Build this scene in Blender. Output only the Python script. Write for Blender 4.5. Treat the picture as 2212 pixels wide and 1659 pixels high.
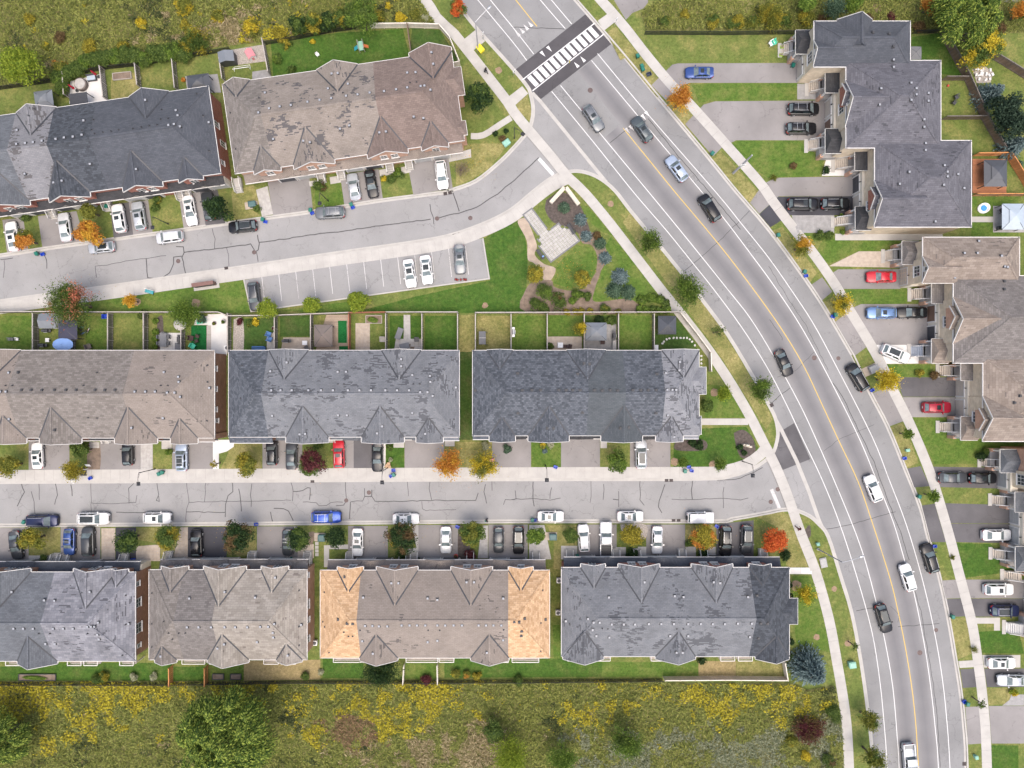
import bpy,bmesh,math,random
import numpy as np
from mathutils import Vector,Matrix
for o in list(bpy.data.objects):
 bpy.data.objects.remove(o)
SC=bpy.context.scene
COL=SC.collection
R=math.radians
rng=random.Random(7)
nrg=np.random.default_rng(11)
# --- camera, sky, sun, exposure
H=120.0          # height of the drone above the ground, metres
PPM=13.249       # survey-sheet units per metre on the ground
CX,CY=1106.0,829.5
cam_d=bpy.data.cameras.new('camera')
cam=bpy.data.objects.new('camera',cam_d)
COL.objects.link(cam)
cam.location=(0,0,H)
cam.rotation_euler=(0,0,0)
cam_d.sensor_fit='HORIZONTAL'
cam_d.sensor_width=36
cam_d.lens=36*H/(2212.0/PPM)
cam_d.clip_end=5000
SC.camera=cam
SUN_EL,SUN_AZ=R(72),R(165)
world=bpy.data.worlds.new('World')
SC.world=world
world.use_nodes=True
wn=world.node_tree.nodes
sky=wn.new('ShaderNodeTexSky')
sky.sky_type='NISHITA'
sky.sun_disc=False
sky.sun_elevation=SUN_EL
sky.sun_rotation=SUN_AZ
sky.air_density=1.0
sky.dust_density=6.0
sky.ozone_density=0.6
world.node_tree.links.new(sky.outputs[0],wn['Background'].inputs[0])
wn['Background'].inputs[1].default_value=0.15
sun_d=bpy.data.lights.new('sun','SUN')
sun_d.energy=0.66
sun_d.angle=R(48)
sun_d.color=(1.0,0.97,0.92)
sun=bpy.data.objects.new('sun',sun_d)
COL.objects.link(sun)
sun.rotation_euler=(math.pi/2-SUN_EL,0,math.pi-SUN_AZ)
SC.view_settings.view_transform='Standard'
SC.view_settings.look='None'
SC.view_settings.exposure=0.97
SC.view_settings.gamma=1.0
SC.cycles.max_bounces=5
SC.cycles.diffuse_bounces=3
SC.cycles.glossy_bounces=2
SC.cycles.transparent_max_bounces=4
SC.cycles.transmission_bounces=2
def W(x,y,z=0.0):
 k=(1-z/H)/PPM
 return Vector(((x-CX)*k,-(y-CY)*k,z))
# --- materials
MATS={}
def newmat(name):
 m=bpy.data.materials.new(name)
 m.use_nodes=True
 nt=m.node_tree
 return m,nt,nt.nodes,nt.links,nt.nodes['Principled BSDF']
def ramp(nodes,stops):
 r=nodes.new('ShaderNodeValToRGB')
 els=r.color_ramp.elements
 while len(els)>1:
  els.remove(els[-1])
 els[0].position=stops[0][0]
 els[0].color=(*stops[0][1],1)
 for p,c in stops[1:]:
  e=els.new(p)
  e.color=(*c,1)
 return r
def noise(nodes,links,scale,detail=4,vec=None,rough=0.55):
 n=nodes.new('ShaderNodeTexNoise')
 n.inputs['Scale'].default_value=scale
 n.inputs['Detail'].default_value=detail
 n.inputs['Roughness'].default_value=rough
 if vec is not None:
  links.new(vec,n.inputs['Vector'])
 return n
def mixc(nodes,links,fac,a,b,mode='MIX'):
 m=nodes.new('ShaderNodeMix')
 m.data_type='RGBA'
 m.blend_type=mode
 for sock,v in ((m.inputs[0],fac),(m.inputs[6],a),(m.inputs[7],b)):
  if isinstance(v,(int,float)):
   sock.default_value=v
  elif isinstance(v,tuple):
   sock.default_value=(*v[:3],1)
  else:
   links.new(v,sock)
 return m.outputs[2]
def geo_pos(nodes):
 return nodes.new('ShaderNodeNewGeometry').outputs['Position']
def maprange(nodes,links,v,a,b,c=0.0,d=1.0):
 n=nodes.new('ShaderNodeMapRange')
 links.new(v,n.inputs[0])
 for i,x in enumerate((a,b,c,d)):
  n.inputs[1+i].default_value=x
 return n.outputs[0]
def bump(nodes,links,p,h,strength=0.3,dist=0.02):
 b=nodes.new('ShaderNodeBump')
 b.inputs['Strength'].default_value=strength
 b.inputs['Distance'].default_value=dist
 links.new(h,b.inputs['Height'])
 links.new(b.outputs[0],p.inputs['Normal'])
def plain(name,col,rough=0.7,var=0.12,scale=3.0,metal=0.0,coat=0.0,fine=0.0):
 if name in MATS:
  return MATS[name]
 m,nt,nd,lk,p=newmat(name)
 n=noise(nd,lk,scale,5,geo_pos(nd))
 dk=tuple(c*(1-var) for c in col)
 lt=tuple(min(1,c*(1+var)) for c in col)
 r=ramp(nd,[(0.3,dk),(0.7,lt)])
 lk.new(n.outputs[0],r.inputs[0])
 out=r.outputs[0]
 if fine:
  f=noise(nd,lk,22,2,geo_pos(nd))
  g=maprange(nd,lk,f.outputs[0],0.3,0.7,1-fine,1+fine)
  out=mixc(nd,lk,1.0,out,g,'MULTIPLY')
 lk.new(out,p.inputs['Base Color'])
 p.inputs['Roughness'].default_value=rough
 p.inputs['Metallic'].default_value=metal
 p.inputs['Coat Weight'].default_value=coat
 MATS[name]=m
 return m
def asphalt(name,col,patch=0.2,streak=None,grain=0.16,stain=0.35):
 m,nt,nd,lk,p=newmat(name)
 pos=geo_pos(nd)
 big=noise(nd,lk,0.16,4,pos)
 r=ramp(nd,[(0.3,tuple(c*(1-patch) for c in col)),(0.7,tuple(c*(1+patch) for c in col))])
 lk.new(big.outputs[0],r.inputs[0])
 f=noise(nd,lk,9,6,pos,0.75)
 g=maprange(nd,lk,f.outputs[0],0.25,0.75,1-grain,1+grain)
 out=mixc(nd,lk,1.0,r.outputs[0],g,'MULTIPLY')
 s=noise(nd,lk,0.9,5,pos,0.7)
 sm=maprange(nd,lk,s.outputs[0],0.61,0.74)
 out=mixc(nd,lk,sm,out,mixc(nd,lk,stain,out,(0.02,0.02,0.02)))
 w=nd.new('ShaderNodeTexVoronoi')
 w.feature='DISTANCE_TO_EDGE'
 w.inputs['Scale'].default_value=0.22
 wob=nd.new('ShaderNodeVectorMath')
 wob.operation='ADD'
 nn=noise(nd,lk,0.7,4,pos)
 lk.new(pos,wob.inputs[0])
 sc=nd.new('ShaderNodeVectorMath')
 sc.operation='SCALE'
 sc.inputs['Scale'].default_value=2.2
 lk.new(nn.outputs['Color'],sc.inputs[0])
 lk.new(sc.outputs[0],wob.inputs[1])
 lk.new(wob.outputs[0],w.inputs['Vector'])
 cr=maprange(nd,lk,w.outputs['Distance'],0.0,0.012,1,0)
 gate=maprange(nd,lk,noise(nd,lk,0.12,2,pos).outputs[0],0.45,0.6,0.0,0.55)
 mm=nd.new('ShaderNodeMath')
 mm.operation='MULTIPLY'
 lk.new(cr,mm.inputs[0])
 lk.new(gate,mm.inputs[1])
 out=mixc(nd,lk,mm.outputs[0],out,tuple(c*0.35 for c in col))
 lk.new(out,p.inputs['Base Color'])
 p.inputs['Roughness'].default_value=0.85
 bump(nd,lk,p,f.outputs[0],0.25,0.01)
 MATS[name]=m
 return m
def lawn(name,g1,g2,dry,amt=0.5,scale=0.35):
 m,nt,nd,lk,p=newmat(name)
 pos=geo_pos(nd)
 a=noise(nd,lk,1.3,6,pos,0.7)
 r=ramp(nd,[(0.32,g1),(0.68,g2)])
 lk.new(a.outputs[0],r.inputs[0])
 d=noise(nd,lk,scale,6,pos,0.62)
 df=maprange(nd,lk,d.outputs[0],0.56-0.24*amt,0.88-0.2*amt,0.0,0.75)
 d2=noise(nd,lk,2.6,5,pos,0.75)
 dm=nd.new('ShaderNodeMath')
 dm.operation='MULTIPLY'
 lk.new(df,dm.inputs[0])
 lk.new(maprange(nd,lk,d2.outputs[0],0.3,0.62,0.25,1.3),dm.inputs[1])
 dm.use_clamp=True
 df=dm.outputs[0]
 out=mixc(nd,lk,df,r.outputs[0],dry)
 mo=noise(nd,lk,2.4,5,pos,0.8)
 out=mixc(nd,lk,1.0,out,maprange(nd,lk,mo.outputs[0],0.3,0.7,0.76,1.5),'MULTIPLY')
 fl=noise(nd,lk,4.2,3,pos,0.7)
 out=mixc(nd,lk,maprange(nd,lk,fl.outputs[0],0.62,0.72,0.0,0.4*(0.35+amt)),out,dry)
 f=noise(nd,lk,7,6,pos,0.8)
 g=maprange(nd,lk,f.outputs[0],0.25,0.75,0.6,1.42)
 out=mixc(nd,lk,1.0,out,g,'MULTIPLY')
 lk.new(out,p.inputs['Base Color'])
 p.inputs['Roughness'].default_value=0.95
 p.inputs['Specular IOR Level'].default_value=0.1
 bump(nd,lk,p,f.outputs[0],0.7,0.06)
 MATS[name]=m
 return m
def shingle(name,c1,c2,dark=0.0,bleach=0.15,w=0.55,h=0.24,wear=(0.03,0.03,0.035),wearmin=0.55,mort=0.6):
 m,nt,nd,lk,p=newmat(name)
 uv=nd.new('ShaderNodeUVMap').outputs[0]
 b=nd.new('ShaderNodeTexBrick')
 b.offset=0.5
 b.inputs['Scale'].default_value=1.0
 b.inputs['Brick Width'].default_value=w
 b.inputs['Row Height'].default_value=h
 b.inputs['Mortar Size'].default_value=0.012
 b.inputs['Mortar Smooth'].default_value=0.3
 b.inputs['Color1'].default_value=(*c1,1)
 b.inputs['Color2'].default_value=(*c2,1)
 b.inputs['Mortar'].default_value=(*[x*mort for x in c1],1)
 lk.new(uv,b.inputs['Vector'])
 pos=geo_pos(nd)
 big=noise(nd,lk,0.35,5,pos,0.6)
 g=maprange(nd,lk,big.outputs[0],0.3,0.7,1-bleach,1+bleach)
 out=mixc(nd,lk,1.0,b.outputs['Color'],g,'MULTIPLY')
 sp=noise(nd,lk,6,4,pos,0.7)
 g2=maprange(nd,lk,sp.outputs[0],0.3,0.7,0.9,1.1)
 out=mixc(nd,lk,1.0,out,g2,'MULTIPLY')
 if dark>0:
  t=nd.new('ShaderNodeTexBrick')
  t.offset=0.37
  t.inputs['Scale'].default_value=1.0
  t.inputs['Brick Width'].default_value=0.75
  t.inputs['Row Height'].default_value=0.2
  t.inputs['Mortar Size'].default_value=0.0
  t.inputs['Color1'].default_value=(0,0,0,1)
  t.inputs['Color2'].default_value=(1,1,1,1)
  lk.new(uv,t.inputs['Vector'])
  zone=noise(nd,lk,0.34,3,pos,0.6)
  zf=maprange(nd,lk,zone.outputs[0],wearmin-0.04,wearmin+0.13,0.0,dark)
  mm=nd.new('ShaderNodeMath')
  mm.operation='GREATER_THAN'
  ad=nd.new('ShaderNodeMath')
  ad.operation='ADD'
  lk.new(t.outputs['Color'],ad.inputs[0])
  lk.new(zf,ad.inputs[1])
  lk.new(ad.outputs[0],mm.inputs[0])
  mm.inputs[1].default_value=1.0
  mz=nd.new('ShaderNodeMath')
  mz.operation='MULTIPLY'
  lk.new(mm.outputs[0],mz.inputs[0])
  mz.inputs[1].default_value=0.85
  out=mixc(nd,lk,mz.outputs[0],out,wear)
 lk.new(out,p.inputs['Base Color'])
 p.inputs['Roughness'].default_value=0.9
 bump(nd,lk,p,b.outputs['Fac'],0.35,-0.012)
 MATS[name]=m
 return m
def brick(name,c1,c2,mortar,w=0.42,h=0.15):
 m,nt,nd,lk,p=newmat(name)
 uv=nd.new('ShaderNodeUVMap').outputs[0]
 b=nd.new('ShaderNodeTexBrick')
 b.inputs['Scale'].default_value=1.0
 b.inputs['Brick Width'].default_value=w
 b.inputs['Row Height'].default_value=h
 b.inputs['Mortar Size'].default_value=0.014
 b.inputs['Color1'].default_value=(*c1,1)
 b.inputs['Color2'].default_value=(*c2,1)
 b.inputs['Mortar'].default_value=(*mortar,1)
 lk.new(uv,b.inputs['Vector'])
 n=noise(nd,lk,0.8,4,geo_pos(nd))
 g=maprange(nd,lk,n.outputs[0],0.3,0.7,0.85,1.15)
 out=mixc(nd,lk,1.0,b.outputs['Color'],g,'MULTIPLY')
 lk.new(out,p.inputs['Base Color'])
 p.inputs['Roughness'].default_value=0.9
 bump(nd,lk,p,b.outputs['Fac'],0.4,-0.01)
 MATS[name]=m
 return m
def wood(name,col,var=0.3,scale=2.0):
 m,nt,nd,lk,p=newmat(name)
 tc=nd.new('ShaderNodeTexCoord').outputs['Object']
 mp=nd.new('ShaderNodeMapping')
 mp.inputs['Scale'].default_value=(scale*4,scale*4,scale*0.5)
 lk.new(tc,mp.inputs[0])
 n=noise(nd,lk,1.0,5,mp.outputs[0],0.7)
 ri=nd.new('ShaderNodeNewGeometry').outputs['Random Per Island']
 g2=maprange(nd,lk,ri,0,1,1-var*0.6,1+var*0.6)
 r=ramp(nd,[(0.3,tuple(c*(1-var) for c in col)),(0.7,tuple(min(1,c*(1+var)) for c in col))])
 lk.new(n.outputs[0],r.inputs[0])
 out=mixc(nd,lk,1.0,r.outputs[0],g2,'MULTIPLY')
 lk.new(out,p.inputs['Base Color'])
 p.inputs['Roughness'].default_value=0.85
 MATS[name]=m
 return m
def leaf(name,cols,mix_scale=0.0,cols2=None,trans=0.35,thr=(0.42,0.58)):
 m,nt,nd,lk,p=newmat(name)
 ri=nd.new('ShaderNodeNewGeometry').outputs['Random Per Island']
 n=len(cols)
 r=ramp(nd,[(i/max(1,n-1),c) for i,c in enumerate(cols)])
 lk.new(ri,r.inputs[0])
 out=r.outputs[0]
 if cols2:
  n2=len(cols2)
  r2=ramp(nd,[(i/max(1,n2-1),c) for i,c in enumerate(cols2)])
  lk.new(ri,r2.inputs[0])
  ns=noise(nd,lk,mix_scale,2,geo_pos(nd))
  f=maprange(nd,lk,ns.outputs[0],*thr)
  out=mixc(nd,lk,f,out,r2.outputs[0])
 lk.new(out,p.inputs['Base Color'])
 p.inputs['Roughness'].default_value=0.7
 p.inputs['Specular IOR Level'].default_value=0.25
 tr=nd.new('ShaderNodeBsdfTranslucent')
 lk.new(out,tr.inputs['Color'])
 mx=nd.new('ShaderNodeMixShader')
 mx.inputs[0].default_value=trans
 lk.new(p.outputs[0],mx.inputs[1])
 lk.new(tr.outputs[0],mx.inputs[2])
 lk.new(mx.outputs[0],nd['Material Output'].inputs['Surface'])
 MATS[name]=m
 return m
def glassy(name,col=(0.012,0.016,0.018),rough=0.06):
 m,nt,nd,lk,p=newmat(name)
 n=noise(nd,lk,1.5,2,geo_pos(nd))
 r=ramp(nd,[(0.3,tuple(c*0.7 for c in col)),(0.7,tuple(c*1.4 for c in col))])
 lk.new(n.outputs[0],r.inputs[0])
 lk.new(r.outputs[0],p.inputs['Base Color'])
 p.inputs['Roughness'].default_value=rough
 p.inputs['Specular IOR Level'].default_value=0.45
 p.inputs['Coat Weight'].default_value=0.0
 MATS[name]=m
 return m
def roadpaint(name,col,base,wear):
 m,nt,nd,lk,p=newmat(name)
 pos=geo_pos(nd)
 n=noise(nd,lk,5.0,6,pos,0.8)
 n2=noise(nd,lk,0.5,3,pos,0.6)
 ad=nd.new('ShaderNodeMath')
 ad.operation='ADD'
 lk.new(n.outputs[0],ad.inputs[0])
 lk.new(maprange(nd,lk,n2.outputs[0],0.3,0.7,-0.16,0.16),ad.inputs[1])
 f=maprange(nd,lk,ad.outputs[0],0.62-wear,0.80-wear,0.0,0.8)
 lk.new(mixc(nd,lk,f,col,base),p.inputs['Base Color'])
 p.inputs['Roughness'].default_value=0.75
 MATS[name]=m
 return m
def carpaint(name,col,metal=0.0,rough=0.35):
 m,nt,nd,lk,p=newmat('paint_'+name)
 n=noise(nd,lk,2.0,4,geo_pos(nd))
 r=ramp(nd,[(0.3,tuple(c*0.9 for c in col)),(0.7,tuple(min(1,c*1.06) for c in col))])
 lk.new(n.outputs[0],r.inputs[0])
 lk.new(r.outputs[0],p.inputs['Base Color'])
 p.inputs['Metallic'].default_value=metal
 p.inputs['Roughness'].default_value=rough
 p.inputs['Coat Weight'].default_value=0.25
 p.inputs['Coat Roughness'].default_value=0.15
 p.inputs['Specular IOR Level'].default_value=0.3
 MATS['paint_'+name]=m
 return m
# --- mesh helpers
class MB:
 def __init__(self):
  self.v=[]
  self.f=[]
 def add(self,verts,faces):
  b=len(self.v)
  self.v+=[tuple(p) for p in verts]
  self.f+=[tuple(b+i for i in f) for f in faces]
  return self
 def poly(self,pts):
  return self.add(pts,[tuple(range(len(pts)))])
 def box(self,c,s,rz=0.0):
  cx,cy,cz=c
  hx,hy,hz=s[0]/2,s[1]/2,s[2]/2
  ca,sa=math.cos(rz),math.sin(rz)
  vs=[]
  for dz in (-hz,hz):
   for dx,dy in ((-hx,-hy),(hx,-hy),(hx,hy),(-hx,hy)):
    vs.append((cx+dx*ca-dy*sa,cy+dx*sa+dy*ca,cz+dz))
  return self.add(vs,[(0,3,2,1),(4,5,6,7),(0,1,5,4),(1,2,6,5),(2,3,7,6),(3,0,4,7)])
 def prism(self,pts,z0,z1):
  n=len(pts)
  vs=[(p[0],p[1],z0) for p in pts]+[(p[0],p[1],z1) for p in pts]
  fs=[tuple(range(n))[::-1],tuple(range(n,2*n))]
  fs+=[(i,(i+1)%n,n+(i+1)%n,n+i) for i in range(n)]
  return self.add(vs,fs)
 def slab(self,pts,t):
  n=len(pts)
  vs=[tuple(p) for p in pts]+[(p[0],p[1],p[2]-t) for p in pts]
  fs=[tuple(range(n)),tuple(range(n,2*n))[::-1]]
  fs+=[(i,n+i,n+(i+1)%n,(i+1)%n) for i in range(n)]
  return self.add(vs,fs)
 def beam(self,a,b,w,h=None,up=(0,0,1)):
  a,b=Vector(a),Vector(b)
  h=h or w
  d=(b-a)
  if d.length<1e-6:
   return self
  d.normalize()
  u=Vector(up)
  if abs(d.dot(u))>0.98:
   u=Vector((1,0,0))
  s=d.cross(u).normalized()
  u=s.cross(d)
  vs=[]
  for p in (a,b):
   for i,j in ((-1,-1),(1,-1),(1,1),(-1,1)):
    vs.append(p+s*(i*w/2)+u*(j*h/2))
  return self.add(vs,[(0,1,2,3),(7,6,5,4),(0,4,5,1),(1,5,6,2),(2,6,7,3),(3,7,4,0)])
 def tube(self,path,radii,n=8,cap=True):
  path=[Vector(p) for p in path]
  if not isinstance(radii,(list,tuple)):
   radii=[radii]*len(path)
  rings=[]
  for i,p in enumerate(path):
   d=(path[min(i+1,len(path)-1)]-path[max(i-1,0)])
   if d.length<1e-7:
    d=Vector((0,0,1))
   d.normalize()
   u=Vector((0,0,1)) if abs(d.z)<0.9 else Vector((1,0,0))
   s=d.cross(u).normalized()
   t=s.cross(d)
   rings.append([p+(s*math.cos(2*math.pi*k/n)+t*math.sin(2*math.pi*k/n))*radii[i] for k in range(n)])
  vs=[q for r in rings for q in r]
  fs=[]
  for i in range(len(path)-1):
   for k in range(n):
    k2=(k+1)%n
    fs.append((i*n+k,i*n+k2,(i+1)*n+k2,(i+1)*n+k))
  if cap:
   fs.append(tuple(range(n))[::-1])
   fs.append(tuple((len(path)-1)*n+k for k in range(n)))
  return self.add(vs,fs)
 def lathe(self,prof,c=(0,0,0),n=16,sx=1.0,sy=1.0):
  vs=[]
  for r,z in prof:
   for k in range(n):
    a=2*math.pi*k/n
    vs.append((c[0]+r*sx*math.cos(a),c[1]+r*sy*math.sin(a),c[2]+z))
  fs=[]
  for i in range(len(prof)-1):
   for k in range(n):
    k2=(k+1)%n
    fs.append((i*n+k,i*n+k2,(i+1)*n+k2,(i+1)*n+k))
  fs.append(tuple(range(n))[::-1])
  fs.append(tuple((len(prof)-1)*n+k for k in range(n)))
  return self.add(vs,fs)
 def strip(self,pts,w,z,off=0.0):
  L,Rr=offset_line(pts,off+w/2),offset_line(pts,off-w/2)
  n=len(pts)
  vs=[(p[0],p[1],z) for p in L]+[(p[0],p[1],z) for p in Rr]
  return self.add(vs,[(i,n+i,n+i+1,i+1) for i in range(n-1)])
 def kerb(self,pts,w,z0,z1,off=0.0):
  L,Rr=offset_line(pts,off+w/2),offset_line(pts,off-w/2)
  n=len(pts)
  vs=[]
  for z in (z0,z1):
   vs+=[(p[0],p[1],z) for p in L]+[(p[0],p[1],z) for p in Rr]
  fs=[]
  for i in range(n-1):
   a,b,c,d=i,i+1,n+i+1,n+i
   t=2*n
   fs+=[(t+a,t+d,t+c,t+b),(a,b,c,d),(a,t+a,t+b,b),(d,c,t+c,t+d)]
  fs+=[(0,n,3*n,2*n),(n-1,3*n-1,4*n-1,2*n-1)]
  return self.add(vs,fs)
 def mesh(self,name,uv=False,smooth=False,loc=None):
  me=bpy.data.meshes.new(name)
  if loc is not None:
   vs=[(p[0]-loc[0],p[1]-loc[1],p[2]-loc[2]) for p in self.v]
  else:
   vs=self.v
  me.from_pydata(vs,[],self.f)
  bm=bmesh.new()
  bm.from_mesh(me)
  bmesh.ops.recalc_face_normals(bm,faces=bm.faces)
  if uv:
   ul=bm.loops.layers.uv.new('UVMap')
   for f in bm.faces:
    nrm=f.normal
    if abs(nrm.z)>0.999:
     t=Vector((1,0,0))
    else:
     t=Vector((-nrm.y,nrm.x,0)).normalized()
    bt=nrm.cross(t)
    for l in f.loops:
     l[ul].uv=(l.vert.co.dot(t),l.vert.co.dot(bt))
  if smooth:
   for f in bm.faces:
    f.smooth=True
   for e in bm.edges:
    if len(e.link_faces)==2 and e.calc_face_angle(0)>0.7:
     e.smooth=False
  bm.to_mesh(me)
  bm.free()
  return me
 def build(self,name,mat,parent=None,uv=False,smooth=False,loc=None):
  me=self.mesh(name,uv,smooth,loc)
  me.materials.append(M(mat))
  o=bpy.data.objects.new(name,me)
  COL.objects.link(o)
  if parent is not None:
   o.parent=parent
  elif loc is not None:
   o.location=loc
  return o
def M(m):
 return MATS[m] if isinstance(m,str) else m
def offset_line(pts,d):
 out=[]
 n=len(pts)
 for i in range(n):
  a=Vector(pts[max(i-1,0)][:2])
  b=Vector(pts[i][:2])
  c=Vector(pts[min(i+1,n-1)][:2])
  d1=(b-a).normalized() if (b-a).length>1e-6 else (c-b).normalized()
  d2=(c-b).normalized() if (c-b).length>1e-6 else d1
  n1,n2=Vector((-d1.y,d1.x)),Vector((-d2.y,d2.x))
  m=n1+n2
  if m.length<1e-6:
   m=n1
  m.normalize()
  k=1/max(0.5,m.dot(n1))
  out.append(b+m*d*k)
 return out
def catmull(pts,sub=4):
 out=[]
 n=len(pts)
 for i in range(n-1):
  p0,p1,p2,p3=(Vector(pts[max(i-1,0)]),Vector(pts[i]),Vector(pts[i+1]),Vector(pts[min(i+2,n-1)]))
  for s in range(sub):
   t=s/sub
   out.append(0.5*((2*p1)+(-p0+p2)*t+(2*p0-5*p1+4*p2-p3)*t*t+(-p0+3*p1-3*p2+p3)*t**3))
 out.append(Vector(pts[-1]))
 return out
def w2(pts,z=0.0):
 return [W(x,y,z).xy for x,y in pts]
def tag(o,label=None,cat=None,group=None,kind=None):
 if label:
  o['label']=label
 if cat:
  o['category']=cat
 if group:
  o['group']=group
 if kind:
  o['kind']=kind
 return o
def thing(name,label,cat,loc=(0,0,0),rz=0.0,group=None,scale=None):
 o=bpy.data.objects.new(name,None)
 o.empty_display_size=0.3
 COL.objects.link(o)
 o.location=loc
 o.rotation_euler=(0,0,rz)
 if scale:
  o.scale=scale
 return tag(o,label,cat,group)
def put(name,me,parent=None,loc=(0,0,0),rot=(0,0,0),scale=None,mat=None):
 o=bpy.data.objects.new(name,me)
 COL.objects.link(o)
 o.location=loc
 o.rotation_euler=rot
 if scale:
  o.scale=scale
 if parent is not None:
  o.parent=parent
 if mat is not None:
  o.material_slots[0].link='OBJECT'
  o.material_slots[0].material=M(mat)
 return o
def shared(mb,name,mat,**k):
 me=mb.mesh(name,**k)
 me.materials.append(M(mat))
 return me
# --- material set
asphalt('asphalt_avenue',(0.196,0.195,0.194),0.13,grain=0.16)
asphalt('asphalt_street',(0.236,0.233,0.230),0.12,grain=0.16)
asphalt('asphalt_drive',(0.205,0.193,0.188),0.18,grain=0.10,stain=0.5)
asphalt('asphalt_drive_dark',(0.088,0.084,0.088),0.3,grain=0.16)
asphalt('asphalt_drive_black',(0.040,0.040,0.048),0.4,grain=0.2)
asphalt('asphalt_fresh',(0.060,0.056,0.060),0.22,grain=0.14)
plain('concrete',(0.37,0.355,0.33),0.85,0.09,0.7,fine=0.08)
plain('concrete_slab',(0.375,0.36,0.335),0.85,0.10,0.5,fine=0.08)
plain('concrete_white',(0.56,0.55,0.53),0.8,0.06,0.7,fine=0.06)
plain('concrete_grey',(0.30,0.29,0.28),0.85,0.14,0.8,fine=0.1)
roadpaint('paint_white',(0.56,0.56,0.55),(0.21,0.205,0.20),0.0)
roadpaint('paint_worn',(0.50,0.49,0.48),(0.21,0.205,0.20),0.12)
roadpaint('paint_yellow',(0.56,0.38,0.07),(0.21,0.20,0.19),0.03)
plain('crack_tar',(0.058,0.056,0.056),0.7,0.2,3)
plain('paver_pale',(0.36,0.345,0.325),0.85,0.16,1.6,fine=0.1)
plain('paver_beige',(0.38,0.32,0.26),0.85,0.16,1.6,fine=0.1)
plain('paver_grey',(0.26,0.255,0.25),0.85,0.16,1.6,fine=0.1)
plain('paver_border',(0.15,0.15,0.155),0.85,0.12,2)
plain('soil',(0.165,0.125,0.095),0.95,0.3,1.3,fine=0.25)
plain('sand_path',(0.33,0.265,0.205),0.95,0.2,0.9,fine=0.15)
plain('mulch',(0.075,0.060,0.052),0.95,0.35,2.5,fine=0.35)
plain('gravel',(0.30,0.27,0.24),0.95,0.35,6,fine=0.3)
plain('wood_chip',(0.235,0.165,0.105),0.95,0.25,3,fine=0.25)
plain('iron_cover',(0.105,0.075,0.070),0.6,0.3,4,metal=0.3)
plain('iron_grate',(0.045,0.035,0.035),0.6,0.3,4,metal=0.3)
lawn('lawn_mid',(0.070,0.099,0.025),(0.116,0.142,0.038),(0.235,0.198,0.078),0.42)
lawn('lawn_green',(0.045,0.090,0.016),(0.086,0.131,0.026),(0.164,0.157,0.054),0.42)
lawn('lawn_vivid',(0.027,0.069,0.012),(0.059,0.105,0.019),(0.113,0.118,0.039),0.32)
lawn('lawn_dry',(0.102,0.111,0.035),(0.162,0.158,0.055),(0.312,0.258,0.116),0.62)
lawn('lawn_straw',(0.185,0.150,0.070),(0.255,0.200,0.105),(0.130,0.120,0.050),0.3)
lawn('lawn_dark',(0.028,0.064,0.015),(0.056,0.095,0.022),(0.105,0.092,0.044),0.4)
lawn('meadow_floor',(0.079,0.089,0.030),(0.154,0.154,0.054),(0.244,0.214,0.099),0.7,0.2)
lawn('turf_plastic',(0.010,0.085,0.022),(0.014,0.105,0.030),(0.012,0.090,0.025),0.0)
# --- terrain and roads
ZR=-0.12     # carriageway level; lots and pavements are at 0
KA=[(660,-400),(868,-140),(980,0),(1000,25),(1028,60),(1106,147),(1138,186),(1146,205),(1151,235),(1148,262),(1138,285),
 (1106,322),(1078,350),(1028,390),(975,410),(958,415),(818,433),(678,456),(553,473),(400,495),(245,516),(92,537),
 (0,551),(-400,606)]
KB=[(-400,706),(0,651),(100,637),(250,617),(400,595),(553,573),(728,547),(903,522),(978,507),(1053,480),(1106,452),
 (1151,415),(1185,389),(1213,375),(1240,370),(1266,373),(1296,386),(1328,412),(1363,457),(1428,535),(1486,607),
 (1516,647),(1571,722),(1633,825),(1659,872),(1674,902),(1680,932),(1677,957),(1668,980),(1648,998),(1625,1012),
 (1581,1027),(1506,1034),(1106,1035),(553,1038),(0,1041),(-400,1043)]
KC=[(-400,1138),(0,1136),(553,1132),(1106,1127),(1531,1127),(1581,1122),(1659,1108),(1689,1102),(1718,1103),(1748,1115),
 (1768,1132),(1789,1160),(1816,1246),(1839,1322),(1856,1409),(1869,1494),(1881,1594),(1888,1700),(1898,2050)]
KD=[(896,-400),(1123,-140),(1245,0),(1286,47),(1353,125),(1423,210),(1496,297),(1548,360),(1592,414),(1659,492),(1721,575),
 (1776,655),(1834,752),(1849,780),(1879,845),(1919,922),(1956,1012),(1989,1095),(2006,1160),(2030,1245),(2049,1332),
 (2064,1419),(2076,1494),(2084,1569),(2089,1659),(2098,2050)]
KW=[(660,-400),(868,-140),(980,0),(1000,25),(1028,60),(1106,147),(1148,197),(1166,217),(1291,370),(1328,412),(1363,457),(1428,535),
 (1486,607),(1516,647),(1571,722),(1633,825),(1659,872),(1674,902),(1689,930),(1721,995),(1769,1123),(1789,1160),
 (1816,1246),(1839,1322),(1856,1409),(1869,1494),(1881,1594),(1888,1700),(1898,2050)]
kA,kB,kC,kD,kW=[catmull([Vector(p) for p in w2(k)],4) for k in (KA,KB,KC,KD,KW)]
def sheet(name,pts,z,mat,kind='structure',parent=None,label=None):
 mb=MB().poly([(p[0],p[1],z) for p in pts])
 o=mb.build(name,mat,parent)
 if kind and parent is None:
  o['kind']=kind
 if label:
  o['label']=label
 return o
g=MB().poly([(-2500,-2500,-0.2),(2500,-2500,-0.2),(2500,2500,-0.2),(-2500,2500,-0.2)])
tag(g.build('ground','lawn_mid'),kind='structure')
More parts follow.
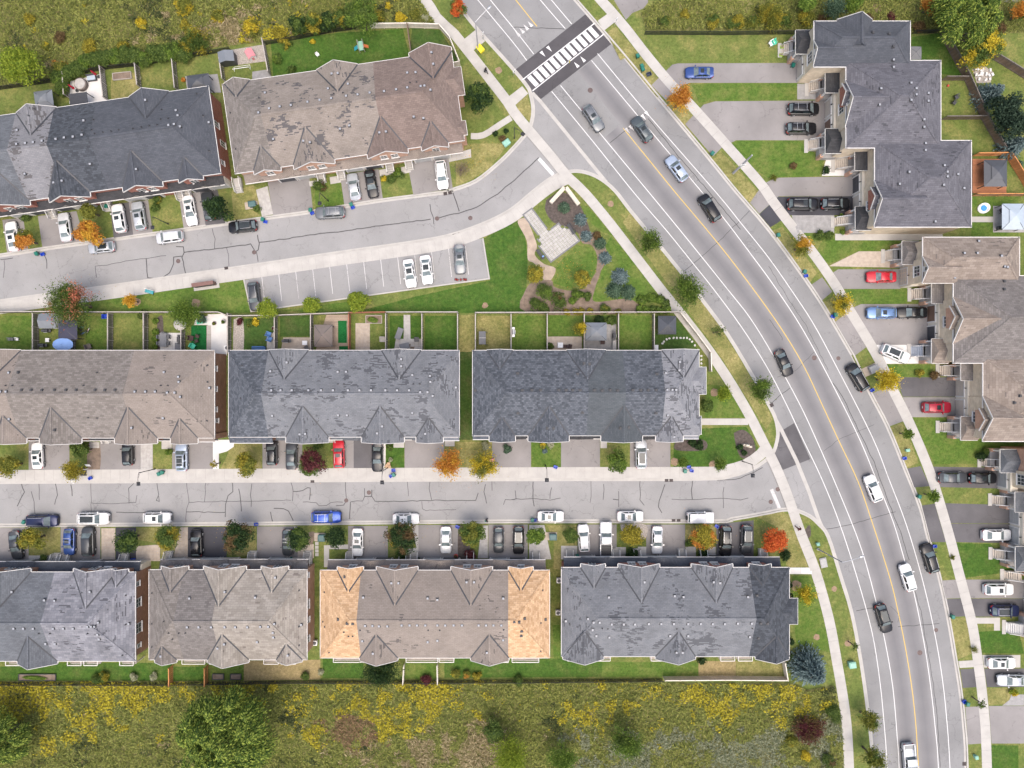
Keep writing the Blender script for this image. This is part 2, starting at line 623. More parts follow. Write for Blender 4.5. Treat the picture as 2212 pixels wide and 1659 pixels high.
def parcel(name,line,extra,mat='lawn_mid'):
 pts=[p for p in line]+[Vector(q) for q in w2(extra)]
 mb=MB()
 mb.prism([(p.x,p.y) for p in pts],-0.19,0.0)
 return tag(mb.build(name,mat),kind='structure')
parcel('lawn_northwest',kA,[(-400,-400)])
parcel('lawn_between_streets',kB,[])
parcel('lawn_south',kC,[(-400,2050)])
parcel('lawn_east',kD,[(2800,2050),(2800,-400)])
avenue=tag(MB().poly([(p.x,p.y,ZR) for p in kW]+[(p.x,p.y,ZR) for p in reversed(kD)]).build('avenue','asphalt_avenue'),
   'wide curving asphalt avenue with white edge lines and yellow centre line',None,None,'structure')
st1=w2([(-400,600),(0,545),(245,510),(553,467),(818,427),(975,402),(1040,375),(1100,315),(1135,270),(1140,190),(1200,215),(1310,370),
  (1335,420),(1240,380),(1190,395),(1106,460),(1053,488),(978,514),(903,529),(553,580),(250,624),(0,658),(-400,713)])
street_one=tag(MB().poly([(p[0],p[1],ZR-0.005) for p in st1]).build('upper_side_street','asphalt_street'),
    'upper side street running left from the avenue',None,None,'structure')
st2=w2([(-400,1036),(0,1034),(553,1031),(1506,1027),(1600,1015),(1660,970),(1668,890),(1700,930),(1735,995),(1780,1123),(1800,1175),
  (1760,1140),(1718,1112),(1659,1118),(1531,1134),(1106,1134),(0,1143),(-400,1145)])
street_two=tag(MB().poly([(p[0],p[1],ZR-0.005) for p in st2]).build('lower_side_street','asphalt_street'),
    'lower side street full of crack seal lines, running left from the avenue',None,None,'structure')
for i,(nm,k,off) in enumerate((('kerb_northwest',kA,0.15),('kerb_middle',kB,0.15),('kerb_south',kC,0.15),('kerb_east',kD,-0.15))):
 mb=MB()
 mb.kerb(k,0.26,-0.18,0.014,-0.13 if off>0 else 0.13)
 o=tag(mb.build(nm,'concrete'),kind='structure')
 gm=MB()
 gm.kerb(k,0.36,-0.18,ZR+0.010,0.18 if off>0 else -0.18)
 gm.build('gutter','concrete',o)
mouth=MB().strip(w2([(1150,200),(1168,219),(1291,370),(1310,393)]),0.55,ZR+0.012)
tag(mouth.build('gutter_crossing','concrete'),kind='structure')
mouth=MB().strip(w2([(1676,906),(1689,930),(1721,995),(1748,1062),(1770,1125),(1782,1150)]),0.6,ZR+0.012)
tag(mouth.build('gutter_crossing','concrete'),kind='structure')
sheet('asphalt_patch',w2([(1683,934),(1716,914),(1751,992),(1690,1016),(1672,985),(1680,960)]),ZR+0.004,'asphalt_drive_dark',None,street_two)
LINES={
 'white_line': [
  [(1192,197),(1281,305),(1369,415),(1442,500),(1500,572),(1540,622),(1600,703),(1655,789),(1697,869),(1734,947),(1776,1035),(1814,1130),(1851,1244),
  (1884,1364),(1901,1469),(1911,1569),(1917,1659),(1926,1900)],
  [(1211,184),(1305,298),(1402,415),(1458,483),(1510,547),(1570,622),(1621,687),(1671,768),(1727,871),(1764,950),(1814,1065),(1854,1165),(1879,1245),(1909,1369),
  (1929,1482),(1939,1595),(1943,1659),(1952,1900)],
  [(1278,130),(1397,272),(1517,415),(1563,470),(1625,552),(1676,622),(1736,714),(1805,842),(1859,952),(1896,1042),(1931,1130),(1956,1215),
  (1974,1276),(1996,1384),(2011,1482),(2022,1582),(2028,1659),(2038,1900)],
  [(1291,115),(1403,250),(1547,415),(1603,484),(1659,554),(1707,622),(1757,698),(1805,787),(1884,942),(1921,1035),(1959,1135),(1991,1243),
  (2016,1349),(2034,1449),(2045,1544),(2053,1659),(2062,1900)],
  [(850,-225),(1033,0),(1106,88),(1138,130)],[(878,-225),(1060,0),(1106,56),(1153,116)],
  [(980,-225),(1168,0),(1221,61)],[(1004,-225),(1192,0),(1235,51)]],
 'yellow_line': [
  [(1346,276),(1403,346),(1459,415),(1552,526),(1626,622),(1687,708),(1736,789),(1775,871),(1814,955),(1854,1040),(1881,1117),(1922,1245),
  (1941,1322),(1961,1424),(1976,1532),(1985,1659),(1996,1900)],
  [(930,-235),(1115,0),(1160,56)]]}
for nm,ls in LINES.items():
 for l in ls:
  pts=catmull([Vector(p) for p in w2(l)],4)
  MB().strip(pts,0.12 if nm=='white_line' else 0.12,ZR+0.008).build(nm,'paint_white' if nm=='white_line' else 'paint_yellow',avenue)
def worn_asphalt():
 m,nt,nd,lk,p=newmat('asphalt_worn_lane')
 sep=nd.new('ShaderNodeSeparateXYZ')
 lk.new(nd.new('ShaderNodeUVMap').outputs[0],sep.inputs[0])
 edge=(0.200,0.194,0.193)
 r=ramp(nd,[(0.0,edge),(0.25,(0.158,0.154,0.157)),(0.5,(0.138,0.135,0.139)),(0.75,(0.158,0.154,0.157)),(1.0,edge)])
 lk.new(sep.outputs[0],r.inputs[0])
 pos=geo_pos(nd)
 f=noise(nd,lk,9,6,pos,0.75)
 g_=maprange(nd,lk,f.outputs[0],0.25,0.75,0.88,1.12)
 b2=noise(nd,lk,0.3,4,pos)
 g2=maprange(nd,lk,b2.outputs[0],0.3,0.7,0.93,1.07)
 out=mixc(nd,lk,1.0,mixc(nd,lk,1.0,r.outputs[0],g_,'MULTIPLY'),g2,'MULTIPLY')
 lk.new(out,p.inputs['Base Color'])
 p.inputs['Roughness'].default_value=0.8
 MATS['asphalt_worn_lane']=m
worn_asphalt()
def blend_line(A,B_,t,n=40):
 A=catmull([Vector(p) for p in w2(A)],4)
 B_=catmull([Vector(p) for p in w2(B_)],4)
 def at(L_,s):
  i=min(len(L_)-2,int(s*(len(L_)-1)))
  f=s*(len(L_)-1)-i
  return L_[i].lerp(L_[i+1],f)
 def near(L_,p):
  return min(L_,key=lambda q: (q-p).length)
 fine=[at(B_,k/400) for k in range(401)]
 out=[]
 for i in range(n+1):
  p=at(A,i/n)
  out.append(p.lerp(near(fine,p),t))
 return out
YL,WL=LINES['yellow_line'][0],LINES['white_line']
ys=[(1230,132),(1290,205)]+YL
for side,line in ((0.5,WL[1]),(0.5,WL[2])):
 mid=blend_line(line[1:] if line is WL[1] else line,ys,side)
 Lp,Rp=offset_line(mid,1.5),offset_line(mid,-1.5)
 zl=ZR+(0.0025 if line is WL[1] else 0.0038)
 n_=len(mid)
 me=bpy.data.meshes.new('worn_lane')
 me.from_pydata([(p[0],p[1],zl) for p in Lp]+[(p[0],p[1],zl) for p in Rp],[],[(i,n_+i,n_+i+1,i+1) for i in range(n_-1)])
 ul=me.uv_layers.new(name='UVMap')
 for lp in me.loops:
  ul.data[lp.index].uv=(0.0 if lp.vertex_index<n_ else 1.0,(lp.vertex_index%n_)*0.1)
 me.materials.append(M('asphalt_worn_lane'))
 wo=bpy.data.objects.new('worn_lane',me)
 COL.objects.link(wo)
 wo.parent=avenue
sheet('crosswalk_band',w2([(1266,29),(1321,94),(1165,216),(1112,151)]),ZR+0.006,'asphalt_fresh',None,avenue)
for a,b in (((1128.5,172),(1285,49)),((1150,196),(1305,72.5))):
 MB().strip(w2([a,b]),0.17,ZR+0.012).build('crosswalk_line','paint_white',avenue)
ex,ey=(1305-1150)/198.0,(72.5-196)/198.0
nx,ny=(1150-1128.5)/32.3,(196-172)/32.3
for i in range(12):
 t=i/11
 cx,cy=1151.5+(1282-1151.5)*t,174.2+(69.4-174.2)*t
 q=[(cx+ex*a*5.0+nx*b*13.5,cy+ey*a*5.0+ny*b*13.5) for a,b in ((-1,-1),(1,-1),(1,1),(-1,1))]
 MB().poly([(p[0],p[1],ZR+0.012) for p in w2(q)]).build('crosswalk_bar','paint_white',avenue)
for tx,ty,s,mt in ((1187,105,1,'paint_white'),(1173,116,1,'paint_white'),(1245,139,-1,'paint_white'),(1259,127,-1,'paint_white'),
     (1145,51,-1,'paint_worn'),(1136,58,-1,'paint_worn'),(1127,65,-1,'paint_worn'),(1118,72,-1,'paint_worn'),
     (1356,282,1,'paint_worn'),(1365,276,1,'paint_worn'),(1391,253,1,'paint_white'),(1399,246,1,'paint_white')):
 q=[(tx-ex*3.6-nx*7*s,ty-ey*3.6-ny*7*s),(tx+ex*3.6-nx*7*s,ty+ey*3.6-ny*7*s),(tx+nx*8*s,ty+ny*8*s)]
 MB().poly([(p[0],p[1],ZR+0.013) for p in w2(q)]).build('yield_triangle',mt,avenue)
for a,b,s in (((1164,342),(1195,377),street_one),((1667,1057),(1684,1098),street_two)):
 MB().strip(w2([a,b]),0.55,ZR+0.004).build('stop_line','paint_white' if s is street_one else 'paint_worn',s)
CR1=[[(0,560),(27,557)],[(8,561),(9,575),(6,600)],[(92,545),(100,560),(100,580)],
 [(208,600),(205,574),(230,572),(280,562),(315,558),(358,552)],[(315,558),(317,575),(318,600),(345,602),(365,590),(375,570),(374,556),(392,553)],
 [(380,532),(395,532),(397,545),(393,555),(397,575),(400,590)],[(397,545),(440,540),(490,534),(540,527),(549,540)],[(457,493),(464,515),(463,537)],
 [(489,534),(494,550),(494,575)],[(555,507),(560,525),(558,540),(551,544)],[(560,523),(614,516),(680,506),(750,498),(800,490),(850,484),(930,473)],
 [(928,440),(930,457),(936,470),(937,484)],[(947,470),(990,460),(1030,448),(1075,418),(1110,390),(1164,340)],[(978,415),(985,435),(992,456)],
 [(553,545),(557,565)]]
CR2=[[(44,1043),(52,1062),(45,1075),(36,1094)],[(67,1062),(72,1085),(75,1112)],[(83,1046),(84,1080)],[(119,1043),(123,1070),(117,1090)],[(152,1046),(155,1072)],
 [(196,1043),(196,1110)],[(196,1087),(250,1088),(293,1085),(295,1070)],[(290,1043),(277,1055),(278,1088)],[(339,1043),(342,1068),(337,1082),(344,1084),(342,1072)],
 [(402,1042),(405,1068),(408,1085),(402,1100),(401,1128)],[(407,1085),(487,1083),(560,1082),(628,1081)],[(444,1041),(441,1085)],
 [(475,1041),(501,1043),(502,1062),(493,1070),(486,1090),(486,1117)],[(515,1055),(519,1080),(521,1105)],[(544,1044),(541,1070),(542,1095)],
 [(250,1107),(330,1107)],[(402,1106),(486,1107)],[(628,1040),(632,1060),(631,1083)],[(632,1062),(653,1060),(664,1053),(670,1054),(668,1080)],
 [(653,1084),(683,1086),(688,1093),(705,1092),(715,1085),(740,1085)],[(590,1098),(613,1099),(622,1105),(633,1125)],[(583,1106),(588,1128),(595,1132)],
 [(746,1040),(747,1060),(748,1078)],[(748,1083),(741,1091),(725,1093)],[(757,1085),(755,1122)],[(757,1084),(783,1082),(788,1072),(787,1055)],
 [(788,1072),(803,1073),(803,1058)],[(803,1073),(810,1083),(870,1083),(930,1081),(1028,1082),(1033,1065)],[(880,1038),(882,1072)],
 [(929,1037),(927,1055),(932,1080)],[(911,1084),(912,1100),(920,1103),(985,1101)],[(1049,1046),(1045,1062),(1051,1088)],[(1063,1037),(1063,1060)],
 [(1088,1091),(1092,1080),(1112,1079)],[(1113,1060),(1114,1077),(1106,1080)],[(1114,1078),(1150,1078),(1188,1080),(1211,1076)],
 [(1152,1040),(1152,1080),(1154,1094)],[(1191,1053),(1188,1078)],[(1276,1036),(1278,1060),(1275,1086)],[(1305,1045),(1303,1080)],[(1337,1062),(1336,1096)],
 [(1325,1079),(1336,1080)],[(1383,1036),(1383,1080),(1392,1092)],[(1436,1046),(1430,1065),(1424,1082),(1423,1095),(1430,1108)],
 [(1452,1078),(1490,1080),(1515,1078),(1563,1077),(1600,1080),(1617,1076)],[(1497,1037),(1494,1060),(1496,1080)],[(1564,1053),(1562,1077),(1563,1098)],
 [(1550,1037),(1590,1036),(1630,1020),(1648,1010)]]
CRA=[[(1396,245),(1370,268),(1340,290),(1318,308)],[(1620,455),(1585,490),(1555,520),(1510,560),(1475,588)],[(1890,918),(1860,930),(1814,948),(1780,975)],
 [(1935,1105),(1885,1120),(1830,1135),(1786,1143)],[(1850,1320),(1880,1315),(1893,1314)],[(1940,1355),(1975,1352),(2030,1347)],
 [(1925,1310),(1945,1330),(1940,1345)],[(1800,828),(1820,855),(1848,915),(1890,1000),(1915,1070),(1930,1110),(1950,1160),(1965,1210)],
 [(1975,1270),(1990,1320),(2002,1390),(2016,1470),(2026,1560),(2032,1659)],[(1661,575),(1700,640),(1740,700),(1790,800)],[(1400,255),(1460,330),(1520,400),(1600,495)],
 [(1106,58),(1150,59),(1220,62)],[(1663,690),(1690,730),(1690,735)],[(1680,815),(1720,800),(1760,760)],[(1640,860),(1668,870),(1690,850),(1707,838)]]
for par,ls,wd in ((street_one,CR1,0.135),(street_two,CR2,0.125),(avenue,CRA,0.095)):
 for l in ls:
  pts=[Vector(p) for p in w2(l)]
  q=[]
  for a,b in zip(pts[:-1],pts[1:]):
   n=max(1,int((b-a).length/0.7))
   for i in range(n):
    q.append(a+(b-a)*(i/n)+Vector((rng.uniform(-.07,.07),rng.uniform(-.07,.07))))
  q.append(pts[-1])
  MB().strip(q,wd*rng.uniform(0.6,1.25),ZR+0.005+(0.0 if par is avenue else -0.006)).build('crack_seal','crack_tar',par)
for x,y,r,par in ((385,564,.36,0),(549,545,.36,0),(944,472,.36,0),(1016,471,.36,0),(748,1081,.34,1),(797,1064,.36,1),(1680,1057,.36,1),(1665,1084,.36,1),
     (1275,195,.42,2),(1983,581,.0,2),(1811,774,.34,2),(1759,773,.4,2),(2022,1361,.34,2),(1987,1410,.42,2)):
 if r:
  mb=MB().lathe([(r,0.0),(r,0.006),(r*0.9,0.009),(r*0.88,0.005)],W(x,y,ZR+0.003),20)
  mb.build('manhole_cover','iron_cover',(street_one,street_two,avenue)[par])
gr=MB()
for i in range(6):
 gr.box((-0.28+i*0.11,0,0.012),(0.05,0.5,0.02))
gr.box((0,0.27,0.012),(0.66,0.05,0.024)).box((0,-0.27,0.012),(0.66,0.05,0.024)).box((0,0,0.002),(0.6,0.5,0.004))
grm=shared(gr,'drain_grate','iron_grate')
for x,y,a,par in ((489,580,8,0),(982,509,8,0),(994,506,8,0),(962,418,8,0),(972,416,8,0),(675,1039,0,1),(1440,1037,0,1),(1450,1037,0,1),(1455,1125,0,1),(1466,1125,0,1),
     (690,1132,0,1),(1667,875,-65,2),(2083,1650,90,2)):
 put('drain_grate',grm,(street_one,street_two,avenue)[par],W(x,y,ZR+0.012),(0,0,R(a)))
# --- pavements of single slabs
slab_mat=MATS['concrete_slab']
def pavement(name,line,width,step,label,z=0.03,mat='concrete_slab'):
 pts=catmull([Vector(p) for p in w2(line)],6)
 acc=[0.0]
 for a,b in zip(pts[:-1],pts[1:]):
  acc.append(acc[-1]+(b-a).length)
 tot=acc[-1]
 n=max(1,round(tot/step))
 def at(s):
  for i in range(len(acc)-1):
   if s<=acc[i+1]+1e-9:
    t=(s-acc[i])/max(1e-9,acc[i+1]-acc[i])
    d=(pts[i+1]-pts[i]).normalized()
    return pts[i].lerp(pts[i+1],t),d
  return pts[-1],(pts[-1]-pts[-2]).normalized()
 root=thing(name,None,None,(pts[0].x,pts[0].y,0))
 tag(root,label,None,None,'structure')
 bed=MB().strip(pts,width*0.97,0.006)
 bed.build('joint_bed','concrete_grey',root,loc=root.location)
 for i in range(n):
  a,da=at(tot*i/n)
  b,db=at(tot*(i+1)/n)
  na,nb=Vector((-da.y,da.x)),Vector((-db.y,db.x))
  g0,g1=da*0.014,db*0.014
  h=width/2
  zz=z+rng.uniform(-0.006,0.006)
  q=[a+g0+na*h,b-g1+nb*h,b-g1-nb*h,a+g0-na*h]
  mb=MB().prism([(p.x,p.y) for p in reversed(q)],0.0,zz)
  mb.build('paving_slab',mat,root,loc=root.location)
 return root
pavement('pavement_avenue_west',[(830,-110),(919,0),(945,40),(978,70),(1003,100),(1050,160),(1100,225),(1116,250),(1188,335),(1226,382),(1261,415),(1313,477),(1371,552),
  (1431,630),(1476,685),(1531,757),(1578,827),(1618,895),(1631,920),(1650,958),(1668,992),(1684,1027),(1701,1070),(1714,1107),(1731,1155),(1749,1200),
  (1765,1244),(1791,1339),(1806,1419),(1819,1494),(1829,1569),(1834,1659),(1840,1780)],1.62,2.0,'concrete sidewalk along the left edge of the avenue')
pavement('pavement_avenue_east',[(1200,-115),(1298,0),(1318,22),(1356,67),(1393,115),(1443,175),(1501,237),(1568,312),(1643,397),(1666,430),(1709,487),(1759,550),(1804,615),(1834,668),
  (1866,720),(1899,777),(1929,842),(1959,902),(1989,970),(2014,1035),(2034,1100),(2054,1170),(2072,1240),(2099,1344),(2111,1419),(2121,1494),(2129,1582),
  (2132,1659),(2137,1780)],1.6,2.0,'concrete sidewalk along the right edge of the avenue')
pavement('pavement_upper_street',[(-150,686),(0,666),(100,652),(250,632),(400,610),(553,588),(728,562),(903,537),(983,521),(1058,493),(1112,465),(1157,428),(1192,402),(1222,387)],
  1.85,1.15,'concrete sidewalk on the lower edge of the upper side street')
pavement('pavement_lower_street',[(-150,1028),(0,1027),(553,1024),(1106,1021),(1506,1020),(1562,1017),(1609,1004),(1640,984),(1656,966)],
  1.75,1.55,'concrete sidewalk on the upper edge of the lower side street')
def slabs(name,label,quad,nu,nv,mat,z=0.03,gap=0.012,kind=None,jitter=0.006):
 A,B,C,D=[Vector(p) for p in w2(quad)]
 root=thing(name,label,None,(A.x,A.y,0))
 root['kind']='structure'
 MB().poly([(p.x,p.y,0.010) for p in (A,B,C,D)]).build('joint_bed','concrete_grey',root,loc=root.location)
 def at(s,t):
  return (A*(1-s)+B*s)*(1-t)+(D*(1-s)+C*s)*t
 lu,lv=(B-A).length,(D-A).length
 gu,gv=gap/lu,gap/lv
 for i in range(nu):
  for j in range(nv):
   q=[at(i/nu+gu,j/nv+gv),at((i+1)/nu-gu,j/nv+gv),at((i+1)/nu-gu,(j+1)/nv-gv),at(i/nu+gu,(j+1)/nv-gv)]
   MB().prism([(p.x,p.y) for p in q],0.004,z+rng.uniform(-jitter,jitter)).build('paving_slab',mat,root,loc=root.location)
 return root
def flat(name,poly,mat,z=0.012,label=None):
 return sheet(name,w2(poly),z,mat,'structure',None,label)
slabs('bus_stop_pad','concrete bus stop pad between sidewalk and kerb',[(1002,85),(1028,64),(1048,89),(1020,111)],2,2,'concrete_slab')
slabs('crossing_ramp','concrete ramp at the left end of the crosswalk',[(1097,210),(1128,186),(1141,202),(1113,227)],2,1,'concrete_slab')
slabs('crossing_ramp','concrete ramp at the right end of the crosswalk',[(1291,45),(1312,30),(1328,48),(1305,66)],1,1,'concrete_slab')
pavement('garden_walk',[(1017,294),(1036,294),(1052,288),(1076,272),(1104,254)],1.0,1.0,'narrow concrete walk from brown townhouses to the avenue sidewalk',0.024)
pavement('garden_walk',[(1516,911),(1616,911)],1.05,1.2,'straight concrete walk from dark roofed townhouses to the avenue sidewalk',0.024)
pavement('garden_walk',[(1704,1233),(1754,1233)],1.05,1.8,'short concrete walk from bottom grey townhouses to the avenue sidewalk',0.024,'concrete_white')
# --- driveways (sheet units)
DRIVES=[
 ([(5,475),(50,470),(61,541),(16,548)],'asphalt_drive'),([(82,467),(165,456),(185,524),(92,537)],'asphalt_drive'),
 ([(237,442),(278,437),(288,507),(246,514)],'asphalt_drive_dark'),([(278,437),(320,432),(330,503),(288,507)],'asphalt_drive'),
 ([(386,420),(432,414),(444,487),(397,494)],'asphalt_drive'),([(432,414),(470,410),(487,482),(444,487)],'asphalt_drive_dark'),
 ([(578,392),(668,378),(676,454),(590,467)],'asphalt_drive'),([(735,378),(818,365),(827,430),(744,444)],'asphalt_drive'),
 ([(880,352),(968,338),(978,407),(893,421)],'asphalt_drive'),
 ([(62,945),(150,945),(150,1017),(62,1018)],'asphalt_drive'),([(216,945),(304,945),(304,1017),(216,1017)],'asphalt_drive'),([(372,945),(460,945),(460,1017),(372,1017)],'asphalt_drive'),
 ([(567,945),(653,945),(653,1016),(567,1016)],'asphalt_drive'),([(720,945),(764,945),(764,1015),(720,1015)],'asphalt_drive'),([(764,945),(806,945),(806,1015),(764,1015)],'asphalt_drive_dark'),
 ([(806,945),(833,945),(833,1000),(829,1015),(806,1015)],'concrete_white'),([(874,945),(960,945),(960,1015),(874,1015)],'asphalt_drive'),
 ([(1063,945),(1147,945),(1147,1013),(1063,1013)],'asphalt_drive'),([(1212,945),(1296,945),(1296,1012),(1212,1012)],'asphalt_drive'),([(1361,945),(1448,945),(1448,1012),(1361,1012)],'asphalt_drive'),
 ([(-40,1140),(62,1140),(62,1214),(-40,1214)],'asphalt_drive'),([(131,1139),(217,1139),(217,1214),(131,1214)],'asphalt_drive'),([(250,1139),(294,1139),(294,1214),(250,1214)],'asphalt_drive_black'),
 ([(406,1138),(490,1138),(490,1212),(406,1212)],'asphalt_drive_black'),([(555,1137),(643,1137),(643,1210),(555,1210)],'asphalt_drive'),([(752,1136),(838,1136),(838,1210),(752,1210)],'asphalt_drive'),
 ([(904,1134),(990,1134),(990,1208),(904,1208)],'asphalt_drive'),([(1055,1133),(1140,1133),(1140,1208),(1055,1208)],'asphalt_drive'),([(1248,1133),(1332,1133),(1332,1208),(1248,1208)],'asphalt_drive'),
 ([(1396,1133),(1480,1133),(1480,1208),(1396,1208)],'asphalt_drive'),([(1547,1132),(1628,1124),(1628,1208),(1547,1208)],'asphalt_drive_dark'),
 ([(1407,184),(1452,140),(1464,137),(1722,136),(1722,179),(1490,179),(1470,186),(1438,216)],'asphalt_drive'),
 ([(1480,268),(1520,226),(1545,219),(1783,217),(1783,303),(1590,303),(1560,318),(1540,338)],'asphalt_drive'),
 ([(1620,438),(1648,398),(1675,384),(1843,381),(1843,424),(1682,424),(1640,462)],'asphalt_drive'),([(1640,463),(1681,425),(1843,424),(1843,465),(1700,465),(1690,475),(1664,491)],'asphalt_drive_black'),
 ([(1795,592),(1810,582),(1945,581),(1945,624),(1819,624)],'asphalt_drive'),([(1751,616),(1776,599),(1798,630),(1774,650)],'asphalt_drive'),
 ([(1844,664),(1860,657),(2004,657),(2004,745),(1889,745)],'asphalt_drive'),([(1804,696),(1829,675),(1871,750),(1847,768)],'asphalt_drive'),
 ([(1889,745),(2011,742),(2011,785),(1911,786)],'concrete_white'),
 ([(1936,815),(2065,815),(2065,857),(1950,857)],'asphalt_drive_dark'),([(1950,858),(2065,858),(2065,901),(1968,901)],'asphalt_drive'),([(1883,850),(1921,835),(1951,910),(1921,921)],'asphalt_drive'),
 ([(2011,1008),(2155,1010),(2155,1055),(2027,1052)],'asphalt_drive_dark'),([(1960,1012),(1989,1007),(2008,1050),(1975,1053)],'asphalt_drive_dark'),
 ([(2041,1087),(2181,1091),(2181,1131),(2052,1130)],'asphalt_drive_dark'),([(2052,1131),(2181,1132),(2181,1173),(2064,1171)],'asphalt_drive_dark'),([(1991,1092),(2019,1088),(2043,1171),(2011,1171)],'asphalt_drive_dark'),
 ([(2084,1252),(2260,1252),(2260,1293),(2094,1292)],'asphalt_drive'),([(2094,1293),(2260,1294),(2260,1332),(2106,1332)],'asphalt_drive_dark'),([(2034,1254),(2069,1252),(2077,1292),(2043,1293)],'asphalt_drive'),
 ([(2043,1294),(2077,1293),(2086,1331),(2052,1333)],'asphalt_drive_dark'),
 ([(2122,1415),(2204,1415),(2204,1442),(2126,1442)],'concrete'),([(2126,1444),(2260,1444),(2260,1484),(2132,1484)],'asphalt_drive_dark'),([(2074,1446),(2107,1444),(2111,1484),(2080,1486)],'asphalt_drive_dark'),
 ([(2136,1525),(2260,1525),(2260,1606),(2142,1606)],'asphalt_drive'),([(2085,1527),(2114,1526),(2120,1606),(2091,1608)],'asphalt_drive'),
 ([(1320,-10),(1395,-40),(1400,5),(1390,18),(1366,28),(1352,43)],'asphalt_drive'),
]
for i,(pl,mt) in enumerate(DRIVES):
 nm='driveway' if mt!='concrete_white' and mt!='concrete' else 'concrete_driveway'
 flat(nm,pl,mt,0.012+0.0016*(i%3))
flat('parking_court',[(527,605),(1042,515),(1056,601),(543,672)],'asphalt_street',0.010)
edge=MB().kerb(w2([(527,603),(543,673),(1057,602),(1043,515)]),0.22,0,0.14)
tag(edge.build('parking_court_kerb','concrete'),kind='structure')
lot=bpy.data.objects['parking_court']
for i in range(13):
 t=i/12.0
 a=(565+36.7*i,593-5.15*i)
 b=(572+36.7*i,655-5.15*i)
 if b[0]<1045:
  MB().strip(w2([a,b]),0.09,0.016).build('bay_line','paint_worn',lot)
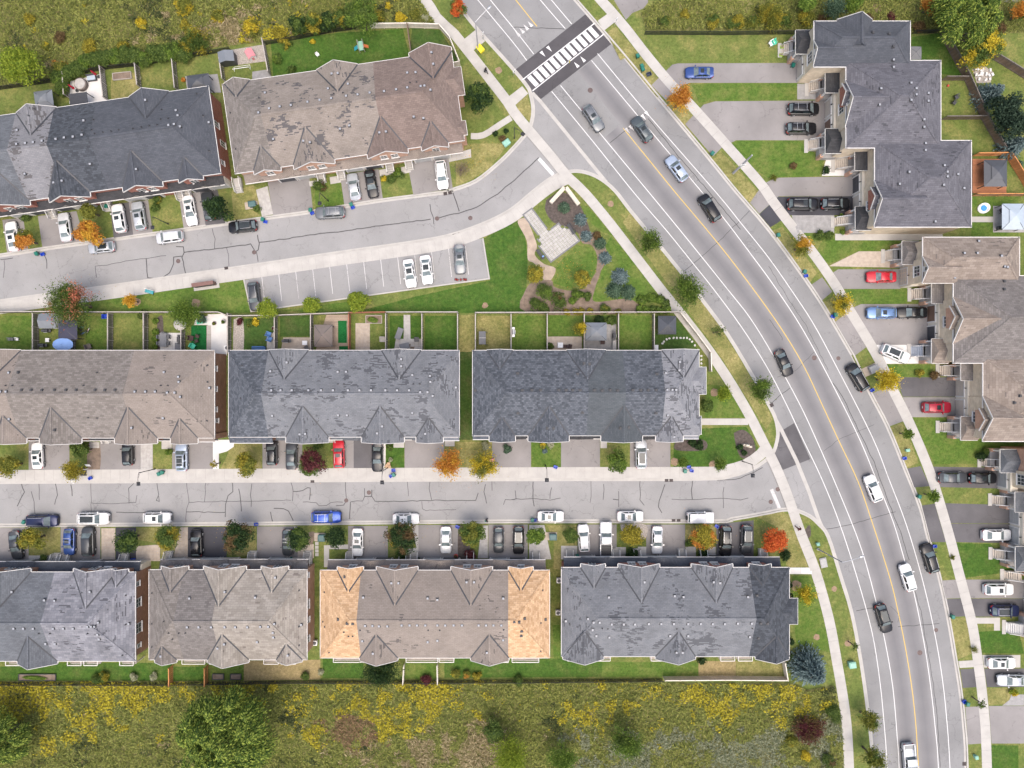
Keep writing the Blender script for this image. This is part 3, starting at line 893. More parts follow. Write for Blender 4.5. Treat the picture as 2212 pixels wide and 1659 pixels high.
# --- lawns and beds that differ from the general turf
LAWNS=[
 ('lawn_vivid',[(1045,515),(1130,470),(1140,560),(1135,676),(760,676),(900,640),(1058,606)]),
 ('lawn_green',[(205,640),(415,612),(418,625),(474,618),(472,607),(525,600),(540,676),(95,676)]),
 ('lawn_green',[(600,672),(800,645),(760,676)]),
 ('lawn_green',[(1275,540),(1300,545),(1320,510),(1365,560),(1425,635),(1440,655),(1360,650),(1280,650),(1270,620),(1300,600)]),
 ('lawn_green',[(1248,445),(1268,445),(1325,510),(1300,500),(1275,480)]),
 ('lawn_green',[(1205,570),(1245,530),(1275,535),(1288,560),(1285,590),(1262,618),(1230,622),(1195,612)]),
 ('lawn_vivid',[(585,90),(720,72),(870,62),(885,120),(725,152),(590,165)]),('lawn_dark',[(890,60),(950,65),(985,120),(990,150),(930,115),(885,110)]),
 ('lawn_vivid',[(1455,955),(1520,925),(1612,922),(1640,970),(1630,990),(1590,1008),(1455,1012)]),('lawn_green',[(1525,830),(1572,835),(1615,902),(1522,902)]),
 ('lawn_green',[(1148,952),(1212,952),(1212,1012),(1148,1012)]),('lawn_mid',[(1297,952),(1360,952),(1360,1012),(1297,1012)]),('lawn_vivid',[(834,952),(873,952),(873,1014),(834,1014)]),
 ('lawn_vivid',[(125,1432),(372,1432),(372,1470),(0,1470),(0,1440)]),('lawn_vivid',[(375,1440),(450,1440),(450,1472),(375,1472)]),('lawn_green',[(455,1428),(525,1428),(525,1470),(455,1470)]),
 ('lawn_straw',[(527,1428),(692,1425),(692,1468),(527,1470)]),('lawn_vivid',[(697,1420),(785,1420),(785,1465),(697,1465)]),('lawn_green',[(875,1425),(945,1425),(945,1466),(875,1466)]),
 ('lawn_vivid',[(960,1422),(1120,1422),(1190,1422),(1300,1425),(1300,1462),(960,1464)]),('lawn_green',[(1195,1350),(1213,1350),(1213,1430),(1300,1430),(1430,1430),(1430,1462),(1195,1462)]),
 ('lawn_green',[(1431,1430),(1508,1430),(1508,1462),(1431,1462)]),('lawn_straw',[(1509,1428),(1590,1428),(1590,1462),(1509,1462)]),
 ('lawn_dry',[(1591,1428),(1690,1428),(1690,1462),(1591,1462)]),('lawn_green',[(1710,1245),(1755,1245),(1780,1330),(1795,1410),(1720,1390),(1715,1330)]),
 ('lawn_green',[(1969,903),(2070,903),(2130,950),(2200,955),(2200,1000),(2020,1003),(2005,975)]),('lawn_vivid',[(2064,1173),(2140,1175),(2190,1235),(2085,1248)]),
 ('lawn_vivid',[(2110,1365),(2200,1360),(2212,1412),(2118,1410)]),('lawn_vivid',[(2140,1610),(2200,1610),(2200,1700),(2145,1700)]),('lawn_dry',[(2130,1486),(2195,1486),(2195,1522),(2136,1522)]),
 ('lawn_green',[(1590,304),(1725,304),(1760,330),(1780,345),(1770,380),(1660,384),(1620,360),(1575,318)]),('lawn_green',[(1495,185),(1520,180),(1722,180),(1722,216),(1535,218),(1510,222)]),
 ('lawn_mid',[(1390,80),(1700,75),(1700,135),(1462,136),(1445,145)]),('lawn_green',[(1780,515),(1950,518),(1945,545),(1850,545),(1790,570),(1760,548)]),
 ('lawn_green',[(1825,625),(1960,622),(1960,655),(1850,660)]),('lawn_green',[(1912,788),(2010,788),(2010,814),(1930,814)]),('lawn_mid',[(2028,1054),(2150,1056),(2150,1086),(2040,1086)]),
 ('lawn_vivid',[(1970,80),(2035,70),(2090,165),(2032,160),(2030,130),(1966,130)]),('lawn_mid',[(2033,175),(2075,175),(2110,245),(2033,245)]),('lawn_mid',[(2033,262),(2115,262),(2150,330),(2097,330),(2033,300)]),
 ('lawn_mid',[(2130,70),(2300,70),(2300,340),(2180,340)]),('lawn_green',[(2098,425),(2200,425),(2200,510),(2098,510)]),
 ('lawn_green',[(1725,503),(1800,505),(1800,520),(1740,520)]),
 ('lawn_green',[(0,682),(82,682),(82,770),(0,770)]),('lawn_green',[(185,682),(242,682),(242,770),(185,770)]),('lawn_mid',[(257,682),(320,682),(320,770),(257,770)]),('lawn_mid',[(338,682),(400,682),(400,770),(338,770)]),
 ('lawn_dark',[(503,690),(598,685),(598,770),(503,770)]),('lawn_dark',[(605,682),(676,682),(676,727),(605,727)]),('lawn_mid',[(800,682),(836,682),(836,770),(800,770)]),('lawn_vivid',[(842,682),(912,682),(912,770),(842,770)]),
 ('lawn_vivid',[(918,682),(988,682),(988,770),(918,770)]),('lawn_dry',[(1030,682),(1102,682),(1102,770),(1030,770)]),('lawn_green',[(1106,682),(1179,682),(1179,770),(1106,770)]),('lawn_green',[(1183,682),(1258,682),(1258,728),(1183,728)]),
 ('lawn_dark',[(1262,682),(1331,682),(1331,700),(1262,700)]),('lawn_green',[(1335,682),(1406,682),(1406,770),(1335,770)]),('lawn_dark',[(1411,682),(1462,682),(1500,740),(1515,775),(1411,775)]),
 ('lawn_dry',[(992,680),(1026,680),(1026,760),(992,760)]),('lawn_dark',[(985,760),(1025,760),(1025,950),(985,950)]),
 ('lawn_mid',[(0,200),(110,182),(150,220),(150,260),(0,270)]),('lawn_dry',[(240,165),(300,155),(310,220),(240,230)]),('lawn_mid',[(310,145),(380,140),(390,205),(318,215)]),('lawn_mid',[(392,135),(478,122),(490,190),(400,200)]),
 ('lawn_dry',[(500,412),(548,400),(562,440),(540,452),(565,465),(505,478)]),('lawn_green',[(680,400),(735,385),(744,445),(682,452)]),('lawn_mid',[(820,365),(880,355),(890,420),(828,430)]),
 ('lawn_mid',[(325,440),(385,430),(396,492),(332,502)]),('lawn_mid',[(200,450),(235,455),(245,515),(190,522)]),('lawn_mid',[(55,475),(85,470),(92,537),(62,541)]),
 ('lawn_dry',[(985,310),(1060,310),(1100,310),(1060,360),(1020,388),(985,400)]),('lawn_mid',[(1010,130),(1060,180),(1090,225),(1070,260),(1010,285),(990,160)]),
 ('lawn_dry',[(1345,480),(1362,460),(1425,538),(1485,612),(1520,655),(1570,728),(1625,820),(1655,875),(1668,905),(1655,930),(1620,870),(1570,790),(1500,690),(1440,610),(1380,530)]),
 ('lawn_mid',[(1280,405),(1300,395),(1325,415),(1360,458),(1345,478),(1300,430)]),
 ('lawn_dry',[(1340,130),(1350,125),(1420,210),(1432,205),(1430,180),(1375,110),(1330,58),(1310,70)]),('lawn_dry',[(1435,225),(1478,275),(1500,300),(1510,270),(1490,240),(1470,200),(1440,216)]),
 ('lawn_dry',[(1540,345),(1556,325),(1600,372),(1645,420),(1620,440)]),('lawn_dry',[(1665,500),(1690,490),(1735,545),(1765,590),(1750,610),(1721,575)]),('lawn_dry',[(1775,655),(1800,640),(1830,690),(1805,700)]),
 ('lawn_mid',[(1840,768),(1870,755),(1900,800),(1915,835),(1882,845)]),('lawn_dry',[(1920,925),(1950,912),(1985,1000),(1958,1010)]),('lawn_mid',[(1975,1056),(2008,1052),(2018,1085),(1990,1090)]),
 ('lawn_mid',[(2012,1175),(2042,1173),(2062,1240),(2032,1248)]),('lawn_dry',[(2052,1336),(2086,1334),(2105,1410),(2068,1425)]),('lawn_mid',[(2080,1488),(2112,1486),(2114,1524),(2085,1526)]),
 ('lawn_mid',[(1725,1112),(1745,1118),(1785,1165),(1812,1246),(1838,1330),(1855,1415),(1868,1500),(1880,1600),(1884,1700),(1846,1700),(1842,1580),(1830,1490),(1815,1400),(1785,1270),(1752,1180)]),
 ('lawn_dry',[(1632,1115),(1690,1105),(1705,1112),(1730,1180),(1745,1225),(1700,1225),(1680,1140)]),
 ('lawn_mid',[(942,0),(985,0),(1025,60),(1003,82),(985,62)]),('lawn_mid',[(1052,90),(1105,150),(1125,180),(1100,205),(1025,113)]),('lawn_dry',[(1115,225),(1140,205),(1148,240),(1145,262),(1120,240)]),
 ('lawn_dry',[(500,955),(565,955),(565,1016),(475,1016),(490,985)]),('lawn_mid',[(0,962),(60,962),(60,1018),(0,1018)]),('lawn_mid',[(305,958),(371,958),(371,1017),(331,1017),(331,962)]),('lawn_dry',[(962,955),(1062,955),(1062,1014),(962,1014)]),
 ('lawn_dry',[(64,1141),(130,1141),(130,1208),(64,1208)]),('lawn_dry',[(295,1140),(390,1140),(390,1180),(350,1210),(345,1175),(295,1165)]),('lawn_dry',[(492,1138),(553,1138),(553,1200),(492,1200)]),
 ('lawn_mid',[(672,1136),(750,1136),(750,1165),(700,1180),(700,1225),(680,1225)]),('lawn_dry',[(1182,1134),(1245,1134),(1245,1180),(1225,1185),(1222,1230),(1196,1230),(1196,1170)]),
 ('lawn_mid',[(840,1136),(900,1136),(900,1180),(840,1180)]),('lawn_mid',[(1335,1160),(1395,1160),(1395,1200),(1335,1200)]),('lawn_dry',[(1481,1134),(1545,1134),(1545,1190),(1481,1190)]),
]
for i,(mt,pl) in enumerate(LAWNS):
 flat('lawn',pl,mt,0.0045+0.0007*(i%5))
BEDS=[
 ('mulch',[(1180,432),(1215,415),(1250,440),(1265,470),(1275,500),(1280,525),(1262,520),(1245,500),(1225,490),(1195,480),(1178,455)]),
 ('sand_path',[(1132,470),(1142,482),(1160,530),(1155,550),(1175,570),(1200,580),(1190,605),(1175,605),(1155,570),(1140,560),(1138,520),(1118,480)]),
 ('soil',[(1136,625),(1150,610),(1190,605),(1198,620),(1235,628),(1265,620),(1290,585),(1298,585),(1285,625),(1285,652),(1350,645),(1375,655),(1375,676),(1140,676)]),
 ('soil',[(1250,505),(1290,505),(1312,550),(1298,585),(1288,590),(1290,555),(1278,530),(1258,525)]),
 ('mulch',[(1585,935),(1605,928),(1625,945),(1632,975),(1615,990),(1598,985),(1588,955)]),
 ('mulch',[(1460,952),(1520,950),(1522,972),(1460,972)]),('soil',[(190,958),(215,958),(215,1016),(190,1016)]),('mulch',[(1745,1136),(1750,1136),(1750,1160),(1730,1160)]),
 ('mulch',[(990,1135),(1000,1135),(1015,1180),(1010,1205),(990,1205)]),('mulch',[(340,686),(352,686),(352,760),(340,760)]),('gravel',[(1340,1133),(1395,1133),(1395,1162),(1380,1162),(1370,1150),(1345,1148)]),
 ('gravel',[(505,690),(525,690),(525,765),(505,765)]),('soil',[(842,755),(905,740),(905,765),(842,765)]),('soil',[(665,1150),(680,1150),(675,1175),(665,1170)]),
]
for i,(mt,pl) in enumerate(BEDS):
 pts=catmull([Vector(p) for p in w2(pl+pl[:1])],4)[:-1]
 sheet('planting_bed',pts,0.016+0.0009*i,mt)
for x,y,r in ((742,34,5),(1048,660,6.5),(1319,440,7),(1458,998,9),(1540,1003,9),(1543,848,9),(295,652,9),(423,655,10),(1050,160,0),(1720,1265,12),(1703,1290,0),
    (1831,1390,7),(1764,1376,7),(1802,1272,6),(1077,152,8),(733,8,5),(1893,18,11),(222,718,0)):
 if r:
  pts=[]
  for k in range(14):
   a=2*math.pi*k/14
   rr=r*rng.uniform(0.85,1.12)
   pts.append(W(x+rr*math.cos(a),y+rr*math.sin(a)).xy)
  sheet('mulch_ring',pts,0.02,'wood_chip')
flat('footpath',[(2020,-14),(2240,-8),(2240,8),(2180,5),(2020,-1)],'concrete',.014)
MEADOWS=[[(-120,-120),(760,-120),(905,0),(940,50),(800,45),(770,62),(560,92),(480,100),(395,118),(300,140),(170,155),(110,178),(-120,210)],
  [(-120,1472),(795,1470),(1430,1466),(1440,1475),(1705,1475),(1745,1490),(1800,1480),(1812,1540),(1820,1600),(1824,1780),(-120,1780)],
  [(1385,30),(1420,0),(1520,-100),(2300,-100),(2300,72),(1975,72),(1750,66),(1395,66)]]
for i,pl in enumerate(MEADOWS):
 flat('meadow_ground',pl,'meadow_floor',0.009)
# --- townhouse blocks
shingle('roof_slate',(0.052,0.058,0.070),(0.072,0.078,0.092),0.0,0.12)
shingle('roof_charcoal',(0.030,0.035,0.043),(0.066,0.074,0.088),0.0,0.12,0.5,0.3)
shingle('roof_charcoal_mottled',(0.044,0.051,0.062),(0.104,0.115,0.134),0.0,0.10,0.42,0.30)
shingle('roof_charcoal_fine',(0.060,0.070,0.078),(0.080,0.090,0.100),0.0,0.12)
shingle('roof_bluegrey',(0.085,0.093,0.105),(0.120,0.128,0.142),0.0,0.16)
shingle('roof_pale',(0.150,0.150,0.160),(0.185,0.185,0.195),0.8,0.14,wear=(0.07,0.065,0.066),wearmin=0.56)
shingle('roof_grey_worn',(0.128,0.135,0.148),(0.160,0.166,0.178),0.85,0.16,wear=(0.062,0.065,0.073),wearmin=0.55)
shingle('roof_pale_worn',(0.170,0.176,0.192),(0.210,0.215,0.230),0.8,0.14,wear=(0.07,0.072,0.08),wearmin=0.50)
shingle('roof_lavender',(0.130,0.132,0.150),(0.205,0.206,0.226),0.25,0.24,0.7,0.4,wear=(0.06,0.06,0.07))
shingle('roof_purplegrey',(0.082,0.082,0.095),(0.118,0.116,0.132),0.22,0.14,0.7,0.3,wear=(0.045,0.045,0.052))
shingle('roof_brown',(0.190,0.162,0.140),(0.222,0.190,0.166),0.5,0.12,wear=(0.08,0.07,0.066),wearmin=0.62)
shingle('roof_brown_torn',(0.186,0.160,0.138),(0.222,0.192,0.168),0.85,0.16,wear=(0.06,0.058,0.063),wearmin=0.56)
shingle('roof_taupe',(0.130,0.115,0.103),(0.195,0.176,0.160),0.0,0.10,0.6,0.32)
shingle('roof_taupe_dark',(0.115,0.104,0.098),(0.170,0.156,0.148),0.0,0.10,0.6,0.3)
shingle('roof_redbrown',(0.138,0.104,0.090),(0.182,0.140,0.122),0.0,0.10,0.55,0.28)
shingle('roof_sandgrey',(0.200,0.178,0.152),(0.275,0.250,0.220),0.5,0.16,0.75,0.36,wear=(0.12,0.10,0.09),wearmin=0.62)
shingle('roof_tan',(0.36,0.225,0.120),(0.52,0.355,0.215),0.0,0.12,0.55,0.3)
shingle('roof_beige',(0.175,0.142,0.118),(0.245,0.205,0.172),0.12,0.10,0.8,0.4,wear=(0.12,0.10,0.09))
shingle('roof_porch_black',(0.030,0.031,0.034),(0.048,0.048,0.052),0.0,0.2)
brick('brick_red',(0.26,0.070,0.042),(0.35,0.115,0.070),(0.32,0.26,0.22))
brick('brick_brown',(0.22,0.105,0.062),(0.30,0.155,0.098),(0.27,0.20,0.15))
brick('brick_salmon',(0.42,0.22,0.14),(0.50,0.29,0.20),(0.46,0.36,0.29))
brick('brick_cream',(0.56,0.46,0.33),(0.66,0.56,0.42),(0.50,0.42,0.33))
plain('stucco',(0.60,0.55,0.46),0.9,0.08,0.8)
plain('trim_white',(0.58,0.565,0.54),0.6,0.05,1.5)
plain('door_beige',(0.46,0.41,0.35),0.55,0.06,2)
plain('door_dark',(0.055,0.057,0.064),0.5,0.1,2)
plain('door_grey',(0.36,0.36,0.35),0.55,0.06,2)
plain('door_brown',(0.17,0.105,0.075),0.55,0.1,2)
plain('flashing',(0.042,0.044,0.050),0.55,0.15,2)
plain('vent_grey',(0.25,0.262,0.285),0.5,0.1,4)
plain('vent_dark',(0.040,0.041,0.045),0.6,0.1,4)
plain('step_wood',(0.44,0.39,0.33),0.85,0.12,2,fine=0.1)
plain('step_blue',(0.30,0.33,0.38),0.8,0.1,2)
glassy('window_glass',(0.05,0.06,0.065),0.1)
vb=MB()
vb.box((0,0,0.05),(0.58,0.58,0.04)).add([(-.22,-.22,.07),(.22,-.22,.07),(.22,.22,.07),(-.22,.22,.07),(-.18,-.18,.27),(.18,-.18,.27),(.18,.18,.27),(-.18,.18,.27)],
           [(4,5,6,7),(0,1,5,4),(1,2,6,5),(2,3,7,6),(3,0,4,7)])
VENT={k: shared(vb,'roof_vent','vent_dark') for k in ('vent_grey','vent_dark')}
vcap=MB().box((0,0,0.29),(0.38,0.38,0.035))
VCAP={k: shared(vcap,'vent_cap',k) for k in ('vent_grey','vent_dark')}
sp=MB().lathe([(0.16,0),(0.15,0.05),(0.06,0.07),(0.055,0.42),(0.04,0.42)],(0,0,0),10)
STACK=shared(sp,'plumbing_stack','vent_dark')
def clip_u(poly,a,b):
 for lim,sgn in ((a,1),(b,-1)):
  out=[]
  n=len(poly)
  for i in range(n):
   p,q=poly[i],poly[(i+1)%n]
   dp,dq=(p[0]-lim)*sgn,(q[0]-lim)*sgn
   if dp>=-1e-9:
    out.append(p)
   if (dp>1e-9 and dq<-1e-9) or (dp<-1e-9 and dq>1e-9):
    t=dp/(dp-dq)
    out.append(tuple(p[k]+(q[k]-p[k])*t for k in range(3)))
  poly=out
  if len(poly)<3:
   return []
 return poly
_win={}
def window_mesh(w,h,mull):
 key=(round(w,2),round(h,2),mull)
 if key not in _win:
  fr=MB()
  t=0.09
  fr.box((0,0,h/2-t/2),(w,0.10,t)).box((0,0,-h/2+t/2),(w,0.10,t))
  fr.box((-w/2+t/2,0,0),(t,0.094,h-2*t)).box((w/2-t/2,0,0),(t,0.094,h-2*t))
  for i in range(1,mull+1):
   fr.box((-w/2+w*i/(mull+1),0,0),(0.06,0.09,h-2*t))
  fr.box((0,0,0),(w-2*t,0.07,0.05))
  sl=MB().box((0,-0.06,-h/2-0.05),(w+0.16,0.2,0.09))
  pn=MB().box((0,0.015,0),(w-0.1,0.05,h-0.1))
  _win[key]=(shared(fr,'window','trim_white'),shared(pn,'pane','window_glass'),shared(sl,'sill','trim_white'))
 return _win[key]
def window(parent,p,ang,w=1.3,h=1.5,mull=1):
 f,pn,sl=window_mesh(w,h,mull)
 o=put('window',f,parent,p,(0,0,ang+math.pi/2))
 put('pane',pn,o)
 put('sill',sl,o)
 return o
_gd={}
def garage_door(parent,p,ang,mat,w=2.5,h=2.2):
 k=(mat,round(w,2))
 if k not in _gd:
  mb=MB()
  ph=h/4
  for i in range(4):
   mb.box((0,0,ph*(i+0.5)),(w,0.06,ph-0.03))
   for j in range(4):
    mb.box((-w/2+w*(j+0.5)/4,-0.04,ph*(i+0.5)),(w/4-0.16,0.02,ph-0.2))
  fr=MB()
  fr.box((0,-0.02,h+0.09),(w+0.36,0.14,0.18)).box((-w/2-0.09,-0.02,h/2),(0.18,0.14,h)).box((w/2+0.09,-0.02,h/2),(0.18,0.14,h))
  _gd[k]=(shared(mb,'garage_door',mat),shared(fr,'door_frame','trim_white'))
 o=put('garage_door',_gd[k][0],parent,p,(0,0,ang+math.pi/2))
 put('door_frame',_gd[k][1],o)
 return o
def steps(parent,p,ang,w=1.3,n=5,rise=0.18,run=0.28,mat='concrete',rail='trim_white',landing=1.2):
 root=MB()
 for i in range(n):
  root.box((0,i*run+run/2,(i+1)*rise/2),(w,run-0.012,(i+1)*rise))
 zt=n*rise
 root.box((0,n*run+landing/2,zt/2-0.01),(w+0.1,landing,zt))
 me=shared(root,'porch_steps',mat)
 o=put('porch_steps',me,parent,p,(0,0,ang+math.pi/2))
 for s in (-1,1):
  r=MB()
  x=s*(w/2-0.02)
  a,b,c=(x,0.1,0.95),(x,n*run,zt+0.95),(x,n*run+landing,zt+0.95)
  r.beam(a,b,0.09,0.07).beam(b,c,0.09,0.07)
  a2,b2,c2=(x,0.1,0.25),(x,n*run,zt+0.15),(x,n*run+landing,zt+0.15)
  r.beam(a2,b2,0.05,0.05).beam(b2,c2,0.05,0.05)
  k=9
  for i in range(k+1):
   t=i/k
   r.beam(Vector(a2).lerp(Vector(b2),t),Vector(a).lerp(Vector(b),t),0.03)
  for i in range(1,6):
   t=i/5
   r.beam(Vector(b2).lerp(Vector(c2),t),Vector(b).lerp(Vector(c),t),0.03)
  r.box((x,0.1,0.55),(0.1,0.1,1.1))
  put('railing',shared(r,'railing',rail),o)
 return o
BLK=[]
class Block:
 def __init__(self,name,label,rl,rr,fl,ze=5.8,slope=0.5,wall='brick_brown'):
  self.ze,self.slope=ze,slope
  a,b,c=W(*rl,ze),W(*rr,ze),W(*fl,ze)
  self.rl,self.rr,self.fl=rl,rr,fl
  self.U=(b-a).xy.normalized()
  n=Vector((-self.U.y,self.U.x))
  if (c-a).xy.dot(n)<0:
   n=-n
  self.V=n
  self.O=a.xy
  self.L=(b-a).xy.length
  self.D=(c-a).xy.dot(n)
  self.mid=self.D/2
  self.rise=slope*self.mid
  self.root=thing(name,label,'townhouses',(self.O.x,self.O.y,0),0,'townhouse blocks')
  self.gables=[]
  BLK.append(self)
  self.wall=wall
  self.av=math.atan2(self.V.y,self.V.x)
  self.au=math.atan2(self.U.y,self.U.x)
 def f(self,u,v,z):
  p=self.U*u+self.V*v
  return (p.x,p.y,z)
 def u_front(self,x):
  dx=self.rr[0]-self.rl[0]
  return (x-self.fl[0])/dx*self.L
 def u_rear(self,x):
  return (x-self.rl[0])/(self.rr[0]-self.rl[0])*self.L
 def zmain(self,u,v):
  z=self.ze+self.slope*min(v,self.D-v)
  if self.hl:
   z=min(z,self.ze+self.rise/self.hl*u)
  if self.hr:
   z=min(z,self.ze+self.rise/self.hr*(self.L-u))
  return z
 def zroof(self,u,v):
  z=self.zmain(u,v)
  for uc,hw,side,proj,sg in self.gables:
   vv=v if side<0 else self.D-v
   if abs(u-uc)<hw and vv>-proj-0.01:
    zr=self.ze+sg*(hw-abs(u-uc))
    if zr>z and vv<(sg*hw)/self.slope:
     z=max(z,zr)
  return z
 def roof(self,units,hl=5.0,hr=5.0):
  self.hl,self.hr,L,D,ze,zr,mid=hl,hr,self.L,self.D,self.ze,self.ze+self.rise,self.mid
  polys=[[(0,0,ze),(L,0,ze),(L-hr,mid,zr),(hl,mid,zr)],[(0,D,ze),(hl,mid,zr),(L-hr,mid,zr),(L,D,ze)]]
  if hl:
   polys.append([(0,0,ze),(hl,mid,zr),(0,D,ze)])
  if hr:
   polys.append([(L,0,ze),(L,D,ze),(L-hr,mid,zr)])
  ends=[0]+[u for u,m in units]
  ends[-1]=L
  for i,(_,m) in enumerate(units):
   a,b=ends[i],ends[i+1]
   mb=MB()
   for pl in polys:
    q=clip_u(pl,a,b)
    if q:
     mb.slab([self.f(p[0],p[1],p[2]+0.012) for p in q],0.05)
   mb.build('roof',m,self.root,uv=True)
   cap=MB()
   a2,b2=max(a,hl),min(b,L-hr)
   if b2>a2:
    cap.beam(self.f(a2,mid,zr+0.02),self.f(b2,mid,zr+0.02),0.34,0.05)
   if i==0 and hl:
    cap.beam(self.f(0,0,ze+0.02),self.f(hl,mid,zr+0.02),0.26,0.05).beam(self.f(0,D,ze+0.02),self.f(hl,mid,zr+0.02),0.26,0.05)
   if i==len(units)-1 and hr:
    cap.beam(self.f(L,0,ze+0.02),self.f(L-hr,mid,zr+0.02),0.26,0.05).beam(self.f(L,D,ze+0.02),self.f(L-hr,mid,zr+0.02),0.26,0.05)
   if cap.f:
    cap.build('ridge_cap',m,self.root,uv=True)
  eave=MB().prism([self.f(*q,0)[:2] for q in ((-0.07,-0.07),(L+0.07,-0.07),(L+0.07,D+0.07),(-0.07,D+0.07))],ze-0.2,ze+0.004)
  eave.build('fascia','trim_white',self.root)
  w=0.38
  MB().prism([self.f(*q,0)[:2] for q in ((w,w),(L-w,w),(L-w,D-w),(w,D-w))],0,ze-0.19).build('wall',self.wall,self.root,uv=True)
  self.units=[(ends[i],ends[i+1],units[i][1]) for i in range(len(units))]
 def mat_at(self,u):
  for a,b,m in self.units:
   if u<=b:
    return m
  return self.units[-1][2]
 def gable(self,uc,hw,side=1,proj=0.0,mat=None,sg=0.75,wall=None,wins=0,trim=True):
  ze=self.ze
  zr=ze+sg*hw
  mat=mat or self.mat_at(uc)
  back=(zr-ze)/self.slope
  e=self.D if side>0 else 0.0
  s=side
  vf,va=e+s*(proj+0.1),e-s*back
  self.gables.append((uc,hw,side,proj,sg))
  z0=0.035
  for h in (-1,1):
   A,B,C_,A2=(uc+h*hw,vf,ze),(uc,vf,zr),(uc,va,zr),(uc+h*hw,e,ze)
   pts=[A,B,C_]+([A2] if proj>0.01 else [])
   MB().slab([self.f(p[0],p[1],p[2]+z0) for p in pts],0.06).build('gable_roof',mat,self.root,uv=True)
   MB().beam(self.f(A2[0],A2[1],ze+0.06),self.f(uc+h*0.06,va+s*0.1,zr+0.05),0.22,0.03).build('valley_flashing','flashing',self.root)
  MB().beam(self.f(uc,vf,zr+0.045),self.f(uc,va,zr+0.045),0.24,0.04).build('ridge_cap',mat,self.root,uv=True)
  wv=e+s*(proj-0.3)
  wl=MB()
  i0=0.3
  wl.prism([self.f(*q,0)[:2] for q in ((uc-hw+i0,e-s*0.5),(uc+hw-i0,e-s*0.5),(uc+hw-i0,wv),(uc-hw+i0,wv))],0,ze-0.05)
  zt=zr-0.14
  wl.add([self.f(uc-hw+i0,wv,ze-0.05),self.f(uc+hw-i0,wv,ze-0.05),self.f(uc,wv,zt),self.f(uc-hw+i0,e-s*0.5,ze-0.05),self.f(uc+hw-i0,e-s*0.5,ze-0.05),self.f(uc,e-s*0.5,zt)],
   [(0,1,2),(3,5,4),(0,2,5,3),(1,4,5,2)])
  wl.build('gable_wall',wall or self.wall,self.root,uv=True)
  if trim:
   for h in (-1,1):
    MB().beam(self.f(uc+h*hw,vf+s*0.03,ze-0.03),self.f(uc,vf+s*0.03,zr-0.02),0.07,0.2).build('rake_trim','trim_white',self.root)
  if proj>0.01:
   for h in (-1,1):
    MB().beam(self.f(uc+h*(hw+0.05),e+s*0.12,ze-0.07),self.f(uc+h*(hw+0.05),vf-s*0.05,ze-0.07),0.1,0.18).build('fascia','trim_white',self.root)
  ang=self.av if side>0 else self.av+math.pi
  for i in range(wins):
   du=(i-(wins-1)/2)*1.7
   window(self.root,self.f(uc+du,wv+s*0.05,4.4),ang,1.15,1.5,1)
 def jogged(self,u0,u1,dv,mat=None):
  m=mat or self.mat_at((u0+u1)/2)
  z1=self.ze-self.slope*dv
  MB().slab([self.f(u0,self.D+0.1,self.ze+0.012),self.f(u1,self.D+0.1,self.ze+0.012),self.f(u1,self.D+dv,z1+0.05),self.f(u0,self.D+dv,z1+0.05)],0.06).build('roof',m,self.root,uv=True)
  MB().beam(self.f(u0,self.D+dv+0.04,z1-0.04),self.f(u1,self.D+dv+0.04,z1-0.04),0.1,0.18).build('fascia','trim_white',self.root)
  MB().prism([self.f(*q,0)[:2] for q in ((u0+0.2,self.D-0.6),(u1-0.2,self.D-0.6),(u1-0.2,self.D+dv-0.35),(u0+0.2,self.D+dv-0.35))],0,z1-0.1).build('wall',self.wall,self.root,uv=True)
 def on_roof(self,x,y):
  z=self.ze+2
  for _ in range(8):
   p=W(x,y,z).xy-self.O
   u,v=p.dot(self.U),p.dot(self.V)
   z=self.zroof(u,v)
  return u,v,z
 def vents(self,pts,kind='vent_grey'):
  for x,y in pts:
   u,v,z=self.on_roof(x,y)
   s=self.slope if v<self.mid else -self.slope
   o=put('roof_vent',VENT[kind],self.root,self.f(u,v,z-0.03),(0,0,self.au),(.8,.8,.9))
   put('vent_cap',VCAP[kind],o)
 def stacks(self,pts):
  for x,y in pts:
   u,v,z=self.on_roof(x,y)
   put('plumbing_stack',STACK,self.root,self.f(u,v,z-0.02))
 def side_windows(self,side,items,w=0.8,h=1.2):
  for v,z,ww,hh in items:
   u=self.L-0.38+0.05 if side>0 else 0.38-0.05
   window(self.root,self.f(u,v,z),self.au if side>0 else self.au+math.pi,ww,hh,0 if ww<1 else 1)
 def bump(self,v0,v1,du,mat,wallmat=None,side=1):
  ze=self.ze-0.02
  L=self.L if side>0 else 0
  s=side
  vm=(v0+v1)/2
  tip=ze+self.slope*(v1-v0)/2
  back=L-s*min(4.0,(tip-ze)/(self.rise/(self.hr if s>0 else self.hl)))
  A,B,C_,D_=(L,v0,ze),(L+s*du,v0,ze),(L+s*du,v1,ze),(L,v1,ze)
  T0,T1=(L+s*(du-(v1-v0)/2*0.8) if du>1.5 else L-s*0.2,vm,tip),(back,vm,tip)
  for pl in ([A,B,T0,T1],[D_,C_,T0,T1],[B,C_,T0]):
   MB().slab([self.f(p[0],p[1],p[2]+0.04) for p in pl],0.06).build('bay_roof',mat,self.root,uv=True)
  MB().prism([self.f(*q,0)[:2] for q in ((L-s*0.05,v0-0.05),(L+s*(du+.06),v0-0.05),(L+s*(du+.06),v1+0.05),(L-s*0.05,v1+0.05))],ze-0.16,ze+0.02).build('fascia','trim_white',self.root)
  MB().prism([self.f(*q,0)[:2] for q in ((L-s*0.6,v0+.3),(L+s*(du-.3),v0+.3),(L+s*(du-.3),v1-.3),(L-s*0.6,v1-.3))],0,ze-0.15).build('bay_wall',wallmat or self.wall,self.root,uv=True)
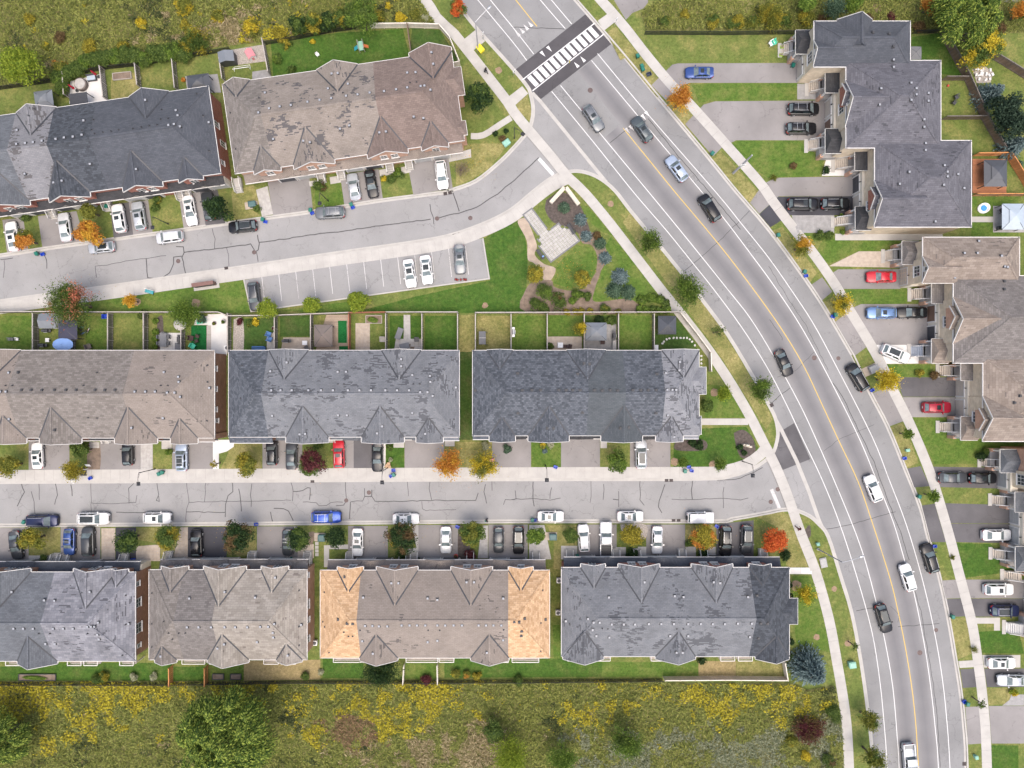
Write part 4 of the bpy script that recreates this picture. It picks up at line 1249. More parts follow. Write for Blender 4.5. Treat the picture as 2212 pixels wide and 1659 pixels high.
 def rear_deck(self,x0,x1,depth=1.5,mat='trim_white',z=2.7):
  a,b_=self.u_rear(x0),self.u_rear(x1)
  MB().prism([self.f(*q,0)[:2] for q in ((a,0.36),(b_,0.36),(b_,-depth),(a,-depth))],z-.16,z).build('rear_deck','step_wood',self.root)
  r=MB()
  P=[(a,.3),(a,-depth),(b_,-depth),(b_,.3)]
  for p,q in zip(P[:-1],P[1:]):
   r.beam(self.f(*p,z+1.0),self.f(*q,z+1.0),.1,.07).beam(self.f(*p,z+.12),self.f(*q,z+.12),.06,.05)
   n=max(2,int((Vector(p)-Vector(q)).length/.16))
   for i in range(n+1):
    t=Vector(p).lerp(Vector(q),i/n)
    r.beam(self.f(t.x,t.y,z+.12),self.f(t.x,t.y,z+1.0),.035)
  r.build('railing',mat,self.root)
  for u in (a+.1,b_-.1):
   MB().beam(self.f(u,-depth+.1,0),self.f(u,-depth+.1,z-.1),.14).build('deck_post',mat,self.root)
 def front(self,drives,porches,roofmat,doors=('door_grey','door_dark'),wallmat='stucco',proj=0.55,u_range=None):
  D=self.D
  ua,ub=u_range or (0.5,self.L-0.5)
  k=0
  for x in drives:
   uc=self.u_front(x)
   a,b=max(0.4,uc-3.05),min(self.L-0.4,uc+3.05)
   MB().prism([self.f(*q,0)[:2] for q in ((a,D-0.5),(b,D-0.5),(b,D+proj),(a,D+proj))],0,3.0).build('garage_wall',wallmat,self.root)
   for s in (-1.52,1.52):
    if 0.8<uc+s<self.L-0.8:
     garage_door(self.root,self.f(uc+s,D+proj+0.02,0.02),self.av,doors[k%len(doors)])
     k+=1
  MB().slab([self.f(ua,D-0.36,3.62),self.f(ub,D-0.36,3.62),self.f(ub,D+proj+0.42,3.12),self.f(ua,D+proj+0.42,3.12)],0.1).build('porch_roof',roofmat,self.root,uv=True)
  MB().beam(self.f(ua,D+proj+0.46,3.04),self.f(ub,D+proj+0.46,3.04),0.1,0.18).build('fascia','trim_white',self.root)
  for x in drives:
   uc=self.u_front(x)
   if not (3<uc<self.L-3):
    continue
   zt=3.12+0.95
   for h in (-1,1):
    MB().slab([self.f(uc+h*2.3,D+proj+0.5,3.2),self.f(uc,D+proj+0.5,zt),self.f(uc,D-0.35,zt+0.02),self.f(uc+h*2.3,D-0.35,3.66)],0.06).build('porch_gable_roof',roofmat,self.root,uv=True)
   MB().add([self.f(uc-2.2,D+proj+0.3,3.0),self.f(uc+2.2,D+proj+0.3,3.0),self.f(uc,D+proj+0.3,zt-0.1),self.f(uc-2.2,D+proj+0.1,3.0),self.f(uc+2.2,D+proj+0.1,3.0),self.f(uc,D+proj+0.1,zt-0.1)],
     [(0,1,2),(3,5,4),(0,2,5,3),(1,4,5,2),(0,3,4,1)]).build('porch_gable',wallmat,self.root)
  for x in porches:
   uc=self.u_front(x)
   steps(self.root,self.f(uc,D+proj+1.15,0),self.av,1.15,4,0.16,0.27,'concrete','trim_white',1.2)
   if 0.5<uc<self.L-0.5:
    MB().box((0,0,1.7),(0.95,0.08,2.1)).box((0,-0.05,1.7),(0.7,0.03,1.8))
    d=MB().box((0,0,1.05),(0.95,0.08,2.1)).box((0,-0.05,1.5),(0.6,0.04,0.7)).box((0,-0.05,0.55),(0.6,0.04,0.7))
    dd=d.build('door','door_brown',self.root)
    dd.location=self.f(uc,D-0.33,0.64)
    dd.rotation_euler=(0,0,self.av+math.pi/2)
def row(xs,y):
 return [(x,y) for x in xs]
b=Block('townhouse_block','long charcoal and pale grey roofed townhouses with red brick end wall above upper street',(-170,274),(450,186),(-143,462),5.8,0.5,'brick_red')
b.roof([(b.u_rear(34),'roof_bluegrey'),(b.u_rear(117),'roof_pale'),(b.u_rear(207),'roof_charcoal'),(99,'roof_slate')],5.0,5.2)
b.gable(b.u_rear(79),3.15,-1)
b.gable(b.u_rear(322),3.1,-1)
b.gable(b.u_front(20),3.2,1,0.7,wins=2)
b.gable(b.u_front(150),3.2,1,0.7,wins=2)
b.gable(b.u_front(308),3.1,1,0.7,wins=2)
b.gable(b.u_front(412),1.9,1,0.5,wins=1)
b.front([22,123,278,428],[66,190,356,372,486],'roof_porch_black',('door_grey','door_dark','door_dark','door_grey'))
b.side_windows(1,[(5.2,3.6,1.0,1.6),(11.2,3.3,0.8,1.2),(7.8,2.0,1.0,2.0)])
b.vents([(37,312),(56,310),(73,308),(92,305),(122,301),(140,298),(159,296),(178,292),(182,261),(196,355),(135,391),(55,376),(381,239),(385,250),(365,271),(377,269),(390,274),(452,265),(315,217),(295,366),(117,395),(38,282)])
b.stacks([(75,236),(62,250),(178,282),(199,281),(205,289),(223,286),(241,284),(257,281),(288,278),(306,275),(323,272),(340,270),(348,258),(364,256),(350,237),(425,203),(439,250),(452,326),(203,259)])
b=Block('townhouse_block','brown roofed townhouses with torn shingles above the upper street bend',(480,182),(975,110),(507,375),5.8,0.5,'brick_salmon')
b.roof([(b.u_rear(566),'roof_taupe'),(b.u_rear(806),'roof_brown_torn'),(99,'roof_redbrown')],5.4,5.2)
b.gable(b.u_rear(512),2.0,-1)
b.gable(b.u_rear(728),3.2,-1)
b.gable(b.u_rear(930),3.3,-1,0.5)
b.gable(b.u_front(576),2.1,1,0.5,wins=1)
b.gable(b.u_front(677),3.2,1,0.6,wins=2)
b.gable(b.u_front(836),3.15,1,0.6,'roof_redbrown',wins=2)
b.gable(b.u_front(938),2.1,1,0.6,wins=1)
b.front([620,772,925],[673,718,828,871],'roof_brown',('door_dark','door_grey','door_grey','door_dark','door_grey','door_grey'))
b.bump(2.6,7.0,1.1,'roof_redbrown')
b.bump(11.0,13.2,0.6,'roof_redbrown')
b.side_windows(1,[(8.6,4.2,0.8,1.3)])
b.vents([(717,160),(730,159),(709,192),(752,182),(582,235),(605,231),(629,228),(665,221),(691,217),(716,213),(748,208),(773,205),(799,201),(830,198),(856,194),(880,190),(898,157),(880,158),(932,114),(936,139),
  (909,187),(917,186),(930,195),(755,272),(735,279),(656,305),(670,308),(894,253),(915,256),(834,285),(820,287),(573,201),(591,301),(559,244)])
b.stacks([(741,201),(721,203),(900,178),(886,179),(492,191),(498,244),(510,322),(560,212)])
b=Block('townhouse_block','brown and taupe roofed townhouses at left edge between the two streets',(-150,757),(463,757),(-150,946),5.8,0.5,'brick_brown')
b.roof([(b.u_rear(44),'roof_brown'),(b.u_rear(290),'roof_taupe'),(99,'roof_brown')],5.2,5.4)
b.gable(b.u_rear(2),3.1,-1)
for c,w,m in ((24,2.4,'roof_brown'),(131,3.25,None),(294,3.3,'roof_brown'),(398,2.1,None)):
 b.gable(b.u_front(c),w,1,0.75,m,wins=2)
b.jogged(b.u_front(427),b.L,0.6)
b.front([106,260,416],[190,352],'roof_porch_black',proj=0.2)
b.side_windows(1,[(2.8,4.6,0.8,1.1),(6.0,4.6,0.8,1.1),(9.2,4.6,0.8,1.1),(11.0,4.0,0.7,1.0)])
b.vents(row((2,14,292,315,336),846)+row((362,378),848)+[(390,857),(355,804),(386,814),(387,825),(285,924),(353,903),(453,838),(21,905),(20,805)])
b.vents(row((47,68,91,118,143,165,206,227,249),843)+[(40,805),(118,929)],'vent_dark')
b.stacks([(448,789),(448,825),(348,833),(363,833),(210,805),(447,909),(181,833),(210,903),(191,902),(28,833),(13,833)])
b=Block('townhouse_block','grey weathered townhouses with a charcoal left unit, middle of the picture',(494,757),(992,757),(494,944),5.8,0.5,'brick_brown')
b.roof([(b.u_rear(580),'roof_charcoal_mottled'),(99,'roof_grey_worn')],5.2,5.2)
b.gable(b.u_rear(624),3.05,-1)
b.gable(b.u_rear(867),3.05,-1)
for c,w in ((664,3.3),(827,3.3),(928,2.08)):
 b.gable(b.u_front(c),w,1,0.75,wins=2)
b.jogged(0.0,b.u_front(588),0.95)
b.jogged(b.u_front(957),b.L,0.55)
b.front([610,764,917],[680,700],'roof_bluegrey',proj=0.2)
b.vents(row((587,607,631,667,694,720,752,777,802,833,858,884),843)+[(908,847),(924,847),(935,855),(589,898),(731,897),(750,897),(891,892),(648,938),(660,937),(826,921),(815,936),(919,937),(985,837),
  (620,783),(585,802),(730,803),(748,803),(891,810),(929,812),(930,825),(867,776),(867,791)])
b.stacks([(730,830),(743,830),(893,830),(907,830),(975,772),(980,906),(523,790),(520,860)])
b=Block('townhouse_block','dark shingled townhouses with a pale right unit beside the avenue curve',(1021,757),(1510,757),(1021,941),5.8,0.5,'brick_brown')
b.roof([(b.u_rear(1267),'roof_charcoal_mottled'),(b.u_rear(1345),'roof_charcoal_fine'),(b.u_rear(1428),'roof_charcoal_mottled'),(99,'roof_pale_worn')],5.2,4.6)
b.gable(b.u_rear(1080),2.0,-1)
b.gable(b.u_rear(1266),3.05,-1)
b.gable(b.u_rear(1470),2.9,-1)
for c,w in ((1085,2.0),(1185,3.15),(1343,3.2),(1446,2.1)):
 b.gable(b.u_front(c),w,1,0.8,wins=2)
b.jogged(0.0,b.u_front(1056),0.6)
b.jogged(b.u_front(1475),b.L,0.5)
b.bump(2.6,6.8,1.1,'roof_pale_worn')
b.bump(10.2,13.0,0.35,'roof_pale_worn')
b.front([1105,1254,1404],[],'roof_porch_black',proj=0.25)
b.vents(row((1019+8,1128,1149,1168,1207,1223,1237,1253),843)+[(1284,843),(1301,844),(1318,843),(1334,844),(1367,843),(1384,843),(1400,843),(1417,843),(1119,892),(1258,891),(1417,892),(1183,925),(1195,925),(1340,925),(1358,923),
  (1118,807),(1248,808),(1262,785),(1273,786),(1419,808)],'vent_dark')
b.vents([(1441,842),(1452,842),(1460,842),(1442,897),(1468,782),(1467,800),(1438,806),(1456,944)])
b=Block('townhouse_block','pale blue grey roofed townhouses in the bottom left corner by the meadow',(-150,1428),(292,1428),(-150,1236),5.8,0.5,'brick_brown')
b.roof([(b.u_rear(118),'roof_bluegrey'),(99,'roof_lavender')],5.0,5.4)
b.gable(b.u_rear(81),3.1,-1,0.3)
b.gable(b.u_front(22),3.2,1,0.5,wins=2)
b.gable(b.u_front(205),3.3,1,0.5,wins=2)
b.gable(b.u_front(258),1.4,1,0.4)
b.front([20,174,272],[75,98,230],'roof_slate')
b.side_windows(1,[(1.8,4.0,0.7,1.0),(4.6,4.2,1.6,2.0),(8.6,4.2,1.4,1.5),(11.6,4.4,0.8,1.1)])
b.vents([(31,1357),(52,1357),(73,1357),(116,1357),(138,1357),(159,1357),(190,1353),(198,1353),(205,1353),(213,1344),(279,1347),(212,1370),(215,1380),(119,1297),(195,1278),(97,1296),(120,1390),(100,1390),(27,1278)])
b.stacks([(85,1368),(109,1368),(190,1368),(272,1286),(272,1349),(265,1415),(178,1280)])
b=Block('townhouse_block','taupe and sand roofed townhouses with brick end wall, second in bottom row',(322,1425),(663,1425),(322,1231),5.8,0.5,'brick_salmon')
b.roof([(b.u_rear(397),'roof_taupe'),(b.u_rear(477),'roof_taupe_dark'),(99,'roof_sandgrey')],5.2,4.8)
b.gable(b.u_rear(358),1.7,-1,0.3)
b.gable(b.u_rear(493),3.2,-1,0.3)
b.gable(b.u_rear(625),2.0,-1,0.2)
b.gable(b.u_front(378),2.1,1,0.5,wins=1)
b.gable(b.u_front(486),3.3,1,0.5,wins=2)
b.gable(b.u_front(594),2.1,1,0.5,wins=1)
b.front([366,448,599],[330,520,645],'roof_taupe_dark',('door_grey','door_beige'))
b.side_windows(1,[(2.5,4.2,1.0,1.9),(5.5,4.0,0.9,1.5),(8.0,4.3,1.5,1.7),(12.6,4.2,0.8,1.1)])
b.vents([(486,1354),(509,1354),(535,1354),(405,1354),(430,1354),(457,1354),(563,1353),(580,1353),(593,1347),(651,1349),(590,1366),(591,1376),(485,1391),(471,1400),(410,1292),(486,1278),(552,1290),(595,1247),(348,1417),(622,1415),(556,1386)])
b.stacks([(329,1281),(329,1347),(329,1397),(387,1367),(401,1367),(365,1367),(646,1275),(646,1353),(646,1394),(373,1380),(355,1342)])
b=Block('townhouse_block','tan ended brown roofed townhouses in the middle of the bottom row',(692,1421),(1187,1421),(692,1232),5.8,0.5,'brick_salmon')
b.roof([(b.u_rear(780),'roof_tan'),(b.u_rear(1098),'roof_brown'),(99,'roof_tan')],5.2,5.2)
b.gable(b.u_rear(818),2.95,-1,0.3)
b.gable(b.u_rear(1058),2.95,-1,0.3)
b.gable(b.u_front(757),2.0,1,0.5,wins=1)
b.gable(b.u_front(858),3.2,1,0.5,wins=2)
b.gable(b.u_front(1019),3.2,1,0.5,wins=2)
b.gable(b.u_front(1125),1.9,1,0.5,wins=1)
b.front([795,947,1097],[740,860,885,1012,1160],'roof_brown',('door_grey','door_dark'))
b.vents([(789,1354-3),(805,1351),(819,1352),(837,1352),(868,1350),(885,1350),(901,1350),(919,1350),(945,1350),(962,1350),(980,1350),(998,1350),(1034,1350),(1050,1350),(1066,1350),(1083,1350),(785,1290),(924,1292),(945,1295),
  (1087,1292),(846,1259),(861,1259),(1008,1257),(1024,1257),(783,1384),(924,1386),(945,1383),(1087,1382),(806,1411),(1052,1409)])
b.vents([(750,1347),(762,1347),(731,1338),(745,1246),(1111,1343),(1121,1344),(1133,1336),(1127,1363),(1126,1373),(1178,1338)],'vent_dark')
b.stacks([(701,1279),(698,1343),(702,1354),(743,1365),(753,1374),(762,1374),(711,1409),(778,1361),(925,1361),(950,1361),(1088,1360),(1172,1275),(1168,1346),(1168,1406)])
b=Block('townhouse_block','patchy grey roofed townhouses with charcoal right unit, right end of bottom row',(1213,1418),(1705,1418),(1213,1226),5.8,0.5,'brick_red')
b.roof([(b.u_rear(1618),'roof_grey_worn'),(99,'roof_charcoal')],5.2,5.0)
b.gable(b.u_rear(1260),3.15,-1,0.3)
b.gable(b.u_rear(1459),3.1,-1,0.3)
b.gable(b.u_rear(1668),2.6,-1,0.3)
b.gable(b.u_front(1281),1.9,1,0.5,wins=1)
b.gable(b.u_front(1380),3.2,1,0.5,wins=2)
b.gable(b.u_front(1538),3.2,1,0.5,wins=2)
b.gable(b.u_front(1642),1.7,1,0.5,wins=1)
b.front([1290,1438,1588],[1236,1341,1388,1490,1538,1672],'roof_slate',('door_grey','door_dark','door_grey'))
b.bump(5.0,9.0,1.3,'roof_charcoal')
b.vents([(1282,1344),(1295,1344),(1321,1348),(1347,1348),(1371,1348),(1401,1347),(1428,1347),(1455,1347),(1486,1347),(1513,1347),(1539,1347),(1565,1347),(1593,1346),(1623,1346),(1270,1336),(1222,1341),(1280,1360),(1288,1373),(1316,1376),
  (1447,1373),(1486,1373),(1619,1375),(1315,1290),(1457,1287),(1476,1289),(1615,1289),(1392,1257),(1541,1257),(1555,1259),(1461,1409),(1474,1409)])
b.vents([(1643,1346),(1658,1346),(1635,1286),(1638,1378)],'vent_dark')
b.stacks([(1227,1272),(1231,1348),(1227,1409),(1301,1357),(1313,1358),(1462,1358),(1476,1358),(1625,1357)])
# --- stepped blocks east of the avenue (fronts face left)
class Stepped:
 def __init__(self,name,label,base,ze=7.0):
  p=W(*base)
  self.o=Vector((p.x,p.y))
  self.ze=ze
  self.root=thing(name,label,'townhouses',(p.x,p.y,0),0,'townhouse blocks')
  self.hips=[]
 def l(self,x,y,z):
  q=W(x,y,z)
  return (q.x-self.o.x,q.y-self.o.y,z)
 def hip(self,rect,mat,wall,slope=0.5):
  x0,y0,x1,y1=rect
  ze=self.ze
  a,c=self.l(x0,y1,ze),self.l(x1,y0,ze)
  X0,Y0,X1,Y1=a[0],a[1],c[0],c[1]
  w,h=X1-X0,Y1-Y0
  m=min(w,h)/2
  zr=ze+slope*m
  if w>=h:
   R0,R1=(X0+m,(Y0+Y1)/2,zr),(X1-m,(Y0+Y1)/2,zr)
   polys=[[(X0,Y0,ze),(X1,Y0,ze),R1,R0],[(X1,Y1,ze),(X0,Y1,ze),R0,R1],[(X0,Y1,ze),(X0,Y0,ze),R0],[(X1,Y0,ze),(X1,Y1,ze),R1]]
  else:
   R0,R1=((X0+X1)/2,Y0+m,zr),((X0+X1)/2,Y1-m,zr)
   polys=[[(X1,Y0,ze),(X1,Y1,ze),R1,R0],[(X0,Y1,ze),(X0,Y0,ze),R0,R1],[(X0,Y0,ze),(X1,Y0,ze),R0],[(X1,Y1,ze),(X0,Y1,ze),R1]]
  mb=MB()
  for pl in polys:
   mb.slab([(p[0],p[1],p[2]+0.012) for p in pl],0.05)
  mb.build('roof',mat,self.root,uv=True)
  cap=MB().beam((R0[0],R0[1],zr+0.02),(R1[0],R1[1],zr+0.02),0.3,0.05)
  for cx,cy in ((X0,Y0),(X0,Y1),(X1,Y0),(X1,Y1)):
   t=R0 if (Vector((cx,cy))-Vector(R0[:2])).length<(Vector((cx,cy))-Vector(R1[:2])).length else R1
   cap.beam((cx,cy,ze+0.02),(t[0],t[1],zr+0.02),0.24,0.05)
  cap.build('ridge_cap',mat,self.root,uv=True)
  MB().prism([(X0-.1,Y0-.1),(X1+.1,Y0-.1),(X1+.1,Y1+.1),(X0-.1,Y1+.1)],ze-0.2,ze+0.003+0.002*len(self.hips)).build('fascia','trim_white',self.root)
  MB().prism([(X0+.3,Y0+.33),(X1-.33,Y0+.33),(X1-.33,Y1-.33),(X0+.3,Y1-.33)],0,ze-0.19).build('wall',wall,self.root,uv=True)
  self.hips.append((X0,Y0,X1,Y1,slope,m))
 def z_at(self,X,Y):
  z=self.ze
  for X0,Y0,X1,Y1,s,m in self.hips:
   d=min(X-X0,X1-X,Y-Y0,Y1-Y,m)
   if d>0:
    z=max(z,self.ze+s*d)
  return z
 def vents(self,pts,kind='vent_grey'):
  for x,y in pts:
   z=self.ze+2
   for _ in range(8):
    q=self.l(x,y,z)
    z=self.z_at(q[0],q[1])
   o=put('roof_vent',VENT[kind],self.root,(q[0],q[1],z+0.0),(0,0,0),(.8,.8,.9))
   put('vent_cap',VCAP[kind],o)
 def gable(self,x,y,hw,depth,mat,wall,dirn=(-1,0),sg=0.85,win=True,zb=0.0):
  ze=self.ze
  p=self.l(x,y,ze)
  f=Vector(dirn)
  s=Vector((-f.y,f.x))
  c=Vector(p[:2])
  zr=ze+sg*hw
  vf=c+f*0.25
  bk=c-f*depth
  for h in (-1,1):
   A,B=vf+s*h*hw,vf
   C_,D_=bk,c+s*h*hw-f*0.0
   pts=[(A.x,A.y,ze+.03),(B.x,B.y,zr+.03),(C_.x,C_.y,zr+.03),(bk.x+s.x*h*hw,bk.y+s.y*h*hw,ze+.03)]
   MB().slab(pts,0.06).build('gable_roof',mat,self.root,uv=True)
   MB().beam((A.x+f.x*.02,A.y+f.y*.02,ze),(B.x+f.x*.02,B.y+f.y*.02,zr),0.07,0.2).build('rake_trim','trim_white',self.root)
  MB().beam((vf.x,vf.y,zr+.04),(bk.x,bk.y,zr+.04),0.24,0.05).build('ridge_cap',mat,self.root,uv=True)
  w0=c-f*0.05
  q=[w0+s*(hw-.25),w0-s*(hw-.25)]
  bb=[v-f*0.9 for v in q]
  m=MB().add([(q[0].x,q[0].y,zb),(q[1].x,q[1].y,zb),(q[1].x,q[1].y,ze),(w0.x,w0.y,zr-.2),(q[0].x,q[0].y,ze),
     (bb[0].x,bb[0].y,zb),(bb[1].x,bb[1].y,zb),(bb[1].x,bb[1].y,ze),((w0-f*.9).x,(w0-f*.9).y,zr-.2),(bb[0].x,bb[0].y,ze)],
     [(0,1,2,3,4),(5,9,8,7,6),(0,4,9,5),(1,6,7,2),(4,3,8,9),(2,7,8,3),(0,5,6,1)])
  m.build('gable_wall',wall,self.root,uv=True)
  if win:
   a=math.atan2(f.y,f.x)
   window(self.root,(*(w0+f*0.05),5.2),a,1.7,1.7,2)
   window(self.root,(*(w0+f*0.05),ze+0.7),a,0.7,0.8,0)
 def garage(self,x,y0,y1,doors):
  a,b_=self.l(x,y1,0),self.l(x,y0,0)
  X=a[0]
  MB().prism([(X-.02,a[1]),(X+1.2,a[1]),(X+1.2,b_[1]),(X-.02,b_[1])],0,3.1).build('garage_wall','stucco',self.root)
  n=len(doors)
  for i,d in enumerate(doors):
   t=(i+0.5)/n
   garage_door(self.root,(X-0.05,b_[1]+(a[1]-b_[1])*t,0.02),math.pi,d,min(2.5,abs(b_[1]-a[1])/n-0.5))
   lm=MB().box((0,0,0),(0.16,0.14,0.3)).beam((0,0,.12),(0.25,0,.2),.04)
   lo=lm.build('wall_lamp','vent_dark',self.root)
   lo.location=(X-0.2,b_[1]+(a[1]-b_[1])*t,2.75)
 def porch(self,rect,stair,roofmat,kind,wall='brick_salmon',zr=3.9,step='step_wood',rail='trim_white',hl=1.25):
  x0,y0,x1,y1=rect
  a,c=self.l(x0,y1,zr),self.l(x1,y0,zr)
  X0,Y0,X1,Y1=a[0],a[1],c[0],c[1]
  if kind=='gable':
   ym=(Y0+Y1)/2
   zt=zr+0.55*(Y1-Y0)/2
   for (ya,yb) in ((Y0,ym),(Y1,ym)):
    MB().slab([(X0-.0,ya,zr+.02),(X1,ya,zr+.02),(X1+0.9,yb,zt),(X0+0.5,yb,zt)],0.08).build('porch_roof',roofmat,self.root,uv=True)
   MB().slab([(X0,Y0,zr+.02),(X0+.5,ym,zt),(X0,Y1,zr+.02)],0.08).build('porch_roof',roofmat,self.root,uv=True)
  else:
   MB().slab([(X0,Y0,zr),(X1+.3,Y0,zr+.25),(X1+.3,Y1,zr+.25),(X0,Y1,zr)],0.1).build('porch_roof',roofmat,self.root,uv=True)
  tr=MB()
  for p,q in (((X0,Y0),(X1,Y0)),((X0,Y1),(X1,Y1)),((X0,Y0),(X0,Y1))):
   tr.beam((*p,zr-.12),(*q,zr-.12),0.12,0.22)
  tr.build('fascia','trim_white',self.root)
  MB().prism([(X0+.1,Y0+.1),(X1+.4,Y0+.1),(X1+.4,Y1-.1),(X0+.1,Y1-.1)],0,hl).build('porch_floor','concrete_grey',self.root)
  for yy in (Y0+.3,Y1-.3):
   MB().box((X0+.3,yy,0.9),(0.5,0.5,1.8)).build('porch_pier',wall,self.root,uv=True)
   MB().box((X0+.3,yy,(1.8+zr-.2)/2),(0.22,0.22,zr-2.0)).build('porch_post','trim_white',self.root)
  MB().box((X1+0.25,(Y0+Y1)/2,hl+1.05),(0.08,1.0,2.1)).box((X1+0.2,(Y0+Y1)/2,hl+1.3),(0.05,0.6,1.1)).build('door','door_brown',self.root)
  xf,xt,ya,yb=stair
  f0,f1=self.l(xf,(ya+yb)/2,0),self.l(xt,(ya+yb)/2,hl)
  n=7
  wd=abs(self.l(xf,ya,0)[1]-self.l(xf,yb,0)[1])
  run=max(0.24,(X0-f0[0]+0.05)/(n+2.0))
  steps(self.root,(f0[0],f0[1],0),math.pi,min(1.7,max(1.2,wd)),n,hl/n,run,step,rail,max(0.4,X0-f0[0]-n*run+0.1))
  MB().box((f0[0]-0.3,f0[1],0.05),(0.62,wd+0.5,0.1)).build('step_pad','concrete',self.root)
bs=Stepped('townhouse_block','stepped dark grey townhouses with cream brick fronts at upper right',(1722,300))
bs.hip((1759,46,1966,144),'roof_slate','brick_cream',0.62)
bs.hip((1828,131,2032,319),'roof_purplegrey','brick_cream',0.5)
bs.hip((1890,304,2098,490),'roof_purplegrey','brick_cream',0.5)
bs.gable(1846,46,2.7,4.5,'roof_slate','brick_red',(0,1),0.9,False)
bs.gable(1829,224,3.6,6.6,'roof_purplegrey','brick_cream',sg=.75)
bs.gable(1822,204,1.7,4.0,'roof_purplegrey','brick_red',win=False,zb=5.6)
bs.gable(1891,438,3.5,6.6,'roof_purplegrey','brick_cream',sg=.75)
bs.gable(1884,428,1.7,4.0,'roof_purplegrey','brick_red',win=False,zb=5.6)
bs.gable(1760,114,2.0,4.0,'roof_slate','brick_cream')
bs.garage(1722,132,178,['door_beige'])
bs.garage(1783,218,303,['door_beige','door_brown'])
bs.garage(1843,382,465,['door_dark','door_beige'])
bs.porch((1719,65,1752,116),(1688,1714,97,121),'roof_porch_black','gable')
bs.porch((1783,152,1821,200),(1746,1778,177,205),'roof_porch_black','flat')
bs.porch((1783,278,1817,331),(1745,1777,304,327),'roof_porch_black','gable')
bs.porch((1847,326,1881,368),(1803,1840,344,369),'roof_porch_black','flat')
bs.porch((1848,446,1882,497),(1802,1837,471,489),'roof_porch_black','gable')
bs.vents([(1902,192),(1967,180),(1978,192),(1978,205),(1967,217),(1899,227),(1929,130),(1929,146),(2004,202),(2004,219),(1995,259),(1995,275),(1998,310),(1998,325),(2039,358),(2045,372),(2045,382),(2068,377),(1963,372),(1942,398),(2037,400),(2081,407),(1938,437),(1961,438),(2019,479)])
bs.vents([(1859,70),(1885,71),(1920,74),(1929,101)],'vent_dark')
bs=Stepped('townhouse_block','stepped beige roofed townhouses at right edge beside the avenue',(1945,700))
bs.hip((1994,513,2202,611),'roof_beige','brick_cream',0.62)
bs.hip((2060,596,2275,784),'roof_taupe_dark','brick_cream',0.5)
bs.hip((2124,770,2335,953),'roof_beige','brick_cream',0.5)
bs.gable(2061,692,3.6,6.6,'roof_beige','brick_cream',sg=.75)
bs.gable(2054,686,1.8,4.0,'roof_beige','brick_salmon',win=False,zb=5.6)
bs.gable(2125,902,3.4,6.6,'roof_beige','brick_cream',sg=.75)
bs.gable(2118,906,1.7,4.0,'roof_beige','brick_salmon',win=False,zb=5.6)
bs.gable(1995,582,2.1,5.0,'roof_beige','brick_cream')
bs.garage(1945,578,622,['door_beige'])
bs.garage(2004,657,745,['door_brown','door_dark'])
bs.garage(2065,817,902,['door_beige','door_beige'])
bs.porch((1949,521,1985,571),(1911,1941,542,565),'roof_taupe_dark','gable')
bs.porch((2013,612,2053,655),(1968,2004,625,648),'roof_taupe_dark','flat')
bs.porch((2013,732,2049,785),(1967,2003,746,772),'roof_beige','gable',step='step_blue')
bs.porch((2076,785,2112,822),(2029,2059,790,812),'roof_taupe_dark','flat')
bs.porch((2076,900,2112,951),(2029,2059,912,932),'roof_beige','gable')
bs.vents([(2082,547),(2110,547),(2113,521),(2162,553),(2169,576),(2175,577),(2061,600)],'vent_grey')
bs.vents([(2169,608),(2169,625),(2203,855),(2191,870),(2183,912),(2200,912)],'vent_dark')
bs=Stepped('townhouse_block','townhouses with blue grey porch roofs in lower right corner',(2155,1030))
bs.hip((2222,968,2420,1062),'roof_bluegrey','brick_salmon',0.6)
bs.hip((2247,1050,2440,1242),'roof_bluegrey','brick_cream',0.5)
bs.hip((2282,1228,2460,1420),'roof_bluegrey','brick_cream',0.5)
bs.garage(2155,1008,1056,['door_grey'])
bs.garage(2181,1090,1174,['door_grey','door_grey'])
bs.garage(2212,1252,1333,['door_beige','door_beige'])
bs.porch((2161,971,2199,1021),(2119,2151,990,1006),'roof_bluegrey','gable')
bs.porch((2193,1063,2229,1106),(2142,2181,1069,1089),'roof_bluegrey','flat')
bs.porch((2194,1181,2232,1234),(2143,2181,1185,1205),'roof_bluegrey','gable')
bs.porch((2230,1232,2262,1252),(2168,2212,1232,1250),'roof_bluegrey','flat')
bs.porch((2235,1336,2270,1390),(2172,2215,1342,1366),'roof_bluegrey','gable',step='concrete_white')
bs.gable(2223,1040,1.6,5.0,'roof_bluegrey','brick_cream')
# --- cars
for nm,c,mt,rg in (('white',(0.64,0.64,0.63),0,.35),('silver',(0.42,0.44,0.46),0.35,.35),('pale_silver',(0.56,0.57,0.58),0.25,.35),('grey',(0.15,0.16,0.17),0.4,.35),('dark_grey',(0.050,0.054,0.060),0.35,.3),
     ('black',(0.010,0.010,0.012),0.1,.25),('red',(0.42,0.018,0.030),0.1,.3),('dark_red',(0.27,0.012,0.028),0.1,.3),('blue',(0.030,0.065,0.21),0.3,.3),('navy',(0.016,0.022,0.065),0.3,.3),
     ('bright_blue',(0.025,0.07,0.34),0.3,.3),('pale_blue',(0.33,0.39,0.48),0.4,.35),('steel_blue',(0.12,0.20,0.36),0.4,.3),('teal_grey',(0.070,0.085,0.092),0.35,.3),('slate_blue',(0.24,0.28,0.33),0.4,.35)):
 carpaint(nm,c,mt,rg)
glassy('car_glass',(0.020,0.026,0.028),0.05)
glassy('car_glass_light',(0.12,0.15,0.155),0.1)
plain('tyre',(0.018,0.018,0.018),0.85,0.2,6)
plain('rim_alloy',(0.45,0.46,0.47),0.35,0.1,6,metal=0.7)
plain('lamp_clear',(0.62,0.64,0.66),0.2,0.1,8)
plain('lamp_red',(0.38,0.012,0.012),0.25,0.1,8)
plain('plastic_black',(0.020,0.020,0.022),0.55,0.15,5)
